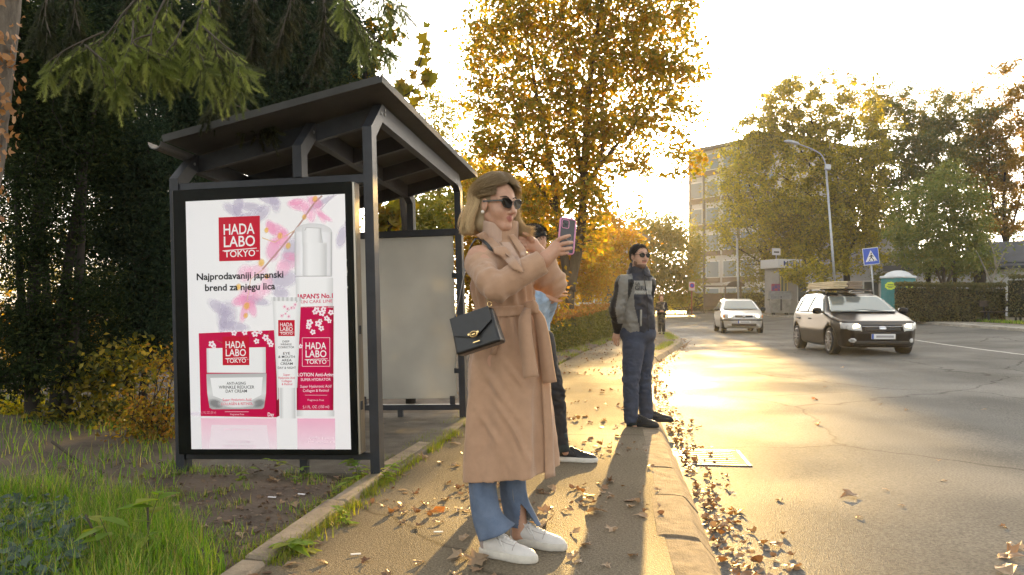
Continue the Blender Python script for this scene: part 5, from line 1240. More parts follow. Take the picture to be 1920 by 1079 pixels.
# ---------------------------------------------------------------- man behind the woman, looking down at his phone
DB = 5.66
PB = lambda x, y, d=DB: W(x, y, d)
hB = PB(1001, 455); RB_ = hframe((.80, -.60), .45)
pl_ = thing('person', 'dark haired person in light denim jacket and black trousers behind the woman in the coat', 'person', (hB[0], hB[1], 0))
bb_ = Field((hB[0]-.4, 5.1, -.005), (hB[0]+.5, 6.2, 1.75), .008)
chB, peB = PB(990, 540), PB(992, 640); bF = nrm([.92, -.4, 0]); bL = np.array([-bF[1], bF[0], 0])
sRb, sLb = PB(985, 505, 5.52), PB(1000, 505, 5.82); eRb, wRb = PB(1002, 588, 5.50), PB(1024, 556, 5.46); eLb, wLb = PB(1020, 592, 5.80), PB(1034, 562, 5.60)
bb_.cap(peB, chB, .125, .14, .05).cap(sRb, sLb, .06, .06, .04).cap(PB(990, 500), hB+RB_@np.array([-.02, 0, -.07]), .06, .055, .02)
for a, b, c in ((sRb, eRb, wRb), (sLb, eLb, wLb)): bb_.cap(a, b, .05, .042, .02).cap(b, c, .04, .028, .015)
aRb, aLb = PB(1052, 832, 5.66), PB(985, 836, 5.60)
kRb, kLb = PB(1040, 735, 5.66), PB(985, 738, 5.55)
for hp, kn, an in ((PB(1020, 655, 5.68), kRb, aRb), (PB(985, 655, 5.6), kLb, aLb)): bb_.cap(hp, kn, .062, .042, .02).cap(kn, an, .036, .028, .02).cap(an, an+[.03, -.01, -.06], .028, .024, .01)
PHb = add_head(bb_, hB, RB_, 1.0)
add_hand(bb_, wRb, nrm(PB(1040, 550, 5.44)-wRb), nrm([.2, -.9, .3]), -1, .9); add_hand(bb_, wLb, nrm(PB(1046, 552, 5.52)-wLb), nrm([.3, -.6, -.5]), 1, .9)
V, Q = bb_.net(1); mesh('body', V, Q, m_skin, pl_, True)
short_hair(hB, RB_, 1.03, pl_, (.012, .010, .009), 1200, .03, 8, .008)
m_dl = M('light_denim', (.30, .40, .52), .85, var=.25, vs=14, bump=.3, bs=300)
df = Field((hB[0]-.4, 5.2, .75), (hB[0]+.5, 6.2, 1.5), .008)
df.cap(PB(991, 640), PB(990, 520), .15, .15, .05); df.cap(sRb, sLb, .08, .08, .05)
for a, b, c in ((sRb, eRb, wRb), (sLb, eLb, wLb)): df.cap(a, b, .075, .066, .03).cap(b, b+(c-b)*.9, .064, .05, .02)
df.clip(lambda X, Y, Z: (HC+(YH-650)/FPX*DB)-Z+0*X+0*Y)
V, Q = df.net(1); V = wrinkle(V, Q, .014, 8, 2.2); mesh('denim_jacket', V, Q, m_dl, pl_, True)
m_bt = M('black_trousers', (.012, .012, .015), .8, var=.2, vs=12)
legs(pl_, PB(995, 640), [PB(1015, 655, 5.68), PB(985, 655, 5.6)], [kRb, kLb], [aRb, aLb], (.10, .072, .05), m_bt, .008, 'trousers', wr=.014)
m_wsole = M('white_sole', (.62, .60, .55), .6, var=.1, vs=18)
shoe(pl_, np.array([*PB(1045, 860, 5.74)[:2], 0]), (.97, -.22), .29, (m_bk, m_bk, m_wsole, m_bk), name='sneaker'); shoe(pl_, np.array([*PB(950, 868, 5.62)[:2], 0]), (.97, -.22), .29, (m_bk, m_bk, m_wsole, m_bk), name='sneaker')
m_sock = M('dark_sock', (.02, .03, .032), .9)
for an, P0 in ((aRb, pl_), (aR, ml), (aL, ml)):
    sk_ = MB(); sk_.tube([an+[.0, 0, .08], an+[.004, 0, -.01], an+[.012, -.006, -.06]], [.046, .050, .054], 12); sk_.build('sock', m_sock, P0, True)
pc2 = PB(1039, 545, 5.47); p2 = thing('phone', 'small dark phone in the hands of the person behind the woman', 'phone', pc2)
bx = MB(); Rq = hframe((.8, -.5), -.5, .2); bx.box(pc2, (.135, .068, .009), Rq, .004); bx.build('phone_body', M('dark_phone', (.015, .015, .018), .2), p2)
bx = MB(); bx.box(pc2+Rq@np.array([0, 0, .0055]), (.125, .060, .002), Rq, .0005); bx.build('screen', M('dark_screen', (.008, .008, .01), .08, spec=.7), p2)
# ---------------------------------------------------------------- woman walking towards us, far down the pavement
DF = 31.0
PF = lambda x, y, d=DF: W(x, y, d)
hw = PF(1240, 558.5); RF = hframe((-.1, -1), .05)
fw_ = thing('person', 'distant person with reddish hair in dark coat walking with clasped hands', 'person', (hw[0], hw[1], 0))
ff = Field((hw[0]-.45, 30.5, -.005), (hw[0]+.45, 31.5, 1.68), .014)
pw, cw = PF(1240, 590), PF(1240, 574)
ff.cap(pw, cw, .12, .13, .05).cap(PF(1234, 569), PF(1246, 569), .06, .06, .03).cap(PF(1240, 568), hw+[0, .01, -.08], .055, .05, .02)
eA, eB = PF(1231.5, 580, 30.95), PF(1249, 580, 30.95); wA, wB = PF(1238, 584.5, 30.72), PF(1243, 584.5, 30.72)
for a, b, c in ((PF(1234, 569.5), eA, wA), (PF(1246.5, 569.5), eB, wB)): ff.cap(a, b, .05, .042, .02).cap(b, c, .04, .03, .01)
anA, anB = PF(1236.5, 621, 31.1), PF(1244, 620, 30.85); knA, knB = PF(1236.5, 606, 30.95), PF(1243.5, 606, 30.8)
for hp, kn, an in ((PF(1237, 594), knA, anA), (PF(1243, 594), knB, anB)): ff.cap(hp, kn, .06, .04, .02).cap(kn, an, .035, .03, .02)
add_head(ff, hw, RF, .98)
for w_, s_ in ((wA, 1), (wB, -1)): add_hand(ff, w_, nrm([s_*.6, -.4, .1]), nrm([0, -.8, .5]), s_, .9)
V, Q = ff.net(1); mesh('body', V, Q, m_skin, fw_, True)
f = Field(hw-.25, hw+.25, .014); f.ell(hw+[0, .02, .04], (.095, .105, .10), None, .02); f.ell(hw+[0, .05, -.06], (.10, .06, .10), None, .03); f.ell(hw+[0, -.085, -.03], (.062, .07, .09), None, .01, True)
V, Q = f.net(1); mesh('hair', V, Q, M('auburn_hair', (.16, .06, .025), .5, var=.3, vs=40), fw_, True)
f = Field((hw[0]-.45, 30.5, .68), (hw[0]+.45, 31.5, 1.45), .014); f.cap(PF(1240, 593), PF(1240, 573), .19, .155, .04); f.cap(PF(1234, 570.5), PF(1246.5, 570.5), .075, .075, .04)
for a, b, c in ((PF(1234, 570), eA, wA), (PF(1246.5, 570), eB, wB)): f.cap(a, b, .075, .068, .02).cap(b, b+(c-b)*.9, .065, .052, .02)
f.clip(lambda X, Y, Z: .74-Z+0*X+0*Y); V, Q = f.net(1); V = wrinkle(V, Q, .02, 7, 9.); mesh('coat', V, Q, M('dark_coat', (.022, .021, .026), .85, var=.2, vs=9), fw_, True)
legs(fw_, PF(1240, 592), [PF(1237, 596), PF(1243, 596)], [knA, knB], [anA, anB], (.10, .075, .065), M('grey_trousers', (.035, .034, .036), .85), .014, 'trousers', wr=.015)
for an in (anA, anB): shoe(fw_, np.array([an[0], an[1]+.06, 0]), (-.05, -1), .26, (m_bk, m_bk, m_bs, m_bk), name='shoe', laces=False)
b = MB(); V, F = ribbon(smoothpath([PF(1246, 568, 30.84), PF(1244.5, 575, 30.78), PF(1248, 588, 30.82)], 5), .03, .006, np.array([1, 0, 0.])); b.add(V, F); b.build('bag_strap', M('pale_strap', (.35, .33, .30), .7), fw_)
# ================================================================ CARS
m_tyre = M('tyre_rubber', (.012, .012, .012), .8, var=.2, vs=30); m_rim = M('alloy', (.20, .20, .21), .4, .8); m_glass = M('car_glass', (.30, .33, .32), .09, .55, spec=.6)
m_blackp = M('black_plastic', (.015, .015, .016), .5); m_chrome = M('chrome', (.75, .76, .78), .12, .95); m_plate = M('plate_white', (.72, .72, .72), .4); m_blue = M('plate_blue', (.02, .08, .40), .4)
m_hl = bpy.data.materials.new('headlight_lit'); m_hl.use_nodes = True; _b = m_hl.node_tree.nodes['Principled BSDF']; _b.inputs['Base Color'].default_value = (.9, .85, .7, 1); _b.inputs['Emission Color'].default_value = (1, .74, .36, 1); _b.inputs['Emission Strength'].default_value = 4.; _b.inputs['Roughness'].default_value = .1
m_lens = M('lamp_lens', (.55, .55, .55), .08, spec=.8, coat=.5); m_orange = M('indicator', (.75, .25, .03), .2)
def tri_(A, f, P):
    g = f.like(); g.F = A; return tri(g, P)
def car(name, label, loc, yaw, prof, L2, hw, tw, zb, zr, wheels, rw, paint, h, side_glass, shield, lamps, style):
    t = thing(name, label, 'car', loc); t.rotation_euler = (0, 0, yaw)
    lo = np.array([-L2-.15, -hw-.2, .08]); hi = np.array([L2+.15, hw+.2, zr+.12])
    f = Field(lo, hi, h); X = (f.lo[0]+h*np.arange(f.n[0]))[:, None, None]; Y = (f.lo[1]+h*np.arange(f.n[1]))[None, :, None]; Z = (f.lo[2]+h*np.arange(f.n[2]))[None, None, :]
    side = pinpoly(X+0*Z, Z+0*X, prof)
    wz = np.interp(Z, [.1, .3, .55, zb, zb+.05, zr], [hw-.10, hw-.03, hw, hw-.03, hw-.07, tw]); wx = np.interp(np.abs(X), [0, L2-.75, L2-.3, L2-.08, L2+.05], [0, 0, .09, .24, .36])
    w_ = np.abs(Y)-(wz-wx*(1.0))
    k = .07; hh = np.clip(.5-.5*(side-w_)/k, 0, 1); F_ = w_*hh+side*(1-hh)+k*hh*(1-hh)
    f.F = np.broadcast_to(F_, f.n).astype(np.float32).copy()
    base = f.F.copy()
    for wx_ in wheels:
        a = np.sqrt((X-wx_)**2+(Z-rw)**2)-(rw+.055); a = np.maximum(a, .50-np.abs(Y)); f.F = np.maximum(f.F, -np.broadcast_to(a, f.n)).astype(np.float32)
    V, Q = f.net(2); mesh('body', V, Q, paint, t, True, local=True)
    def nose(y, z):
        p = np.array([[x, y, z] for x in np.linspace(L2+.1, 1.0, 120)]); v = tri_(base, f, p); i = int(np.argmax(v < 0)); return p[i]
    def piece(pname, region, mat, off=.004, th=.010, parent=t, hs=None):
        th = max(th, h*.7); off = max(off, th-h*.35)
        g = f.like(); g.F = np.maximum(np.abs(base-off)-th, np.broadcast_to(region, f.n)).astype(np.float32)
        V, Q = g.net(1)
        return mesh(pname, V, Q, mat, parent, True, local=True) if len(V) else None
    def rect(cy, cz, hy, hz, front=1, sk=0.): return np.maximum(np.maximum(np.abs(np.abs(Y)-cy)-hy if cy else np.abs(Y)-hy, np.abs(Z-cz-sk*(np.abs(Y)-cy))-hz), .9-front*X)
    for s_ in (-1, 1):
        for pl in side_glass: piece('side_window', np.maximum(pinpoly(X+0*Z, Z+0*X, pl), .35-s_*Y), m_glass, .012, h*.8)
    piece('windscreen', np.maximum(np.maximum(np.abs(Z-(shield[0]+shield[1])/2)-(shield[1]-shield[0])/2, np.abs(Y)-(shield[2]-.42*(Z-shield[0]))), -.0-X+shield[3]), m_glass, .012, h*.8)
    piece('rear_window', np.maximum(np.maximum(np.abs(Z-(shield[0]+shield[1])/2-.02)-(shield[1]-shield[0])/2.2, np.abs(Y)-.6), X+L2-.75), m_glass, .012, h*.8)
    cy, cz, hy, hz, sk = lamps
    for s_ in (-1, 1):
        o = piece('headlight', np.maximum(rect(cy, cz, hy, hz, 1, sk), -s_*Y), m_lens, .006, h*.6)
        lb = MB(); lb.lathe([(.0001, 0), (.075, .0), (.085, .03), (.06, .055), (.0001, .06)], nose(s_*style['bulb'][1], style['bulb'][2])+[-.012, 0, 0], 14, np.array(Matrix.Rotation(R_(90), 3, 'Y')))
        lb.build('bulb', m_hl, o, True, local=True)
        ib = piece('indicator', np.maximum(rect(cy+hy*.9, cz+.0, .06, hz*.8, 1, sk), -s_*Y), m_orange, .010, h*.5, o) if style.get('ind') else None
        fg = piece('fog_lamp', np.maximum(np.sqrt((np.abs(Y)-style['fog'][0])**2+(Z-style['fog'][1])**2)-.07+0*X, np.maximum(.9-X, -s_*Y)), m_lens, .008, h*.5)
        mr = MB(); mr.lathe([(.001, -.11), (.07, -.09), (.085, 0), (.07, .09), (.001, .11)], (style['mir'][0], s_*(hw+.09), style['mir'][1]), 10, np.array(Matrix.Rotation(R_(90), 3, 'X'))); mr.bar((style['mir'][0], s_*(hw-.10), style['mir'][1]-.05), (style['mir'][0], s_*(hw+.05), style['mir'][1]-.02), .05, .04)
        mr.build('wing_mirror', style['mirmat'], t, True, local=True)
        hb_ = MB()
        for hx in style['handles']: hb_.box((hx, s_*(hw-.012), zb-.13), (.20, .03, .035), None, .01)
        hb_.build('door_handle', paint, t, True, local=True)
        for wx_ in wheels:
            wv = Field((wx_-.45, s_*(hw-.13)-.2, -.02), (wx_+.45, s_*(hw-.13)+.2, rw*2+.05), .03)
            tb = MB(); M9 = np.array(Matrix.Rotation(R_(90), 3, 'X')); c = (wx_, s_*(hw-.125), rw)
            tb.lathe([(rw-.085, -.09), (rw-.02, -.105), (rw, -.085), (rw, .085), (rw-.02, .105), (rw-.085, .09)], c, 28, M9); to = tb.build('wheel', m_tyre, t, True, local=True)
            rb = MB(); n = style['spokes']; yo = s_*(hw-.026)
            P = [(wx_+(rw-.095)*math.cos(a), yo, rw+(rw-.095)*math.sin(a)) for a in np.linspace(0, 2*np.pi, 29)]; rb.tube(P, .016, 5)
            for q in range(n):
                a = 2*math.pi*q/n; rb.bar((wx_+.04*math.cos(a), yo, rw+.04*math.sin(a)), (wx_+(rw-.09)*math.cos(a), yo, rw+(rw-.09)*math.sin(a)), .03, .035, (0, 1, 0))
            rb.lathe([(.05, -.02), (.05, .02), (.001, .025)], (wx_, yo, rw), 12, M9); rb.build('rim', style['rim'], to, local=True)
            db_ = MB(); db_.lathe([(rw-.09, -.01), (rw-.09, .01)], (wx_, yo-s_*.03, rw), 20, M9); db_.build('hub', m_blackp, to, local=True)
    return t, f, base, piece, rect, X, Y, Z
m_pb = M('black_paint', (.007, .007, .009), .3, spec=.10, coat=.12); m_ps = M('silver_paint', (.52, .52, .52), .28, .55, coat=.8)
heading = np.array([-math.sin(R_(4)), -math.cos(R_(4))])
fx, fy = 8.45, 20.1
profF = [(2.02, .20), (2.19, .30), (2.22, .55), (2.14, .70), (1.92, .80), (1.08, .97), (.98, 1.0), (.22, 1.40), (-.1, 1.46), (-.7, 1.485), (-1.5, 1.46), (-1.85, 1.40), (-2.08, 1.12), (-2.2, .95), (-2.24, .6), (-2.20, .35), (-2.05, .22), (0, .17)]
ct_, f_, base_, piece, rect, X_, Y_, Z_ = car('estate_car', 'black estate car with lit headlights and boards strapped to its roof', (fx, fy, rz((fx, fy))-.0), math.atan2(heading[1], heading[0]), profF, 2.22, .92, .60, .95, 1.485, (1.32, -1.33), .315, m_pb, .03,
    [[(.86, .99), (.30, 1.33), (-.30, 1.395), (-.34, .985)], [(-.42, .985), (-.38, 1.395), (-1.22, 1.385), (-1.28, .99)], [(-1.36, .99), (-1.30, 1.38), (-1.72, 1.34), (-1.98, 1.06)]], (1.0, 1.38, .76, .15), (.64, .665, .20, .085, .12),
    dict(bulb=(2.05, .56, .655), fog=(.64, .36), mir=(.80, 1.02), mirmat=m_pb, handles=(-.15, -1.1), spokes=10, rim=m_rim))
piece('grille', rect(0, .62, .40, .045), m_blackp, .006, .018); piece('grille_bar', rect(0, .675, .46, .018), m_chrome, .012, .018); piece('lower_grille', rect(0, .30, .62, .055), m_blackp, .006, .018)
piece('badge', np.maximum(np.maximum((Y_/.09)**2+((Z_-.635)/.045)**2-1, 0)*0+np.sqrt((Y_/.10)**2+((Z_-.64)/.05)**2)-1, 1.2-X_)*.05, m_chrome, .016, .022)
b = MB(); b.box((2.245, 0, .455), (.02, .52, .115), None, .004); pt_ = b.build('number_plate', m_plate, ct_, local=True); b = MB(); b.box((2.2565, -.235, .455), (.004, .045, .112)); b.build('plate_band', m_blue, pt_, local=True)
b = MB(); b.box((2.257, .03, .455), (.003, .38, .05)); b.build('plate_lettering', M('plate_grey', (.30, .30, .31), .5), pt_, local=True)
rr_ = MB()
for s_ in (-1, 1):
    rr_.tube(smoothpath([(.05, s_*.57, 1.44), (-.05, s_*.57, 1.51), (-.7, s_*.57, 1.54), (-1.5, s_*.57, 1.52), (-1.6, s_*.57, 1.44)], 5), .022, 6)
for x in (-.25, -1.15): rr_.bar((x, -.62, 1.555), (x, .62, 1.555), .06, .03)
rr_.build('roof_rack', m_blackp, ct_, True, local=True)
wb_ = MB(); wb_.tube(smoothpath([(1.07, .55, 1.0), (.98, .1, 1.04), (.93, -.45, 1.05)], 5), .012, 4); wb_.build('wiper', m_blackp, ct_, local=True)
dl = MB()
for s_ in (-1, 1):
    for P in ([(.92, .28), (.90, .95)], [(-.37, .25), (-.36, .96)], [(-1.12, .45), (-1.28, .95)]):
        pass
# load on the roof: planks in two bundles
cyw = math.atan2(heading[1], heading[0]); Rc = rotm(cyw); co = np.array([fx, fy, rz((fx, fy))])
m_pl = [M('plank_pale', (.60, .50, .32), .7, var=.2, vs=3, stretch=(1, 12, 12)), M('plank_grey', (.26, .20, .15), .75, var=.25, vs=3, stretch=(1, 12, 12))]
for k in range(4):
    for j in range(2):
        L_ = 2.1 if j == 0 else 1.7; yy = -.34+j*.42; c = co+Rc@np.array([-.72+.12*j+.03*(k % 2), yy+.012*k, 1.587+.048*k])
        tk = thing('plank', ('pale long plank, %s, in the near bundle on the black car roof' if j == 0 else 'brown shorter plank, %s, in the far bundle on the black car roof') % ('lowest of its pile', 'second from the bottom', 'third from the bottom', 'topmost of its pile')[k], 'plank', c, 'planks strapped on the car roof')
        b = MB(); b.box(c, (L_, .36-.02*k, .038), Rc@rotm(r_.normal(0, .012)), .006); b.build('board', m_pl[j], tk)
fx2, fy2 = 9.75, 34.6; hd2 = np.array([-math.sin(R_(8)), -math.cos(R_(8))])
profC = [(1.75, .22), (1.93, .32), (1.95, .55), (1.86, .72), (1.6, .82), (.95, .98), (.2, 1.38), (-.2, 1.44), (-1.0, 1.43), (-1.55, 1.34), (-1.85, .95), (-1.92, .6), (-1.88, .32), (-1.7, .2)]
ct2, f_, base_, piece, rect, X_, Y_, Z_ = car('hatchback_car', 'small silver hatchback with lit headlights coming round the bend', (fx2, fy2, rz((fx2, fy2))), math.atan2(hd2[1], hd2[0]), profC, 1.94, .86, .58, .95, 1.44, (1.22, -1.26), .29, m_ps, .03,
    [[(.76, 1.0), (.28, 1.30), (-.40, 1.37), (-.45, 1.0)], [(-.55, 1.0), (-.50, 1.37), (-1.25, 1.33), (-1.45, 1.03)]], (1.0, 1.36, .70, .12), (.58, .70, .17, .095, .10),
    dict(bulb=(1.76, .53, .70), fog=(.60, .34), mir=(.72, 1.0), mirmat=m_blackp, handles=(-.25,), spokes=7, rim=m_rim, ind=True))
piece('grille', rect(0, .70, .36, .05), m_blackp, .006, .018); piece('bumper_strip', rect(0, .56, .80, .035), m_blackp, .006, .018); piece('lower_grille', rect(0, .36, .50, .06), m_blackp, .006, .018)
b = MB(); b.add([(1.93, 0, .62), (1.93, -.07, .71), (1.91, 0, .80), (1.93, .07, .71), (1.97, 0, .71)], [[0, 4, 1], [1, 4, 2], [2, 4, 3], [3, 4, 0]]); b.build('badge', m_chrome, ct2, local=True)
b = MB(); b.box((1.985, 0, .475), (.02, .50, .11), None, .004); pt_ = b.build('number_plate', m_plate, ct2, local=True); b = MB(); b.box((1.997, -.225, .475), (.004, .045, .107)); b.build('plate_band', m_blue, pt_, local=True)
b = MB(); b.box((1.998, .03, .475), (.003, .36, .05)); b.build('plate_lettering', bpy.data.materials['plate_grey'], pt_, local=True)
wb_ = MB(); wb_.tube(smoothpath([(.97, .5, 1.0), (.90, .0, 1.04), (.88, -.45, 1.05)], 5), .012, 4); wb_.build('wiper', m_blackp, ct2, local=True)
# ================================================================ STREET FURNITURE
m_galv = M('galvanised', (.42, .44, .47), .45, .6, var=.15, vs=6)
def WZ(px, py, d): return W(px, py, d)
# lamp post
dl_ = 50; b0 = W(1570, 600, dl_); b0[2] = far_z(dl_)-.1; tp = W(1549, 318, dl_)
lt = thing('street_lamp', 'tall leaning grey street lamp with curved arm above the road', 'street lamp', b0)
b = MB(); b.tube([b0, b0*.6+tp*.4, tp], [.085, .075, .06], 10); b.build('pole', m_galv, lt, True)
b = MB(); b.tube(smoothpath([tp, W(1546, 302, dl_), W(1538, 289, dl_), W(1520, 279, dl_), W(1496, 270, dl_)], 6), .04, 8); b.build('arm', m_galv, lt, True)
b = MB(); b.tube(smoothpath([W(1499, 271, dl_), W(1484, 266.5, dl_), W(1470, 265, dl_)], 4), [.05]+[.11]*6+[.08, .03], 10); b.build('lamp_head', m_galv, lt, True)
b = MB(); b.box(W(1552, 314, dl_-.2), (.34, .24, .36), rotm(0, .08), .04); b.build('junction_box', m_galv, lt)
# crossing sign, tilted
ds = 41; sg = W(1641, 566, ds); sg[2] = far_z(ds)-.05; st = W(1632, 470, ds)
sgn = thing('crossing_sign', 'tilted square blue pedestrian crossing sign on a leaning grey post', 'road sign', sg)
b = MB(); b.tube([sg, st], .045, 8); b.build('post', m_galv, sgn, True)
Rs = rotm(.12)@np.array(Matrix.Rotation(R_(-6.5), 3, 'Y')); sc = W(1633, 481, ds-.12); wS = .87
b = MB(); b.box(sc, (wS, .025, wS), Rs, .01); pnl = b.build('panel', M('sign_white', (.78, .78, .78), .35), sgn)
def sgnp(u, v, o): return sc+Rs@np.array([u*wS, -.0126-o, v*wS])
def flatpoly(P, o, name, mat, parent): return mesh(name, [sgnp(u, v, o) for u, v in P], [list(range(len(P)))], mat, parent)
m_sb = M('sign_blue', (.010, .075, .50), .35); m_sw = bpy.data.materials['sign_white']; m_sk = M('sign_black', (.01, .01, .01), .4)
b = MB(); b.add([sgnp(u, v, .003) for u, v in ((-.465, -.465), (.465, -.465), (.465, .465), (-.465, .465))], [[0, 1, 2, 3]])
b.m = 1; b.add([sgnp(u, v, .006) for u, v in ((-.37, -.30), (.37, -.30), (0, .36))], [[0, 1, 2]])
b.m = 2
def limb(P, w_):
    for (a, c) in zip(P[:-1], P[1:]):
        a = np.array(a); c = np.array(c); t = nrm(c-a); n_ = np.array([-t[1], t[0]])*w_/2; b.add([sgnp(*q, .009) for q in (a+n_, a-n_, c-n_, c+n_)], [[0, 1, 2, 3]])
limb([(.01, .10), (.0, -.06)], .10); limb([(0, -.05), (-.10, -.16), (-.14, -.27)], .05); limb([(0, -.05), (.07, -.16), (.16, -.26)], .05); limb([(.03, .08), (-.08, .0), (-.13, .0)], .04); limb([(.02, .08), (.10, .01), (.13, -.05)], .04)
b.add([sgnp(.02+.045*math.cos(a), .17+.045*math.sin(a), .009) for a in np.linspace(0, 2*np.pi, 12, endpoint=False)], [list(range(12))])
for k in range(4): b.add([sgnp(-.26+k*.16+q, v, .009) for q, v in ((0, -.285), (.07, -.285), (.10, -.25), (.03, -.25))], [[0, 1, 2, 3]])
b.build('pictogram', [m_sb, m_sw, m_sk], pnl)
# portable toilet
dp = 39.0; pz = far_z(dp); pb_ = W(1684, 590, dp); pb_[2] = pz
pt = thing('portable_toilet', 'teal portable toilet with white domed roof behind the hedge', 'portable toilet', pb_)
m_teal = M('teal_plastic', (.020, .20, .215), .5, var=.12, vs=4); m_ws = M('white_plastic', (.66, .68, .70), .5); Rt = rotm(.50)
T = lambda x, y, z: pb_+Rt@np.array([x, y, z])
b = MB(); b.box(T(0, 0, 1.03), (1.12, 1.12, 1.94), Rt, .04); cab = b.build('cabin', m_teal, pt)
b = MB(); b.box(T(0, -.565, 1.0), (.74, .03, 1.70), Rt, .01)
for k in range(5): b.box(T(-.28+k*.14, -.585, .72), (.05, .02, 1.0), Rt, .005)
dr_ = b.build('door', M('teal_door', (.018, .18, .20), .5), pt); b = MB(); b.box(T(.30, -.59, 1.0), (.05, .03, .14), Rt, .005); b.build('handle', m_blackp, dr_)
b = MB()
for k in range(6): b.box(T(-.565, -.4+k*.16, .75), (.02, .06, 1.2), Rt, .005)
b.build('side_rib', m_teal, pt)
f = Field(T(0, 0, 2.1)-.95, T(0, 0, 2.1)+.95, .04); f.ell(T(0, 0, 2.02), (.63, .63, .34), Rt, .02); f.rbox(T(0, 0, 2.02), (1.22, 1.22, .14), Rt, .05, .06); f.clip(lambda X, Y, Z: pz+1.96-Z+0*X+0*Y); V, Q = f.net(1); mesh('roof', V, Q, m_ws, pt, True)
m_lime = M('sticker_lime', (.62, .75, .06), .5); m_ltx = M('sticker_green', (.05, .16, .05), .5)
for fn_, nm in ((lambda u, v, o: T(u, -.582-o, 1.60+v), 'door_sticker'), (lambda u, v, o: T(-.565-o-.012, -u, 1.60+v), 'side_sticker')):
    b = MB(); P = [(.30*math.cos(a)*(1+.06*math.cos(9*a)), .19*math.sin(a)*(1+.06*math.cos(9*a))) for a in np.linspace(0, 2*np.pi, 36, endpoint=False)]; b.add([fn_(u, v, .003) for u, v in P], [list(range(36))]); so = b.build(nm, m_lime, pt)
    b = MB()
    for v, u0, u1 in ((.06, -.15, .15), (-.02, -.2, .2), (-.09, -.12, .12)): b.add([fn_(u, vv, .006) for u, vv in ((u0, v-.02), (u1, v-.02), (u1, v+.02), (u0, v+.02))], [[0, 1, 2, 3]])
    b.build('sticker_print', m_ltx, so)
# big waste container
dd = 51.0; cz_ = far_z(dd); cb = W(1462, 583, dd); cb[2] = cz_
cn = thing('waste_container', 'large grey metal waste container with a domed lid by the kerb', 'waste container', cb); Rk = rotm(-.15)
T = lambda x, y, z: cb+Rk@np.array([x, y, z])
b = MB(); b.add([T(x*(.52 if z < .5 else .62), y*(.42 if z < .5 else .52), z) for z in (.12, .98) for x, y in ((-1, -1), (1, -1), (1, 1), (-1, 1))], [[3, 2, 1, 0], [4, 5, 6, 7], [0, 1, 5, 4], [1, 2, 6, 5], [2, 3, 7, 6], [3, 0, 4, 7]])
m_cont = M('container_grey', (.20, .20, .19), .6, .3, var=.35, vs=3); b.build('bin', m_cont, cn)
b = MB(); n = 10
for sx in (-1, 1): pass
V = [T(sx*.64, .54*math.cos(a), 1.0+.52*math.sin(a)) for sx in (-1, 1) for a in np.linspace(0, np.pi, n)]
b.add(V, [[i, i+1, n+i+1, n+i] for i in range(n-1)]+[list(range(n))[::-1], list(range(n, 2*n))]); b.build('lid', M('container_lid', (.13, .14, .15), .55, .2, var=.3, vs=4), cn)
b = MB(); b.box(T(0, -.50, .72), (.10, .05, .9), Rk, .01); b.tube([T(-.66, -.2, .95), T(-.74, 0, .95), T(-.66, .2, .95)], .03, 6); b.tube([T(.66, -.2, .95), T(.74, 0, .95), T(.66, .2, .95)], .03, 6); b.build('bracket', m_blackp, cn)
for sx in (-1, 1):
    for sy in (-1, 1):
        b = MB(); b.lathe([(.03, -.03), (.08, -.03), (.08, .03), (.03, .03)], T(sx*.40, sy*.32, .08), 12, np.array(Matrix.Rotation(R_(90), 3, 'Y'))); b.build('wheel', m_tyre, cn, True)
# kiosk
dk_ = 54.0; kz = far_z(dk_); kb_ = W(1464, 590, dk_); kb_[2] = kz
kk = thing('kiosk', 'small white kiosk with a sign band reading Minut on its roof', 'kiosk', kb_); Rk = rotm(.35); T = lambda x, y, z: kb_+Rk@np.array([x, y, z])
m_kw = M('kiosk_white', (.27, .26, .245), .6, var=.1, vs=2)
b = MB(); b.box(T(0, 0, 1.55), (1.5, 1.5, 3.0), Rk, .02); b.build('wall', m_kw, kk)
b = MB(); b.box(T(-.05, -.1, 3.35), (1.95, 1.9, .60), Rk, .03); sb_ = b.build('sign_band', M('kiosk_sign', (.45, .45, .45), .5), kk)
Vg, Fg = glyphs('Minut', .012); x = (Vg[:, 0]-Vg[:, 0].min())/np.ptp(Vg[:, 0]); mesh('sign_lettering', [T(-.62+1.3*a, -1.062, 3.20+.32*c/CAPH) for a, c in zip(x, Vg[:, 1])], Fg, M('sign_navy', (.015, .025, .13), .5), sb_)
b = MB(); b.box(T(-.85, -.6, 4.15), (.66, .06, .46), Rk, .01); b.tube([T(-.85, -.6, 3.6), T(-.85, -.6, 4.0)], .03, 6); rs_ = b.build('roof_sign', bpy.data.materials['kiosk_sign'], kk); b = MB(); b.box(T(-.85, -.635, 4.12), (.42, .004, .10), Rk); b.build('roof_sign_print', m_sk, rs_)
b = MB(); m_kf = M('yellow_frame', (.60, .48, .16), .5)
for x in (-.62, -.36, -.10): b.box(T(x, -.762, 2.1), (.05, .04, 1.5), Rk)
for z in (1.35, 2.85): b.box(T(-.36, -.764, z), (.57, .04, .05), Rk)
fr_ = b.build('window_frame', m_kf, kk); b = MB(); b.box(T(-.36, -.754, 2.1), (.54, .016, 1.5), Rk); b.build('window_pane', m_glass, fr_)
b = MB(); b.box(T(-1.15, -.95, 1.5), (.7, .05, 1.0), Rk); ad_ = b.build('ad_board', M('ad_print', (.55, .10, .08), .6, vs=4, col2=(.06, .10, .35), detail=2), kk)
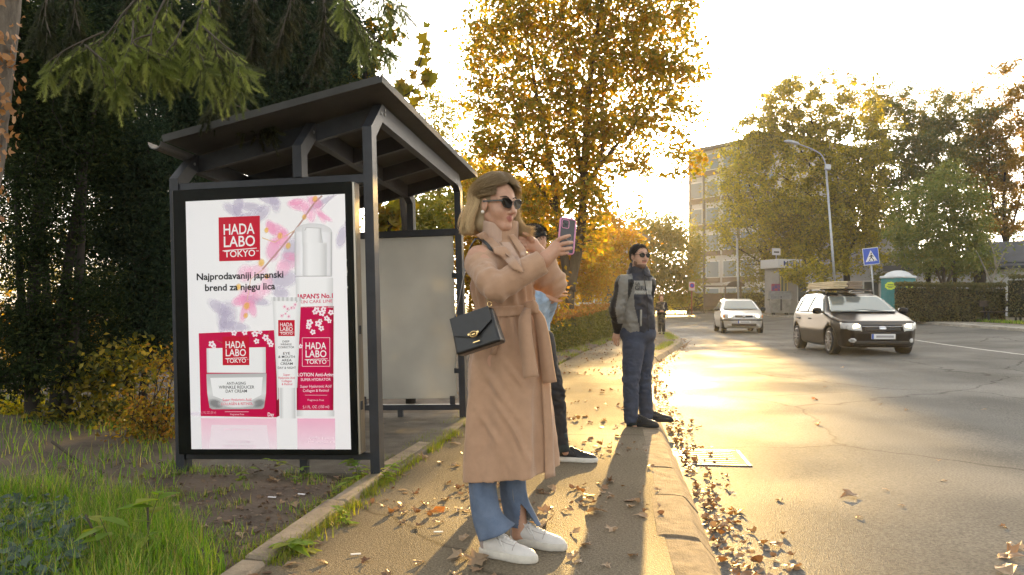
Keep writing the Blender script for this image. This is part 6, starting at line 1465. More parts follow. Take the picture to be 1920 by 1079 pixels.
# bus stop shelter across the road
d5 = 57.0; z5 = far_z(d5); s5 = W(1356, 580, d5); s5[2] = z5
s6 = thing('bus_stop_shelter', 'brown bus stop shelter with an arched roof across the road', 'bus shelter', s5); m_br = M('brown_metal', (.10, .075, .055), .6, var=.2, vs=2)
T = lambda x, y, z: s5+np.array([x, y, z])
for x in (-1.35, .15, 1.25):
    b = MB(); b.box(T(x, 0, .95), (.09, .09, 1.9), None, .005); b.build('post', m_br, s6)
b = MB(); b.box(T(-.6, .1, 1.93), (1.6, 1.3, .08), None, .01); n = 9; V = [T(.75+.65*math.cos(a), y, 1.90+.38*math.sin(a)) for y in (-.55, .75) for a in np.linspace(0, np.pi, n)]; b.add(V, [[i, i+1, n+i+1, n+i] for i in range(n-1)]+[list(range(n))[::-1], list(range(n, 2*n))]); b.build('roof', m_br, s6)
for x0_, x1_ in ((-1.28, .08), (.22, 1.18)):
    b = MB(); b.box(T((x0_+x1_)/2, .5, .85), (x1_-x0_, .04, 1.1)); b.build('back_panel', M('brown_panel', (.13, .09, .06), .5, var=.2, vs=2), s6)
b = MB(); b.box(T(-.6, .3, .5), (1.3, .35, .06), None, .01); b.build('bench', m_br, s6)
# thin pole beside it, stop sign
q0 = W(1385, 585, 56); q0[2] = far_z(56); tp_ = thing('utility_pole', 'thin pale metal pole beside the bus stop shelter', 'pole', q0); b = MB(); b.tube([q0, W(1382, 450, 56)], .075, 8); b.build('pole_shaft', m_galv, tp_, True); b = MB(); b.lathe([(.09, 0), (.09, .08), (.001, .12)], W(1382, 450, 56), 8); b.build('pole_cap', m_galv, tp_)
q0 = W(1297, 590, 60); q0[2] = float(road_z(.9, 60)); ns = thing('no_parking_sign', 'small round sign on a reddish post by the far hedge', 'road sign', q0)
b = MB(); b.tube([q0, q0+[0, 0, 2.3]], .05, 6); b.build('post', M('red_post', (.24, .07, .05), .6), ns, True)
b = MB(); b.box(q0+[0, -.07, 2.2], (.46, .03, .66), None, .01); pn2 = b.build('panel', M('sign_pale', (.50, .42, .40), .5), ns)
M9 = np.array(Matrix.Rotation(R_(90), 3, 'X')); b = MB(); b.lathe([(.19, 0), (.19, .02), (.001, .021)], q0+[0, -.086, 2.25], 18, M9); b.build('sign_disc', M('sign_red', (.50, .03, .03), .5), pn2); b = MB(); b.lathe([(.135, 0), (.135, .012), (.001, .013)], q0+[0, -.108, 2.25], 18, M9); b.build('sign_face', m_sb, pn2)
b = MB(); b.bar(q0+[-.09, -.124, 2.16], q0+[.09, -.124, 2.34], .01, .035, (0, 1, 0)); b.build('sign_bar', bpy.data.materials['sign_red'], pn2)
# bench by the right hedge
q0 = W(1880, 590, 33); q0[2] = far_z(33); bn = thing('park_bench', 'low dark park bench in the gap between the right hedges', 'bench', q0); m_bw = M('bench_wood', (.055, .042, .033), .7, var=.3, vs=8)
b = MB(); b.box(q0+[0, 0, .42], (1.7, .40, .05), None, .01); b.build('seat', m_bw, bn)
b = MB(); b.box(q0+[0, .22, .75], (1.7, .04, .25), None, .01); b.build('backrest', m_bw, bn)
for x in (-.65, .65):
    b = MB(); b.bar(q0+[x, -.15, 0], q0+[x, -.10, .40], .06, .06); b.bar(q0+[x, .18, 0], q0+[x, .14, .40], .06, .06); b.bar(q0+[x, .2, .40], q0+[x, .24, .86], .05, .05); b.build('leg', m_blackp, bn)
# ================================================================ BUILDINGS
def block(name, label, A, B, z0, zt, depth, wall, roofm, win, storeys, cols, roof=True, eave=.6, skip=()):
    """block of flats: facade from A to B on the plan, rising from z0 to zt"""
    A = np.array(A, float); B = np.array(B, float); L_ = np.linalg.norm(B-A); ux = (B-A)/L_; uy = np.array([-ux[1], ux[0]])
    if uy[1] < 0 and abs(ux[1]) < .7: uy = -uy
    if np.dot(uy, (A+B)/2) < 0: uy = -uy
    t = thing(name, label, 'building', (*((A+B)/2), z0)); P = lambda u, v, z: np.array([*(A+ux*u+uy*v), z])
    flip = ux[0]*uy[1]-ux[1]*uy[0] < 0
    b = MB(); V = [P(u, v, z) for z in (z0-.5, zt) for u, v in ((0, 0), (L_, 0), (L_, depth), (0, depth))]; b.add(V, [[3, 2, 1, 0], [4, 5, 6, 7], [0, 1, 5, 4], [1, 2, 6, 5], [2, 3, 7, 6], [3, 0, 4, 7]]); wl_ = b.build('wall', wall, t)
    b = MB(); V = [P(u, v, z) for z in (zt+.003, zt+.35) for u, v in ((-eave, -eave), (L_+eave, -eave), (L_+eave, depth+eave), (-eave, depth+eave))]; b.add(V, [[3, 2, 1, 0], [4, 5, 6, 7], [0, 1, 5, 4], [1, 2, 6, 5], [2, 3, 7, 6], [3, 0, 4, 7]]); b.build('roof', roofm, t)
    hs = (zt-z0)/storeys; cw = L_/cols; Rw = np.array([[ux[0], uy[0], 0], [ux[1], uy[1], 0], [0, 0, 1]])
    for i in range(storeys):
        for j in range(cols):
            if (i, j) in skip: continue
            c = P((j+.5)*cw, 0, z0+(i+.55)*hs); o = MB()
            o.box(c-np.array([*uy, 0])*.04, (win[0]+.24, .10, win[1]+.24), Rw); w_ = o.build('window', win[2], t)
            o = MB(); o.box(c-np.array([*uy, 0])*.105, (win[0], .04, win[1]), Rw); o.build('pane', win[3], w_)
            if win[4]: o = MB(); o.box(c-np.array([*uy, 0])*.07+[0, 0, -win[1]/2-.35], (win[0]+.3, .16, .55), Rw); o.build('parapet', win[4], w_)
    return t, P, L_, ux, uy, Rw
m_bw1 = M('facade_grey', (.50, .48, .45), .8, var=.08, vs=.4); m_pane = M('window_pane', (.05, .065, .075), .12, spec=.7); m_blind = M('shutter_grey', (.22, .26, .28), .6); m_rf = M('flat_roof', (.16, .14, .125), .8); m_frm = M('window_white', (.60, .60, .58), .6); m_par = M('parapet_brown', (.20, .15, .11), .7)
tb, P, L_, ux, uy, Rw = block('apartment_block', 'pale multi-storey apartment block with dark drainpipes behind the roadside trees', (20.3, 92), (27.2, 82.1), .4, 18.4, 14, m_bw1, m_rf, (1.7, 1.7, m_frm, m_blind, m_par), 6, 5)
for u in (.35, 2.4, 7.2):
    b = MB(); b.box(P(u, -.10, 9.3), (.28, .16, 18.0), Rw); b.build('drainpipe', M('pipe_dark', (.13, .125, .12), .6), tb)
b = MB(); b.box(P(2.4, -.03, 4.5), (3.3, .05, .25), Rw); b.build('ledge', m_rf, tb)
# white low building and yellow kiosk wall on the right
m_ww = M('white_wall', (.58, .58, .60), .8, var=.06, vs=.5)
tw_, P, L_, ux, uy, Rw = block('low_building', 'long low white building with dark sloping roof behind the right trees', (23.4, 49), (29.2, 44.5), far_z(46), far_z(46)+2.7, 8, m_ww, M('slate_roof', (.045, .05, .062), .6, var=.2, vs=2), (.8, .9, m_frm, m_pane, None), 1, 4, eave=.5)
b = MB(); V = [P(u, v, z) for (v, z) in ((-.75, far_z(46)+2.85), (2.2, far_z(46)+4.4), (2.2, far_z(46)+4.2), (-.75, far_z(46)+2.7)) for u in (3.6, L_+3.0)]; b.add(V, [[0, 1, 3, 2], [2, 3, 5, 4], [4, 5, 7, 6], [6, 7, 1, 0], [0, 2, 4, 6], [1, 7, 5, 3]]); b.build('canopy', bpy.data.materials['slate_roof'], tw_)
b = MB(); b.box(P(L_-.2, -.06, far_z(46)+1.35), (.12, .1, 2.7), Rw); b.build('drainpipe', m_rf, tw_)
yb_ = P(L_+1.6, -.2, far_z(46)); ty = thing('yellow_building', 'yellow plastered wall of a small building at the right edge', 'building', yb_); b = MB(); b.box(yb_+np.array([0, 0, 1.4]), (2.6, .5, 2.8), Rw); b.build('wall', M('yellow_plaster', (.52, .50, .14), .8, var=.1, vs=1), ty); b = MB(); b.box(yb_+np.array([0, 0, 2.86]), (2.8, .7, .12), Rw); b.build('coping', m_rf, ty)
tbk, P, L_, ux, uy, Rw = block('distant_house', 'pale grey distant house seen between the trees down the street', (3.2, 62), (8.2, 60), .3, 6.5, 7, M('far_house_wall', (.40, .37, .33), .8, var=.1, vs=.5), m_rf, (1.0, 1.4, m_frm, m_pane, None), 2, 3)
tb2, P, L_, ux, uy, Rw = block('grey_house', 'grey house with white framed windows partly hidden by right trees', (23.6, 68), (29.3, 62), far_z(62), far_z(62)+6.0, 6, M('grey_wall', (.42, .42, .44), .8, var=.08, vs=.5), m_rf, (1.1, 1.5, m_frm, m_pane, None), 2, 3)
# ================================================================ TREES AND SHRUBS
def leaves(P, size, rg, droop=.0, asp=.62, var=.35, fold=.25, up=.35):
    """one kite-shaped leaf (two triangles) at each point"""
    n = len(P); L_ = size*(1+var*(rg.random(n)*2-1))[:, None]
    nrm_ = rg.normal(0, 1, (n, 3)); nrm_[:, 2] = np.abs(nrm_[:, 2])*(.5+up)+up; nrm_ /= np.linalg.norm(nrm_, axis=1, keepdims=True)
    a = rg.normal(0, 1, (n, 3)); a[:, 2] -= droop; a -= nrm_*np.sum(a*nrm_, 1)[:, None]; a /= np.linalg.norm(a, axis=1, keepdims=True); b = np.cross(nrm_, a)
    V = np.stack([P, P+a*L_*.45+b*L_*asp*.5+nrm_*L_*fold*.3, P+a*L_-nrm_*L_*.1, P+a*L_*.45-b*L_*asp*.5+nrm_*L_*fold*.3], 1).reshape(-1, 3)
    i = np.arange(n)*4; F = np.concatenate([np.stack([i, i+1, i+2], 1), np.stack([i, i+2, i+3], 1)]); return V, F
m_bark = M('bark', (.075, .058, .042), .95, var=.4, vs=9, bump=.9, bs=22, stretch=(1, 1, .25)); m_barkd = M('bark_dark', (.03, .024, .019), .95, var=.4, vs=9, bump=.8, bs=25, stretch=(1, 1, .3))
def lobepts(lobes, d, dr, rg, dens):
    out = []
    for (px, py, rx, ry, *o) in lobes:
        k = o[0] if o else 1.0; dd = d+(o[1] if len(o) > 1 else 0)
        X = rx/FPX*dd; Zr = ry/FPX*dd; n = max(3, int(dens*k*rx*ry/1000))
        v = rg.normal(0, 1, (n, 3)); v /= np.linalg.norm(v, axis=1, keepdims=True); v *= (rg.random(n)**.45)[:, None]
        out.append(W(px, py, dd)+v*np.array([X, dr*min(1, X/1.2+.3), Zr]))
    return np.concatenate(out)
def tree(name, label, group, d, trunks, lobes, lm, leaf, per, spread, seed, dens=22, dr=1.6, bark=None, cat='tree', limb_r=.035, base_z=None, droop=.2, cull=None, asp=.62):
    """trunks: [(list of (px,py[,dd]) from the ground up, base radius, top radius)]; crown of leaf clusters on real branches"""
    rg = np.random.default_rng(seed); bark = bark or m_bark
    if d > 40: per *= 1.9; leaf *= 1.12; dens *= 1.25
    tr = []; tb = MB()
    for P_, r0, r1 in trunks:
        P = smoothpath([W(p[0], p[1], d+(p[2] if len(p) > 2 else 0)) for p in P_], 6)
        if base_z is not None and P_[0] is trunks[0][0][0]: P[0][2] = base_z
        r = np.linspace(r0, r1, len(P)); r[0] *= 1.25; tb.tube(P, r, 9); tr.append((P, r))
    root = tr[0][0][0]
    t = thing(name, label, cat, root, group)
    C = lobepts(lobes, d, dr, rg, dens)
    if cull is not None: C = C[cull(C)]
    AP = np.concatenate([p for p, r in tr]); AR = np.concatenate([r for p, r in tr])
    nodes = [AP]; rad = [AR]
    order = np.argsort(np.linalg.norm(C-AP.mean(0), axis=1)); twig = []
    allp = AP.copy(); allr = AR.copy()
    for i in order:                      # each cluster grows from the nearest lower wood
        c = C[i]; dz = c[2]-allp[:, 2]; dist = np.linalg.norm(allp-c, axis=1)+np.where(dz < .1, 3*(.1-dz), 0)
        j = int(np.argmin(dist)); a = allp[j]; Ln = np.linalg.norm(c-a)
        if Ln < .05: continue
        m_ = (a+c)/2+np.array([0, 0, .12*Ln])+rg.normal(0, .06*Ln, 3); P = smoothpath([a, m_, c], 4); r0 = min(allr[j]*.7, limb_r*(.35+.5*Ln)); r = np.linspace(r0, max(.004, r0*.35), len(P)); tb.tube(P, r, 5, False)
        allp = np.concatenate([allp, P[3:]]); allr = np.concatenate([allr, r[3:]])
    tb.build('trunk', bark, t, True)
    n = len(C); k = rg.poisson(per, n); idx = np.repeat(np.arange(n), k)
    s_ = spread*rg.uniform(.5, 1.25, n)[idx][:, None]
    P = C[idx]+rg.normal(0, 1, (len(idx), 3))*s_*np.array([1, 1, .75])
    if cull is not None: P = P[cull(P)]
    V, F = leaves(P, leaf, rg, droop, asp); mesh('crown', V, F, lm, t)
    return t
GOLD = [(.16, .055, .012), (.24, .10, .015), (.10, .085, .018), (.30, .17, .02), (.07, .075, .018), (.26, .12, .018)]
lm_maple = leafmat('maple_leaf', [(.36, .16, .025), (.14, .16, .035), (.42, .26, .035), (.18, .19, .04), (.38, .20, .03), (.12, .14, .03), (.26, .23, .045), (.50, .33, .045), (.10, .12, .03)], .52)
lm_gold = leafmat('gold_leaf', [(.36, .20, .02), (.28, .13, .015), (.20, .17, .03), (.42, .26, .03)], .6)
lm_plane = leafmat('plane_leaf', [(.40, .33, .055), (.18, .19, .05), (.46, .38, .06), (.20, .16, .06), (.11, .125, .04), (.42, .35, .07), (.15, .14, .05)], .45)
lm_olive = leafmat('olive_leaf', [(.15, .15, .055), (.20, .19, .06), (.24, .20, .07), (.13, .13, .06)], .45)
lm_green = leafmat('green_leaf', [(.12, .16, .05), (.17, .20, .065), (.22, .22, .07), (.09, .125, .045), (.28, .25, .07)], .45)
lm_deep = leafmat('deep_green_leaf', [(.09, .11, .045), (.13, .14, .05), (.16, .16, .05), (.22, .17, .05)], .45)
lm_rust = leafmat('rust_leaf', [(.26, .15, .03), (.18, .13, .035), (.32, .20, .035), (.14, .12, .035)], .5)
lm_birch = leafmat('birch_leaf', [(.24, .21, .04), (.17, .18, .04), (.32, .26, .05), (.14, .16, .04)], .4)
lm_haze = leafmat('haze_painted_olive_leaf', [(.17, .17, .05), (.22, .20, .06), (.13, .14, .045), (.26, .20, .05)], .5)  # olive leaves lightened, distance haze put into their colour
SUNP = (1245, 308)
def sunhole(C):                          # a gap in the twigs where the low sun comes through
    px = CX+FPX*C[:, 0]/C[:, 1]; py = YH-FPX*(C[:, 2]-HC)/C[:, 1]; far = np.hypot(px-SUNP[0], py-SUNP[1]); k = np.array([mnoise.noise(tuple(c*.9)) for c in C])
    return (far > 17) & ~((px > 1150) & (py > 330) & (k > -.25))
# the big maple
ML = [(900, 90, 48, 60, .8), (950, 40, 75, 70), (1040, 30, 95, 80), (1130, 30, 100, 80), (1220, 40, 80, 75), (1275, 20, 45, 50, .7), (900, 190, 45, 45, .7), (950, 160, 80, 80), (1050, 150, 100, 90), (1150, 140, 100, 90), (1240, 130, 80, 65), (1300, 125, 38, 45, .8),
      (905, 280, 48, 45, .9), (960, 260, 80, 65), (1050, 260, 90, 75), (1140, 250, 90, 70), (1215, 225, 70, 50, .9), (1285, 215, 40, 35, .6), (890, 345, 40, 40, .9), (950, 350, 70, 55), (1030, 370, 80, 60), (1120, 345, 80, 60), (1195, 330, 55, 50, .9), (1255, 300, 45, 55, .7), (1280, 335, 38, 35, .6), (985, 420, 40, 40, .8), (1020, 440, 50, 45, .8), (1115, 410, 45, 40, .8), (1185, 370, 40, 30, .5), (1235, 365, 35, 25, .3), (1310, 320, 22, 25, .4), (1090, -60, 200, 60, .6), (1100, 460, 30, 30, .5)]
tree('maple_tree', 'large golden maple with several stems behind the clipped hedge', None, 24.0,
     [([(1064, 592), (1066, 540), (1064, 515), (1056, 470), (1046, 400), (1030, 300), (1005, 170), (985, 60)], .20, .03), ([(1066, 545), (1076, 500), (1088, 440), (1094, 370), (1098, 260), (1110, 120), (1130, 0), (1140, -60)], .19, .04), ([(1094, 380), (1130, 280), (1128, 200), (1150, 90)], .10, .02), ([(1094, 340), (1072, 220), (1055, 80)], .08, .02), ([(1096, 350), (1150, 280), (1220, 200), (1280, 140)], .07, .02), ([(1046, 400), (990, 320), (930, 250)], .06, .02)],
     ML, lm_maple, .15, 14, .165, 11, dens=27, dr=2.3, cull=sunhole, base_z=-.1)
# birch-like tree and gold shrubs behind the shelter
tree('birch_tree', 'slender pale yellow birch rising behind the shelter roof', None, 30, [([(830, 590), (828, 480), (822, 340), (812, 200)], .10, .015), ([(828, 450), (845, 330), (850, 220)], .05, .01)],
     [(812, 190, 26, 40, .7), (800, 250, 35, 40, .8), (840, 230, 30, 45, .7), (820, 310, 45, 45), (785, 320, 30, 40, .7), (850, 300, 25, 40, .6), (825, 380, 45, 40), (790, 170, 12, 25, .4), (860, 360, 30, 40)], lm_birch, .13, 26, .24, 21, dens=26, dr=1.0, base_z=0.)
gold_bush = [(20.0, [(722, 470, 34, 60), (760, 500, 40, 70), (745, 420, 40, 45), (800, 460, 45, 60), (830, 430, 40, 60), (790, 400, 40, 35, .8)], 'yellow green shrub seen through the back of the shelter', lm_birch, 31),
             (17.0, [(890, 500, 40, 60), (920, 560, 45, 60), (960, 520, 50, 60), (1000, 560, 50, 50), (905, 430, 35, 45), (985, 480, 30, 40)], 'golden bush behind the woman and the end of the shelter', lm_gold, 32),
             (34.0, [(870, 400, 55, 75), (930, 400, 60, 80), (990, 440, 60, 70), (1040, 480, 55, 70), (1110, 520, 45, 50), (1100, 450, 45, 50), (960, 500, 60, 60), (1060, 540, 50, 40), (1000, 370, 50, 50), (900, 330, 40, 50)], 'hazy golden tree behind the maple stems', lm_gold, 33)]
for d_, lobes, lab, lm_, sd_ in gold_bush:
    cx_ = np.mean([l[0] for l in lobes]); tree('golden_shrub', lab, 'golden shrubs behind the shelter', d_, [([(cx_, YH+1680/d_), (cx_+3, 560), (cx_-4, 470)], .08, .02), ([(cx_+3, 575), (cx_+30, 500), (cx_+40, 430)], .05, .012), ([(cx_+2, 578), (cx_-32, 510), (cx_-40, 430)], .05, .012)], lobes, lm_, .10*(d_/20)**.5, 40, .22*(d_/20)**.5, sd_, dens=30, dr=1.4, cat='shrub', base_z=-.1)
# trees down the street
tree('street_tree', 'hazy olive green tree above the far hedge beside the far woman', 'trees down the street', 75, [([(1222, 585), (1220, 520), (1215, 450)], .28, .06), ([(1221, 530), (1250, 470), (1262, 440)], .12, .03)],
     [(1215, 430, 60, 40), (1255, 440, 45, 45), (1185, 460, 40, 45), (1230, 495, 65, 45), (1280, 480, 35, 50), (1195, 520, 45, 40), (1262, 530, 45, 40), (1305, 455, 22, 30, .6), (1225, 555, 60, 25), (1160, 540, 40, 40), (1290, 545, 25, 30, .8)], lm_haze, .26, 22, .55, 41, dens=24, dr=3.5, base_z=.2, bark=m_barkd)
tree('street_tree', 'yellow leaved tree behind the man in the two-tone jacket', 'trees down the street', 45, [([(1150, 585), (1152, 520), (1150, 440)], .16, .04)], [(1140, 480, 35, 45), (1165, 445, 35, 45), (1160, 510, 40, 40), (1125, 535, 30, 35), (1190, 540, 25, 30, .8), (1145, 410, 35, 30, .8), (1195, 470, 25, 35, .7)], lm_gold, .16, 16, .35, 42, dens=22, dr=1.6, base_z=.1)
tree('street_tree', 'sparse rust coloured tree beside the drainpipes of the apartment block', 'trees down the street', 78, [([(1290, 585), (1291, 520), (1288, 470)], .14, .03)], [(1285, 520, 22, 30, .8), (1300, 545, 20, 22, .8), (1278, 555, 22, 18, .8)], lm_rust, .24, 14, .45, 43, dens=20, dr=1.5, base_z=.25)
# right hand side
tree('plane_tree', 'broad yellow plane tree over the kiosk and the lamp post', 'trees across the road', 56, [([(1590, 590), (1586, 500), (1572, 410), (1540, 300), (1520, 220)], .26, .05), ([(1586, 490), (1620, 400), (1640, 300)], .14, .03), ([(1574, 420), (1510, 360), (1450, 320)], .13, .03), ([(1560, 370), (1500, 280), (1470, 200)], .10, .02)],
     [(1490, 180, 40, 45, .7), (1440, 230, 45, 45), (1540, 200, 50, 50, .8), (1600, 190, 45, 45, .7), (1480, 290, 65, 55), (1560, 290, 65, 60), (1620, 280, 40, 60, .9), (1420, 310, 50, 55), (1430, 380, 60, 55), (1510, 380, 70, 55), (1580, 390, 60, 55), (1395, 420, 50, 45, .9), (1480, 450, 60, 40), (1540, 460, 60, 45), (1610, 440, 45, 40, .8), (1520, 500, 35, 25, .7), (1550, 505, 40, 22, .8), (1640, 350, 35, 60), (1375, 350, 35, 50, .7), (1405, 230, 35, 40, .6), (1375, 290, 25, 40, .4), (1470, 155, 30, 30, .6), (1520, 165, 35, 35, .7), (1500, 235, 60, 45), (1570, 235, 60, 45), (1440, 270, 45, 40, .9), (1640, 270, 40, 50, .9), (1480, 410, 60, 40), (1600, 490, 40, 25, .8), (1490, 480, 40, 30, .9), (1500, 430, 60, 45, 1.6), (1560, 440, 60, 45, 1.6), (1620, 400, 45, 50, 1.5), (1640, 460, 35, 40, 1.2), (1460, 400, 50, 50, 1.4), (1535, 340, 60, 50, 1.3), (1600, 330, 50, 50, 1.3), (1450, 200, 40, 40), (1410, 260, 40, 45), (1500, 505, 24, 24, 1.6, -5), (1520, 530, 30, 22, 1.6, -5), (1478, 520, 12, 14, 1.5, -5)], lm_plane, .18, 36, .25, 51, dens=11.5, dr=3.6, base_z=.5, bark=m_barkd)
tree('roadside_tree', 'half bare olive tree in front of the left end of the apartment block', 'trees across the road', 59, [([(1441, 586), (1440, 530), (1436, 470), (1425, 380)], .22, .04), ([(1438, 490), (1400, 430), (1365, 370)], .09, .015), ([(1436, 450), (1380, 390), (1345, 330)], .07, .012), ([(1430, 420), (1400, 330), (1390, 260)], .07, .012), ([(1438, 500), (1390, 470), (1345, 450)], .06, .01)],
     [(1380, 300, 35, 40, .5), (1360, 360, 35, 45, .5), (1400, 390, 45, 45, .7), (1370, 440, 40, 40, .6), (1420, 470, 50, 40, .9), (1440, 510, 40, 30), (1400, 510, 30, 30, .8), (1345, 400, 25, 40, .3), (1420, 540, 30, 18, .7), (1470, 480, 40, 40, .8)], lm_olive, .17, 12, .42, 52, dens=22, dr=2.2, base_z=.5, bark=m_barkd)
tree('round_tree', 'round dense green tree with thin stems behind the right hedge', 'trees across the road', 42, [([(1772, 588), (1770, 530), (1765, 470), (1755, 400)], .13, .03), ([(1771, 545), (1790, 490), (1800, 420)], .09, .02), ([(1770, 540), (1745, 480), (1735, 420)], .08, .02)],
     [(1760, 340, 40, 30, .8), (1725, 380, 45, 40), (1785, 380, 50, 45), (1710, 430, 45, 40), (1765, 440, 60, 45), (1820, 430, 35, 45, .9), (1730, 480, 45, 32), (1790, 490, 50, 30), (1830, 480, 25, 28, .7), (1690, 450, 22, 35, .7)], lm_green, .125, 42, .26, 53, dens=18, dr=2.0, base_z=.5)
for lab, tx, lb_, lm_, sd_, dd_ in (('tall dark tree right of the plane tree with rusty top', 1690, [(1660, 230, 40, 45, .8), (1700, 270, 50, 55), (1680, 340, 50, 55), (1725, 330, 45, 60), (1665, 430, 40, 50), (1650, 500, 40, 30, .8), (1700, 210, 40, 30, .7), (1655, 300, 35, 60), (1645, 390, 35, 60), (1690, 400, 40, 50), (1670, 195, 40, 40), (1715, 250, 45, 50)], lm_deep, 54, 63),
                                    ('tall dark tree above the round green tree', 1790, [(1760, 230, 50, 50, .8), (1800, 270, 55, 60), (1770, 310, 50, 55), (1840, 310, 50, 60), (1820, 220, 40, 40, .7), (1850, 390, 45, 60), (1800, 360, 50, 50), (1775, 205, 40, 35, .8), (1740, 290, 45, 50), (1840, 250, 45, 50), (1830, 440, 40, 40)], lm_deep, 55, 60),
                                    ('tall rusty topped tree at the right edge', 1885, [(1880, 160, 32, 50, .6), (1910, 210, 45, 50, .8), (1870, 250, 45, 45), (1920, 290, 50, 55), (1880, 330, 50, 55), (1910, 390, 50, 45), (1945, 180, 40, 60, .7), (1870, 430, 45, 30, .8)], lm_rust, 56, 58),
                                    ('amber tree crown behind the plane tree against the sky', 1600, [(1590, 165, 40, 40, .6), (1630, 200, 45, 45, .8), (1660, 180, 35, 35, .6), (1720, 190, 35, 30, .6), (1780, 190, 30, 25, .5), (1830, 180, 30, 25, .5)], lm_rust, 57, 72)):
    tree('roadside_tree', lab, 'trees across the road', dd_, [([(tx, 590), (tx+3, 500), (tx-3, 380), (tx+4, 260)], .24, .04), ([(tx, 470), (tx+30, 360), (tx+40, 270)], .10, .02), ([(tx, 460), (tx-28, 360), (tx-30, 280)], .10, .02)], lb_, lm_, .18, 38, .30, sd_, dens=14, dr=3.0, base_z=.6, bark=m_barkd)
for i, tx in enumerate((1746, 1757, 1790, 1827, 1839)):
    q = W(tx, 590, 44); q[2] = far_z(44)-.1; t = thing('bare_stem', ('leaning', 'slender', 'straight dark', 'thin', 'stout black')[i]+' tree stem against the white wall, '+('first', 'second', 'third', 'fourth', 'last')[i]+' from the portable toilet', 'tree', q, 'tree stems by the white wall')
    b = MB(); b.tube(smoothpath([q, q+[(-.12, .25, 0, .05, 0)[i], 0, 1.2], q+[(-.2, .5, .05, .02, .05)[i], 0, 3.4]], 5), [(.20, .13, .15, .10, .30)[i]]*5+[(.14, .09, .11, .08, .24)[i]]*6, 8); b.build('trunk', m_barkd, t, True)
    rg = np.random.default_rng(80+i); C = q+[(-.2, .5, .05, .02, .05)[i], 0, 3.2]+rg.normal(0, .45, (26, 3)); P = np.repeat(C, 18, 0)+rg.normal(0, .25, (26*18, 3)); V, F = leaves(P, .18, rg); mesh('crown', V, F, lm_deep, t)
# bare-branched sapling at the right
q = W(1852, 590, 37); q[2] = far_z(37)-.1; t = thing('sapling', 'thin bare sapling with a few green leaves in front of the dark roof', 'tree', q); b = MB(); rg = np.random.default_rng(9); tips = []
for P_ in ([(1850, 575), (1862, 520), (1880, 480), (1902, 450), (1912, 440)], [(1860, 535), (1840, 490), (1830, 470)], [(1858, 545), (1885, 520), (1900, 500)], [(1868, 505), (1862, 470), (1850, 445)], [(1880, 512), (1898, 515), (1905, 505)]):
    P = smoothpath([W(x, y, 37) for x, y in P_], 5); b.tube(P, np.linspace(.045, .012, len(P)), 6); tips += list(P[len(P)//2:])
b.build('trunk', M('pale_bark', (.20, .18, .15), .9), t, True); tips = np.array(tips); P = np.repeat(tips, 5, 0)+rg.normal(0, .18, (len(tips)*5, 3)); V, F = leaves(P, .15, rg, 1.); mesh('crown', V, F, lm_green, t)
# red creeper on the roof line
# ---------------------------------------------------------------- clipped hedges
def hedge(name, label, path, w_, h0, h1, lm_, leaf, n, seed, zf, group=None, top=None):
    rg = np.random.default_rng(seed); P = np.array(path, float); c = P.mean(0); t = thing(name, label, 'hedge', (*c, zf(c[1])), group)
    s_ = np.concatenate([[0], np.cumsum(np.linalg.norm(np.diff(P, axis=0), axis=1))]); L_ = s_[-1]
    u = rg.random(n)*L_; x = np.interp(u, s_, P[:, 0]); y = np.interp(u, s_, P[:, 1]); T = np.gradient(P, axis=0).mean(0); T = T/np.linalg.norm(T); N_ = np.array([T[1], -T[0]])
    k = rg.random(n); face = rg.random(n); H = h0+(h1-h0)*u/L_
    bump = np.array([mnoise.noise((a*.9, b*.9, seed)) for a, b in zip(x, y)])*.10
    v = np.where(face < .42, w_/2*(1-.15*k**3), np.where(face < .55, -w_/2, (rg.random(n)*2-1)*w_/2)); z = np.where(face < .55, k, 1.0)*H
    v = v+bump+rg.normal(0, .035, n); z = z+bump*.5+rg.normal(0, .03, n)
    Pz = np.stack([x+N_[0]*v, y+N_[1]*v, np.array([zf(b) for b in y])+np.maximum(z, .02)], 1)
    ca = MB(); cp = np.linspace(0, L_, 24); ring = []
    for q in cp:
        p = np.array([np.interp(q, s_, P[:, 0]), np.interp(q, s_, P[:, 1])]); hh = (h0+(h1-h0)*q/L_)*.92; zz = zf(p[1])-.05
        ring.append(np.array([[*(p+N_*a*w_*.44), zz+b*hh] for a, b in ((-1, 0), (1, 0), (1, .9), (.8, 1), (-.8, 1), (-1, .9))]))
    V, F = loft(ring, 6); mesh('branches', V, F, M('hedge_wood', (.022, .022, .012), 1.), t)
    tp_ = (z > H*.93) & (rg.random(n) < (.75 if top else 0))
    V, F = leaves(Pz[~tp_], leaf, rg); mesh('foliage', V, F, lm_, t)
    if top: V, F = leaves(Pz[tp_], leaf*1.25, rg); mesh('dry_leaves', V, F, top, t)
    return t
lm_hedge = leafmat('hedge_leaf', [(.10, .11, .03), (.14, .14, .035), (.07, .085, .025), (.20, .17, .045)], .4); lm_dry = leafmat('dry_leaf', [(.30, .14, .05), (.20, .10, .04), (.38, .22, .08)], .4)
lm_hedged = leafmat('dark_hedge_leaf', [(.09, .095, .04), (.14, .13, .05), (.06, .07, .03), (.20, .15, .06)], .35)
hedge('clipped_hedge', 'long clipped hedge topped with dry brown leaves beside the pavement', [(.35, 18.3), (1.25, 21.4), (3.3, 29.5)], .95, .80, 1.12, lm_hedge, .06, 26000, 61, lambda y: -.03, None, lm_dry)
hedge('clipped_hedge', 'far low hedge across the end of the street', [(14.0, 92), (21.8, 88), (25.0, 80)], 1.0, 1.75, 1.75, lm_hedged, .20, 5000, 62, lambda y: float(road_z(1, y)), None)
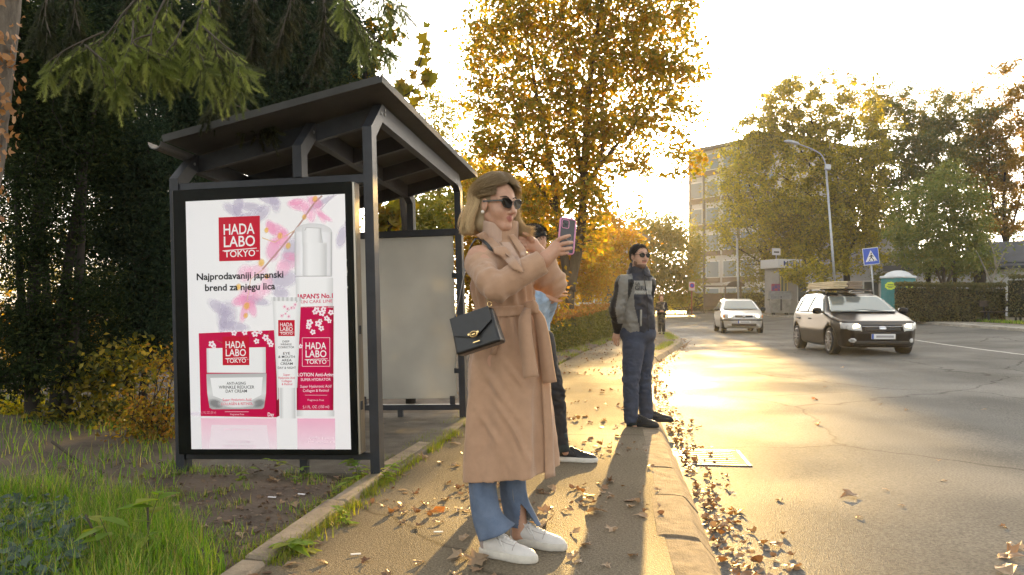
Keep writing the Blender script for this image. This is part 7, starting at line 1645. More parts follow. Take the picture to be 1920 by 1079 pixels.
hedge('clipped_hedge', 'broad dark hedge in front of the portable toilet', [(17.1, 35.6), (18.9, 34.6), (20.6, 33.4)], 1.3, 1.62, 1.52, lm_hedged, .09, 15000, 63, far_z, None)
hedge('clipped_hedge', 'dark hedge at the right edge beyond the bench', [(20.3, 32.6), (21.8, 31.4), (24, 29.5)], 1.3, 1.62, 1.6, lm_hedged, .09, 8000, 64, lambda y: far_z(y)+.25, None)
hedge('clipped_hedge', 'low hedge behind the silver hatchback below the apartment block', [(18.4, 62), (20.6, 62)], 1.0, 1.1, 1.1, lm_hedged, .16, 2500, 65, far_z, None)
# ================================================================ THE DARK TREES ON THE LEFT
# old trunk at the left edge with dead ivy
tq = np.array([-2.33, 3.3, 0.05]); tt = thing('spruce_tree', 'old spruce trunk with dead brown ivy at the left edge, drooping boughs above', 'tree', tq)
P = smoothpath([tq+[-.34, 0, -.1], tq+[-.20, 0, .9], tq+[-.02, .03, 2.2], tq+[.10, .05, 3.6], tq+[.15, .1, 5.2]], 10); V, F = tube(P, np.linspace(.29, .20, len(P)), 40, False)
V = np.array([v+nrm([v[0]-tq[0], v[1]-tq[1], 0])*(.020*mnoise.fractal(Vector((v[0]*9, v[1]*9, v[2]*3.2)), 1, 2, 4)) for v in V]); mesh('trunk', V, F, M('spruce_bark', (.06, .05, .04), .95, vs=16, bump=1.0, bs=50, col2=(.17, .145, .115), stretch=(1, 1, .5)), tt, True)
rg = np.random.default_rng(17)
def maple_shape(k=1.0):
    a = [(0, -.5), (.16, -.22), (.50, -.26), (.34, -.02), (.52, .18), (.24, .18), (0, .55), (-.24, .18), (-.52, .18), (-.34, -.02), (-.50, -.26), (-.16, -.22)]
    return np.array(a)*k
def ivy_shape(k): return np.array([(0, -.45), (.30, -.35), (.45, .0), (.20, .12), (0, .50), (-.20, .12), (-.45, .0), (-.30, -.35)])*k
def cardleaves(P, N_, shape, size, rg, curl=.25, var=.35):
    n = len(P); m_ = len(shape); N_ = N_/np.linalg.norm(N_, axis=1, keepdims=True); a = rg.normal(0, 1, (n, 3)); a -= N_*np.sum(a*N_, 1)[:, None]; a /= np.linalg.norm(a, axis=1, keepdims=True); b = np.cross(N_, a)
    s_ = (size*(1+var*(rg.random(n)*2-1)))[:, None, None]; r2 = (shape**2).sum(1); cu = (rg.normal(0, curl, (n, 1))+curl*.6)
    V = P[:, None]+s_*(shape[None, :, 0:1]*a[:, None]+shape[None, :, 1:2]*b[:, None]+(cu*r2[None]*2)[..., None]*N_[:, None])
    C = P[:, None]; V = np.concatenate([C, V], 1).reshape(-1, 3); base = np.arange(n)[:, None]*(m_+1); k = np.arange(m_)
    F = np.stack(np.broadcast_arrays(base, base+1+k[None], base+1+((k+1) % m_)[None]), -1).reshape(-1, 3); return V, F
n = 1300; zz = rg.uniform(.3, 2.9, n)**1.0; ang = rg.normal(R_(-28), .42, n); pr_ = np.stack([np.interp(zz, P[:, 2], P[:, 0]), np.interp(zz, P[:, 2], P[:, 1]), zz], 1); rr = np.interp(zz, P[:, 2], np.linspace(.29, .20, len(P)))+rg.uniform(.01, .055, n)
keep = rg.random(n) < np.where(zz > 2.25, .25, 1.0)
dirs = np.stack([np.cos(ang), np.sin(ang), 0*ang], 1); pv = (pr_+dirs*rr[:, None])[keep]; Nn = dirs[keep]+rg.normal(0, .55, (keep.sum(), 3))
lm_ivy = leafmat('dead_ivy', [(.30, .15, .06), (.40, .22, .10), (.20, .09, .035), (.46, .28, .14)], .25)
V, F = cardleaves(pv, Nn, ivy_shape(1.0), .036, rg, .35); mesh('ivy', V, F, lm_ivy, tt)
# spruce boughs
def needle_finger(rg, ln=.15, n=200, nl=.033):
    t = rg.random(n); a = rg.uniform(0, 2*np.pi, n); d = np.stack([np.full(n, .62), np.cos(a)*.78, np.sin(a)*.78], 1); p = np.stack([t*ln, 0*t, 0*t], 1)
    L_ = nl*(1-.35*t)*rg.uniform(.7, 1.2, n); q = np.stack([0*a, -np.sin(a), np.cos(a)], 1)*.0019
    V = np.stack([p-q, p+q, p+d*L_[:, None]], 1).reshape(-1, 3); V2 = np.array([[0, .0025, 0], [0, -.0012, .002], [0, -.0012, -.002], [ln, 0, 0]])
    F = np.arange(n*3).reshape(-1, 3); F2 = np.array([[0, 1, 3], [1, 2, 3], [2, 0, 3]])+n*3; return np.concatenate([V, V2]), np.concatenate([F, F2])
TPL = [needle_finger(rg) for _ in range(5)]
def place_fingers(P, D, scale, rg, pal):
    Vs = []; Fs = []; Cs = []; n0 = 0; pal = np.array(pal)
    for p, d, s_ in zip(P, D, scale):
        V, F = TPL[rg.integers(5)]; x = nrm(d); y = np.cross([0, 0, 1.0], x); y = nrm(y) if np.linalg.norm(y) > 1e-3 else np.array([0, 1.0, 0]); z = np.cross(x, y)
        Vs.append(p+(V*s_)@np.stack([x, y, z])); Fs.append(F+n0); n0 += len(V); q = rg.random()*(len(pal)-1); i = min(int(q), len(pal)-2); cc = pal[i]*(1-q+i)+pal[i+1]*(q-i); Cs.append(np.tile([*cc, 1], (len(V), 1)))
    return np.concatenate(Vs), np.concatenate(Fs), np.concatenate(Cs)
def bough(path, d, droop, wid, rg, step=.055, dead=False, dens=1.0):
    """main stem along photo points; side shoots on both sides, hanging, each set with needle fingers"""
    S_ = smoothpath([W(x, y, d+dd) for x, y, dd in path], 8); L_ = np.concatenate([[0], np.cumsum(np.linalg.norm(np.diff(S_, axis=0), axis=1))]); wood = MB(); wood.tube(S_, np.linspace(.0065, .002, len(S_)), 5)
    P = []; D = []; sc = []; sd_ = 1
    for s_ in np.arange(.05, L_[-1], step/dens):
        p = np.array([np.interp(s_, L_, S_[:, i]) for i in range(3)]); q = np.array([np.interp(min(s_+.05, L_[-1]), L_, S_[:, i]) for i in range(3)]); t = nrm(q-p+1e-6); f = 1-s_/L_[-1]
        sd_ = -sd_; lat = nrm(np.cross(t, [0, 1, 0])+rg.normal(0, .25, 3)); side = nrm(np.array([0, -1, 0])*sd_+lat*.5*sd_*0+rg.normal(0, .2, 3))
        dir_ = nrm(t*.75+side*.55+np.array([0, 0, -droop])+rg.normal(0, .18, 3)); ln = wid*(.25+.75*min(1, f*2.2))*rg.uniform(.6, 1.15); m_ = max(3, int(ln/.055)); cur = p.copy(); pts = [cur.copy()]
        for k in range(m_):
            dir_ = nrm(dir_+np.array([0, 0, -.13*droop])+rg.normal(0, .05, 3)); cur = cur+dir_*ln/m_; pts.append(cur.copy())
            for sg in (-1, 1):
                P.append(cur-dir_*rg.uniform(0, .03)); l2 = nrm(np.cross(dir_, [.2, 1, .1])); D.append(nrm(dir_*.8+l2*.75*sg+[0, 0, -.35*droop]+rg.normal(0, .14, 3))); sc.append(rg.uniform(.65, 1.1)*(.65+.35*k/m_))
        P.append(cur); D.append(dir_); sc.append(1.0); wood.tube(pts, np.linspace(.0035, .0015, len(pts)), 4, False)
    return np.array(P), np.array(D), np.array(sc), wood
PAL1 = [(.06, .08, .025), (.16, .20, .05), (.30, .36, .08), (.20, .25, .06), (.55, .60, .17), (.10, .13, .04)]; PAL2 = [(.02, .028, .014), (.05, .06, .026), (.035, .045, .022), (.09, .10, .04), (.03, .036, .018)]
m_need = hairmat('spruce_needles', 0, 0, 0); m_need.node_tree.nodes['Principled BSDF'].inputs['Specular IOR Level'].default_value = .2
m_twig = M('twig', (.075, .06, .045), .9)
groups = []
B1 = [([(290, -40, .3), (235, 20, .1), (195, 70, 0), (150, 95, -.1)], .9, .34), ([(195, 60, 0), (130, 90, -.1), (85, 120, -.15)], .9, .22), ([(250, 40, .1), (245, 90, -.1), (225, 140, -.2)], .9, .26),
      ([(330, -40, .2), (290, 40, 0), (285, 90, -.1), (300, 115, -.15)], .9, .28), ([(395, -40, .2), (370, 50, 0), (375, 100, -.1), (395, 130, -.2)], .9, .30), ([(380, 50, 0), (420, 85, -.1), (450, 105, -.15)], .8, .26), ([(390, 70, .0), (425, 125, -.05), (455, 150, -.1)], .9, .22), ([(160, 85, -.1), (200, 120, -.15), (230, 155, -.2)], .9, .22),
      ([(300, 60, 0), (250, 80, -.1), (320, 110, -.1)], .9, .22), ([(345, 40, .1), (330, 75, .0), (310, 100, -.1)], .9, .24)]
for k, (path, dr_, wd_) in enumerate(B1):
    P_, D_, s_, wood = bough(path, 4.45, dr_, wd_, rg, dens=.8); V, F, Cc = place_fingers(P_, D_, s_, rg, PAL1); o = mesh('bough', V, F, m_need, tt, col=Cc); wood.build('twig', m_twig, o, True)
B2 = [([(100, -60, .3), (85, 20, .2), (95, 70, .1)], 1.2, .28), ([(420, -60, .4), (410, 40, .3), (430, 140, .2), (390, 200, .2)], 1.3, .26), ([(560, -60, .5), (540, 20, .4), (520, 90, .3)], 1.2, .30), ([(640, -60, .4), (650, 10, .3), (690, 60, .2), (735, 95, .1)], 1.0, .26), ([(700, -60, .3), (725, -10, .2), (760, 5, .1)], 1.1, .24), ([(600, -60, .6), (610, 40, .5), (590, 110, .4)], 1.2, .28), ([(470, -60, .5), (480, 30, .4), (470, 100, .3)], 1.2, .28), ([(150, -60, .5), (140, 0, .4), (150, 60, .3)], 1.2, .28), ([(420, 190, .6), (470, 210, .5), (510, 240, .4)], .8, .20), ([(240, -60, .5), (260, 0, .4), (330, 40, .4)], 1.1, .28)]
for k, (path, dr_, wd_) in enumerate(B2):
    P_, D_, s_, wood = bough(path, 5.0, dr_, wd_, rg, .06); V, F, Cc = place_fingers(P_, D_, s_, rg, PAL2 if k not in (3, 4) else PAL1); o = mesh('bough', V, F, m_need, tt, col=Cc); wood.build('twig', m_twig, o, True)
# dark evergreen mass behind: yews and thujas, each with its own stems
lm_yew = leafmat('yew_needles', [(.018, .028, .013), (.030, .044, .018), (.012, .020, .010), (.055, .065, .022)], .35, .9, spec=.05); lm_yewb = leafmat('thuja_leaf', [(.028, .046, .028), (.042, .064, .036), (.018, .032, .022), (.065, .085, .040)], .3, .9, spec=.05)
def evergreen(label, base, lobes, d, lm_, seed, stems, dens=26, per=120, leaf=.05, dr=1.0, spread=.15, asp=.32):
    tree('evergreen_tree', label, 'dark evergreens behind the shelter', d, stems, lobes, lm_, leaf, per, spread, seed, dens=dens, dr=dr, bark=m_barkd, base_z=.0, asp=asp, droop=.1, limb_r=.012)
evergreen('dark many stemmed evergreen beside the ivy covered trunk', None, [(60, 60, 70, 60), (140, 150, 70, 60), (60, 200, 60, 70), (150, 260, 60, 60, .5), (60, 330, 50, 60, .45), (130, 400, 60, 60, .3), (60, 480, 50, 60, .35), (150, 560, 60, 50, .35), (60, 620, 60, 60, .5), (130, 680, 60, 40, .4), (30, 700, 40, 40, .5), (30, 100, 40, 60)], 7.2, lm_yew, 71,
          [([(60, 830), (62, 600), (72, 350), (90, 100)], .07, .03), ([(100, 835), (115, 600), (150, 350), (190, 120)], .06, .025), ([(75, 830), (40, 560), (30, 300)], .05, .02), ([(120, 838), (150, 500), (160, 250)], .045, .02)])
evergreen('blue green thuja close behind the left post of the shelter', None, [(230, 330, 60, 60), (280, 400, 55, 60), (220, 450, 60, 60, .8), (290, 500, 45, 60), (230, 560, 60, 50, .6), (290, 610, 45, 50, .9), (250, 280, 60, 50), (320, 320, 50, 50), (210, 640, 50, 30, .5)], 8.2, lm_yewb, 72, [([(240, 800), (245, 600), (260, 350)], .07, .02), ([(260, 805), (290, 560), (300, 380)], .05, .015)])
evergreen('dark yew high above the shelter roof', None, [(420, 180, 80, 70), (500, 140, 70, 70), (560, 100, 60, 60), (610, 140, 55, 65), (360, 240, 70, 50), (530, 200, 60, 45), (450, 60, 90, 60), (560, 20, 80, 60), (330, 160, 70, 70), (640, 70, 45, 60, .8), (300, 60, 90, 80), (200, 30, 90, 70), (380, 300, 60, 40), (460, 240, 70, 40)], 9.5, lm_yewb, 73, [([(430, 800), (435, 500), (450, 200), (460, 40)], .14, .04), ([(440, 420), (520, 260), (580, 120)], .06, .02)], dens=24, per=110, leaf=.06, dr=1.3, spread=.19)
evergreen('dark yew filling the gap left of the shelter', None, [(120, 120, 90, 70), (200, 220, 70, 70), (110, 300, 60, 60, .6), (30, 400, 50, 60, .6), (180, 120, 80, 70), (340, 440, 40, 60), (350, 560, 40, 70), (20, 240, 50, 80), (100, 620, 70, 40, .4)], 11.0, lm_yew, 74, [([(150, 740), (150, 500), (155, 200)], .12, .03), ([(90, 745), (85, 500), (60, 250)], .08, .02), ([(330, 740), (335, 560), (330, 400)], .08, .02)], dens=24, per=90, leaf=.065, dr=1.2, spread=.22)
# shrubs low on the left
lm_sunpaint = leafmat('sun_painted_shrub_leaf', [(.42, .36, .05), (.26, .26, .05), (.52, .42, .06), (.14, .16, .04), (.50, .30, .05)], .55); lm_or = leafmat('orange_shrub_leaf', [(.42, .20, .03), (.12, .10, .03), (.46, .29, .04), (.10, .11, .03), (.30, .14, .03), (.06, .07, .025)], .5)  # left-edge shrub leaves made brighter and yellower to stand in for sunlight
def shrub(label, d, lobes, lm_, seed, stems, leaf=.06, dens=26, per=26, spread=.13, dr=.6, group='low shrubs left of the shelter'):
    tree('shrub', label, group, d, stems, lobes, lm_, leaf, per, spread, seed, dens=dens, dr=dr, bark=m_barkd, cat='shrub', base_z=-.02, limb_r=.012)
shrub('orange leaved shrub against the left post of the shelter', 6.6, [(290, 760, 30, 50), (300, 820, 35, 45), (270, 800, 30, 50), (310, 860, 25, 30), (260, 850, 30, 30), (310, 700, 20, 40, .6)], lm_or, 75, [([(285, 875), (283, 820), (290, 740)], .016, .005), ([(288, 876), (310, 800), (318, 720)], .012, .004)], leaf=.04, per=20, dens=20)
lm_mix = leafmat('mixed_shrub_leaf', [(.05, .06, .02), (.32, .27, .05), (.08, .09, .025), (.44, .32, .05), (.04, .05, .02), (.10, .11, .03)], .5)
shrub('yellow green shrub left of the orange one', 7.2, [(200, 790, 45, 50, .6), (160, 830, 45, 40, .7), (230, 850, 40, 30, .7), (120, 790, 40, 40, .6), (180, 720, 50, 40, .5), (230, 680, 45, 45, .5)], lm_mix, 76, [([(195, 870), (190, 800), (160, 740)], .016, .005), ([(198, 872), (225, 780), (240, 700)], .014, .004)])
shrub('low shrub with sunlight painted into its leaves below the dark evergreens at the left edge', 7.6, [(40, 820, 50, 40, .8), (90, 850, 45, 28), (30, 870, 50, 25), (20, 770, 40, 40, .5), (110, 880, 40, 18)], lm_sunpaint, 77, [([(60, 885), (55, 830), (40, 780)], .014, .005)])
shrub('tall yellow shrub in the light behind the dark evergreens', 13.0, [(60, 620, 40, 50, .6), (150, 660, 50, 50), (60, 690, 60, 50), (230, 640, 50, 60, .7), (310, 600, 30, 60, .8), (320, 690, 30, 50), (240, 720, 60, 40), (130, 730, 60, 35), (330, 520, 25, 40, .6)], lm_gold, 78, [([(150, 720), (150, 660), (140, 600)], .04, .01), ([(300, 720), (310, 600), (320, 500)], .04, .01)], leaf=.11, spread=.26, dr=1.4)
rb_ = MB(); q = W(312, 590, 12.0)
# maple twigs above the roof corner, big leaves
lm_big = leafmat('maple_twig_leaf', [(.16, .15, .03), (.24, .20, .035), (.30, .17, .025), (.10, .12, .03)], .55)
def twigtree(label, d, trunkp, twigs, seed, lsize, cnt):
    rg = np.random.default_rng(seed); q = W(*trunkp[0], d); q[2] = 0; t = thing('young_maple', label, 'tree', q, 'young maples behind the shelter'); b = MB(); P = smoothpath([q]+[W(x, y, d) for x, y in trunkp[1:]], 6); b.tube(P, np.linspace(.06, .02, len(P)), 7); pts = []
    for tw in twigs:
        P = smoothpath([W(x, y, d+(i*.06)) for i, (x, y) in enumerate(tw)], 6); b.tube(P, np.linspace(.010, .003, len(P)), 5); pts += list(P[2:])
    b.build('trunk', m_barkd, t, True); pts = np.array(pts); k = rg.integers(0, len(pts), cnt); C = pts[k]+rg.normal(0, .05, (cnt, 3)); N_ = rg.normal(0, .5, (cnt, 3))+[0, -.8, .4]
    V, F = cardleaves(C, N_, maple_shape(), lsize, rg, .2); mesh('crown', V, F, lm_big, t)
twigtree('young maple with large green leaves reaching over the near roof corner', 9.0, [(770, 740), (765, 500), (750, 330), (735, 200)], [[(735, 200), (760, 160), (785, 125), (800, 105)], [(740, 190), (775, 170), (800, 150), (806, 175)], [(735, 195), (745, 165), (770, 140)], [(735, 210), (770, 200), (800, 190)], [(785, 125), (795, 95), (802, 55)]], 81, .14, 44)
twigtree('young maple with yellow leaves hanging beside the spruce boughs', 9.6, [(690, 700), (690, 400), (680, 200), (690, 100)], [[(690, 100), (705, 60), (725, 20)], [(690, 100), (715, 85), (735, 60)], [(690, 120), (700, 110), (720, 115)], [(685, 150), (660, 130), (640, 110)], [(685, 140), (700, 150), (690, 175)], [(688, 90), (670, 70), (650, 40)], [(690, 60), (730, 50), (740, 80)], [(680, 160), (655, 160), (630, 150)]], 82, .13, 120)
twigtree('young maple with light green leaves behind the frosted panel', 10.5, [(720, 640), (725, 500), (730, 420)], [[(730, 420), (715, 395), (700, 380)], [(730, 420), (745, 390), (765, 385)], [(730, 430), (750, 410), (770, 415)], [(728, 440), (715, 425), (705, 415)], [(730, 425), (735, 400), (740, 380)]], 83, .17, 90)

for i, (d_, lobes, lab, lm_) in enumerate(((32.0, [(60, 520, 70, 50, .7), (150, 540, 60, 40, .8), (30, 460, 50, 50, .5), (220, 530, 60, 45, .7), (120, 470, 60, 40, .4)], 'far olive tree seen through the dark evergreens at the left edge', lm_olive), (36.0, [(300, 520, 60, 50, .8), (380, 500, 60, 60), (330, 450, 50, 40, .5), (260, 560, 60, 25, .9)], 'far golden tree seen past the left post of the shelter', lm_gold))):
    cx_ = np.mean([l[0] for l in lobes]); tree('far_tree', lab, 'far trees behind the dark evergreens', d_, [([(cx_, YH+1680/d_), (cx_+3, 540), (cx_-4, 460)], .10, .02)], lobes, lm_, .14, 26, .32, 90+i, dens=22, dr=1.6, base_z=-.1)
# ================================================================ GROUND COVER
def blades(P, h, w_, rg, lean=.35, K=4):
    n = len(P); a = rg.uniform(0, 2*np.pi, n); d = np.stack([np.cos(a), np.sin(a), 0*a], 1); sd_ = np.stack([-np.sin(a), np.cos(a), 0*a], 1); H = h*rg.uniform(.45, 1.2, n); ln = lean*rg.uniform(.2, 1.6, n)
    V = []
    for k in range(K):
        t = k/(K-1); c = P+np.array([0, 0, 1])*(H*t*(1-.25*ln*t))[:, None]+d*(H*ln*t*t)[:, None]; ww = w_*(1-t*.92)/2; V += [c-sd_*ww, c+sd_*ww]
    V = np.stack(V, 1).reshape(-1, 3); b = np.arange(n)[:, None]*2*K; F = []
    for k in range(K-1): F.append(np.concatenate([b+2*k, b+2*k+1, b+2*k+3, b+2*k+2], 1))
    return V, np.concatenate(F)
rg = np.random.default_rng(23)
def onverge(n, x0, x1, y0, y1, f=None):
    P = np.stack([rg.uniform(x0, x1, n), rg.uniform(y0, y1, n)], 1); e = np.interp(P[:, 1], EP[:, 1], EP[:, 0]); ok = P[:, 0] < e-.10
    if f is not None: ok &= f(P, e)
    P = P[ok]; return np.c_[P, [verge_z(x, y) for x, y in P]]
lm_grass = leafmat('grass_blade', [(.15, .28, .04), (.22, .36, .055), (.10, .20, .03), (.30, .40, .07), (.42, .36, .14), (.13, .24, .035), (.07, .13, .025), (.26, .20, .09)], .5)
lm_grassy = leafmat('dry_grass_blade', [(.20, .22, .045), (.14, .20, .04), (.30, .26, .08)], .5)
def nz(P, s_, o=0.): return np.array([mnoise.noise((a*s_, b*s_, o)) for a, b in P[:, :2]])
def px_(P): return CX+FPX*P[:, 0]/P[:, 1]
A1 = onverge(26000, -3.2, -1.0, 2.6, 4.6, lambda P, e: (px_(P) < 440+120*nz(P, 3)-(P[:, 1]-3.3)*150) & (px_(P) > -80) & (rg.random(len(P)) < np.clip(.75+nz(P, 3.5), .1, 1)))
A2 = onverge(9000, -6.5, -1.2, 4.4, 8.5, lambda P, e: (px_(P) < 330) & (px_(P) > -60) & (rg.random(len(P)) < np.clip(.5+1.1*nz(P, 2), .05, 1)))
A3 = onverge(8000, -2.6, -.8, 3.2, 5.6, lambda P, e: (nz(P, 3.3, 5.) > .14) | ((e-P[:, 0] < .25) & (nz(P, 4, 9.) > .0)))
V1, F1 = blades(A1, .17, .006, rg, .5); V2, F2 = blades(A2, .12, .008, rg, .5); V3, F3 = blades(A3, .055, .005, rg, .7)
tag(mesh('grass', np.concatenate([V1, V2, V3]), np.concatenate([F1, F2+len(V1), F3+len(V1)+len(V2)]), lm_grass), 'green grass on the soil verge left of the pavement edging', 'grass', kind='stuff')
# grass and weeds along the edging and the far kerb strip
e_y = rg.uniform(2.6, 9.5, 8000); e_x = np.interp(e_y, EP[:, 1], EP[:, 0]); m_ = np.array([mnoise.noise((y*2.3, 0, 4.)) for y in e_y]) > -.15; side = np.where(rg.random(len(e_y)) < .75, .03, -.12); E1 = np.stack([e_x+side+rg.normal(0, .035, len(e_y)), e_y, 0*e_y], 1)[m_]
k_y = rg.uniform(9, 32, 4200); k_x = np.interp(k_y, KI[:, 1], KI[:, 0]); m_ = (np.array([mnoise.noise((y*.5, 0, 14.)) for y in k_y]) > -.1) & (k_y > 14); E2 = np.stack([k_x-.12+rg.normal(0, .10, len(k_y)), k_y, .0*k_y], 1)[m_]
h_y = rg.uniform(13, 27, 5000); h_x = np.interp(h_y, EI[:, 1], EI[:, 0]); E3 = np.stack([h_x-rg.uniform(.0, 1.1, len(h_y)), h_y, -.02+0*h_y], 1); E3 = E3[nz(E3, .8, 2.) > -.05]
VV = []; FF = []; n0 = 0
for P, h_, w_ in ((E1, .06, .005), (E2, .06, .012), (E3, .10, .014)):
    V, F = blades(P, h_, w_, rg, .7); VV.append(V); FF.append(F+n0); n0 += len(V)
tag(mesh('weeds', np.concatenate(VV), np.concatenate(FF), lm_grassy), 'short weeds and grass along the edging and the kerb', 'weeds', kind='stuff')
ry = rg.uniform(25, 36, 2600); rx = np.interp(ry, FARK[:, 1], FARK[:, 0])+1.75+rg.uniform(0, .8, len(ry)); P = np.stack([rx, ry, np.array([far_z(y) for y in ry])], 1); V, F = blades(P, .14, .03, rg, .6); tag(mesh('far_grass', V, F, lm_grass), 'strip of grass below the right hedges', 'grass', kind='stuff')
# ivy ground cover, bluish
P = onverge(2600, -3.0, -1.7, 2.9, 4.2, lambda P, e: (px_(P) < 150+60*nz(P, 3)) & (px_(P) > -60)); P[:, 2] += rg.uniform(.02, .13, len(P)); V, F = cardleaves(P, rg.normal(0, .45, (len(P), 3))+[0, -.2, 1], ivy_shape(1.0), .045, rg, .15)
tag(mesh('ivy_cover', V, F, leafmat('ivy_leaf', [(.05, .085, .06), (.08, .12, .09), (.04, .07, .05), (.11, .15, .10)], .2)), 'bluish green ground ivy in the lower left corner', 'ivy', kind='stuff')
# weeds with broad leaves
lm_broad = leafmat('broad_leaf', [(.17, .27, .05), (.22, .31, .06), (.32, .34, .07)], .5)
def weed(px, py, h, n, sz, label, seed, lm_=None):
    rg = np.random.default_rng(seed); q = G(px, py, .0); q[2] = verge_z(q[0], q[1]) if q[0] < np.interp(q[1], EP[:, 1], EP[:, 0]) else 0.; t = thing('weed', label, 'plant', q, 'weeds growing by the shelter'); b = MB(); P = smoothpath([q, q+[rg.normal(0, .02), 0, h*.5], q+[rg.normal(0, .06), rg.normal(0, .04), h]], 5); b.tube(P, np.linspace(.004, .0015, len(P)), 5); b.build('stem', M('weed_stem', (.12, .12, .04), .8), t, True)
    C = P[rg.integers(0, len(P), n)]; a = rg.uniform(0, 2*np.pi, n); d = np.stack([np.cos(a), np.sin(a), rg.uniform(-.1, .5, n)], 1); V = []; F = []
    for i in range(n):
        x = nrm(d[i]); y = nrm(np.cross([0, 0, 1], x)); s_ = sz*rg.uniform(.6, 1.2); pts = [(0, 0), (.25, .18), (.6, .2), (1, 0), (.6, -.2), (.25, -.18)]; k0 = len(V)
        for u, v in pts: V.append(C[i]+x*u*s_+y*v*s_+np.array([0, 0, -.25*u*u*s_+.1*abs(v)*s_]))
        F.append([k0+j for j in range(6)])
    mesh('leaves', np.array(V), F, lm_ or lm_broad, t)
weed(275, 1065, .30, 16, .15, 'broad leaved weed with a bare brown stalk in the near grass', 1); weed(205, 1075, .22, 14, .14, 'large leaved weed at the bottom edge left of the bare stalk', 2)
for i, (x, y, lab) in enumerate(((676, 900, 'leafy weed at the foot of the near shelter post'), (640, 925, 'yellow green weed beside the shelter leg'), (722, 905, 'weed cluster between the near post and the edging stone'), (560, 905, 'weed in front of the poster case leg'), (560, 1035, 'dandelion leaves beside the edging in the foreground'), (655, 985, 'tuft of weeds against the edging halfway along'), (455, 905, 'small weed under the poster case'))):
    weed(x, y, (.14, .10, .12, .12, .06, .08, .07)[i], (34, 26, 30, 16, 22, 30, 10)[i], (.09, .07, .08, .07, .12, .06, .06)[i], lab, 10+i)
# bare arched twigs
for i, (P_, lab) in enumerate((([(172, 920), (150, 870), (120, 845), (97, 828)], 'bare pale twig arching over the sunlit grass on the left'), ([(275, 1060), (278, 1000), (277, 950)], 'upright brown dead stalk in the near grass'), ([(195, 1040), (170, 985), (160, 965)], 'slanting brown dead stalk left of the upright one'))):
    d = (5.6, 3.42, 3.4)[i]; q = W(*P_[0], d); t = thing('twig', lab, 'twig', q); b = MB(); b.tube(smoothpath([W(x, y, d) for x, y in P_], 5), .005 if i else .012, 5); b.build('stick', m_twig, t, True)
# ---------------------------------------------------------------- fallen leaves: the nearest ones one by one
def objleafmat(name, cols):
    m = leafmat(name, cols, .16); nt = m.node_tree; oi = nt.nodes.new('ShaderNodeObjectInfo')
    for l in list(nt.links):
        if l.from_socket.name == 'Random Per Island': nt.links.new(oi.outputs['Random'], l.to_socket)
    return m
lm_fall = objleafmat('fallen_leaf', [(.23, .145, .085), (.34, .245, .155), (.16, .095, .055), (.42, .32, .21), (.25, .14, .075), (.38, .275, .175), (.13, .075, .045)])
lm_fallo = objleafmat('fallen_leaf_bright', [(.55, .20, .03), (.48, .11, .03), (.58, .32, .04)])
protos = []
for k in range(8):
    rg2 = np.random.default_rng(100+k); sh_ = maple_shape() if k % 2 == 0 else ivy_shape(1.0)*np.array([.8, 1.25]); sh_ = sh_*(1+rg2.normal(0, .10, sh_.shape)); cu = rg2.uniform(.25, .8); tw = rg2.normal(0, .35); m_ = len(sh_)
    V = [(0, 0, .10)]
    for q in (.55, 1.0):
        for u, v in sh_*q: V.append((u, v, .10+cu*(u*u)*.9-.25*v*v+tw*u*v+.05*q*rg2.normal()))
    V = np.array(V); V[:, 2] -= V[:, 2].min(); F = [[0, 1+i, 1+(i+1) % m_] for i in range(m_)]+[[1+i, 1+m_+i, 1+m_+(i+1) % m_, 1+(i+1) % m_] for i in range(m_)]
    protos.append((V, F))
LG = [('dry brown leaf lying on the pavement', 'dry leaves on the pavement'), ('dry brown leaf lying in the gutter along the kerb', 'dry leaves in the gutter'), ('dry leaf lying on the road surface', 'dry leaves on the road'), ('dry leaf lying on the bare soil in front of the shelter', 'dry leaves on the soil'), ('dry leaf lying on the concrete floor of the shelter', 'dry leaves on the shelter floor')]
meshes = {}
def drop(x, y, z, size, grp, bright=False, k=None):
    k = int(rg.integers(8)) if k is None else k; key = (k, bright)
    if key not in meshes:
        o = mesh('fallen_leaf', protos[k][0], protos[k][1], lm_fallo if bright else lm_fall, None); meshes[key] = o
    else:
        o = meshes[key].copy(); COL.objects.link(o)
    o.location = (x, y, z+.002); o.scale = (size,)*3; o.rotation_euler = (rg.normal(0, .18), rg.normal(0, .18), rg.uniform(0, 6.28)); lab, g_ = LG[grp]; tag(o, lab, 'leaf', g_); return o
cnt = 0
def kerb_x(y): return float(np.interp(y, KP[:, 1], KP[:, 0]))
def edge_x(y): return float(np.interp(y, EP[:, 1], EP[:, 0]))
for _ in range(88):                     # pavement
    y = 3.1+7.5*rg.random()**1.7; e = edge_x(y)+.08; k = kerb_x(y)-.15; u = rg.random(); u = u**1.7 if rg.random() < .62 else u
    drop(e+(k-e)*u, y, 0, rg.uniform(.04, .09), 0)
for _ in range(36):                      # gutter
    y = 3.1+8*rg.random()**1.6; drop(kerb_x(y)+.10+abs(rg.normal(0, .10)), y, -.097, rg.uniform(.04, .085), 1)
for px, py, s_ in ((1590, 933, .13), (1533, 797, .10), (1527, 750, .10), (1895, 1048, .14), (1905, 1030, .10), (1885, 1075, .14), (1462, 940, .05), (1383, 962, .10), (1454, 1026, .08), (1612, 972, .05), (1490, 1068, .10), (1547, 727, .05), (1770, 903, .05), (1650, 760, .06), (1700, 770, .06), (1660, 920, .04), (1580, 690, .08), (1845, 770, .06), (1880, 990, .05), (1760, 865, .04), (1690, 950, .04)):
    p = G(px, py, -.095); z = rz(p); p = G(px, py, z); drop(p[0], p[1], z+.002, s_, 2, py in (797, 750, 962))
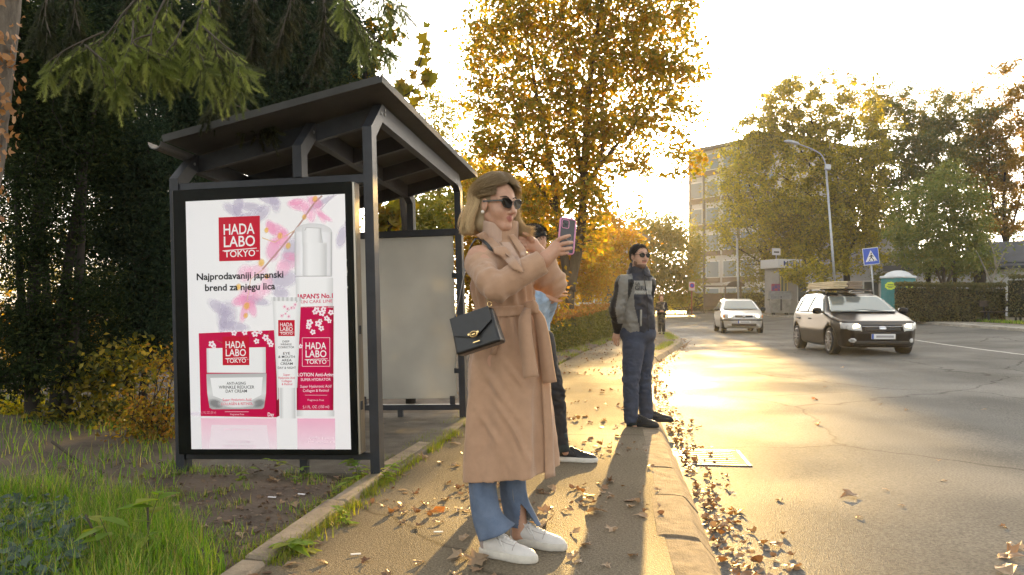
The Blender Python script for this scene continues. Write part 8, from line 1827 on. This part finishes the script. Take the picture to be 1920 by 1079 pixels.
for _ in range(34):
    y = rg.uniform(3.4, 5.3); x = edge_x(y)-.12-abs(rg.normal(0, .5)); drop(x, y, verge_z(x, y)+.004, rg.uniform(.04, .09), 3)
for _ in range(18):
    p = sp(rg.uniform(.5, SW), rg.uniform(.2, SL), 0); drop(p[0], p[1], 0.0, rg.uniform(.04, .09), 4)
for px, py, s_ in ((817, 960, .10), (1020, 985, .15), (895, 1055, .12), (1120, 965, .12), (860, 1050, .10), (1075, 1000, .08)):
    p = G(px, py, 0); o = drop(p[0], p[1], 0, s_, 0, px == 817)
    if px == 817: o['label'] = 'bright orange leaf lying on the pavement left of the woman'; del o['group']
# smaller and farther leaf litter as one layer
n = 8000; y = 3+26*rg.random(n)**1.6; kx = np.interp(y, KP[:, 1], KP[:, 0]); ex = np.interp(y, EP[:, 1], EP[:, 0]); w_ = rg.random(n)
ex2 = np.interp(y, EI[:, 1], EI[:, 0]); ex = np.where(y > 9, ex2, ex); which = rg.random(n)
u = rg.random(n); pil = np.array([mnoise.noise((a*1.2, b*3.1, 7.)) for a, b in zip(y, u)])
gut = which < .17; hed = (which > .86)
x = np.where(gut, kx+.09+np.abs(rg.normal(0, .12, n)), np.where(hed, ex-rg.random(n)*1.0, ex+.05+(kx-.2-ex)*np.where(rg.random(n) < .5, u**2.2, u)))
z = np.where(gut, -.092, .006)+np.where(hed & (y < 9.5), .01, 0)+rise(y); keep = (gut | hed | (pil > .16)) & ~(hed & (y < 9.5)) & ~((~gut) & (~hed) & (rg.random(n) < .35))
P = np.stack([x, y, z], 1)[keep]; N_ = rg.normal(0, .33, (len(P), 3))+[0, 0, 1]; V, F = cardleaves(P, N_, ivy_shape(1.0), .042, rg, .45, .6); V[:, 2] = np.maximum(V[:, 2], np.repeat(P[:, 2], 9)-.002)
tag(mesh('leaf_litter', V, F, leafmat('litter_leaf', [(.26, .15, .075), (.18, .095, .045), (.34, .225, .12), (.12, .065, .035)], .15)), 'scattered small dry leaves along pavement, kerb and hedge', 'leaf litter', kind='stuff')
n = 2600; y = rg.uniform(3.2, 5.6, n); ex = np.interp(y, EP[:, 1], EP[:, 0]); x = ex-.1-rg.random(n)**1.2*2.2; P = np.stack([x, y, [verge_z(a, b)+.004 for a, b in zip(x, y)]], 1); V, F = cardleaves(P, rg.normal(0, .35, (n, 3))+[0, 0, 1], ivy_shape(1.0), .022, rg, .4, .7)
tag(mesh('soil_litter', V, F, leafmat('soil_litter_leaf', [(.10, .06, .035), (.20, .13, .08), (.06, .04, .025), (.28, .20, .13)], .1)), 'crumbled leaves and twigs on the bare soil', 'leaf litter', kind='stuff')
# scraps of paper
for i, (px, py, lab) in enumerate(((822, 1000, 'white paper scrap on the pavement near the edging'), (667, 1042, 'thin white paper strip among the leaves by the edging'), (510, 942, 'small white paper scrap on the bare soil'), (565, 934, 'tiny pale paper scrap on the soil near the shelter leg'))):
    p = G(px, py, 0); z = 0.004 if i < 2 else verge_z(p[0], p[1])+.006; b = MB(); b.box((p[0], p[1], z+.003), (.045, .014, .003), rotm(rg.uniform(-.5, .5), .05, .1)); o = b.build('paper_scrap', m_plate, None, loc=(p[0], p[1], z)); tag(o, lab, 'litter')
# ================================================================ thin autumn haze round the whole scene
b = MB(); b.box((0, 400, 17.5), (1500, 900, 43))
hz_m = bpy.data.materials.new('haze'); hz_m.use_nodes = True; nt = hz_m.node_tree; nt.nodes.remove(nt.nodes['Principled BSDF'])
pv_ = nt.nodes.new('ShaderNodeVolumePrincipled'); pv_.inputs['Density'].default_value = .0004; pv_.inputs['Anisotropy'].default_value = .55; pv_.inputs['Color'].default_value = (1, .97, .92, 1)
nt.links.new(pv_.outputs[0], nt.nodes['Material Output'].inputs['Volume'])
tag(b.build('haze', hz_m), 'thin golden haze in the low sunlight', 'haze', kind='stuff')
S.cycles.volume_bounces = 0; S.cycles.volume_step_rate = 4; S.cycles.volume_max_steps = 64
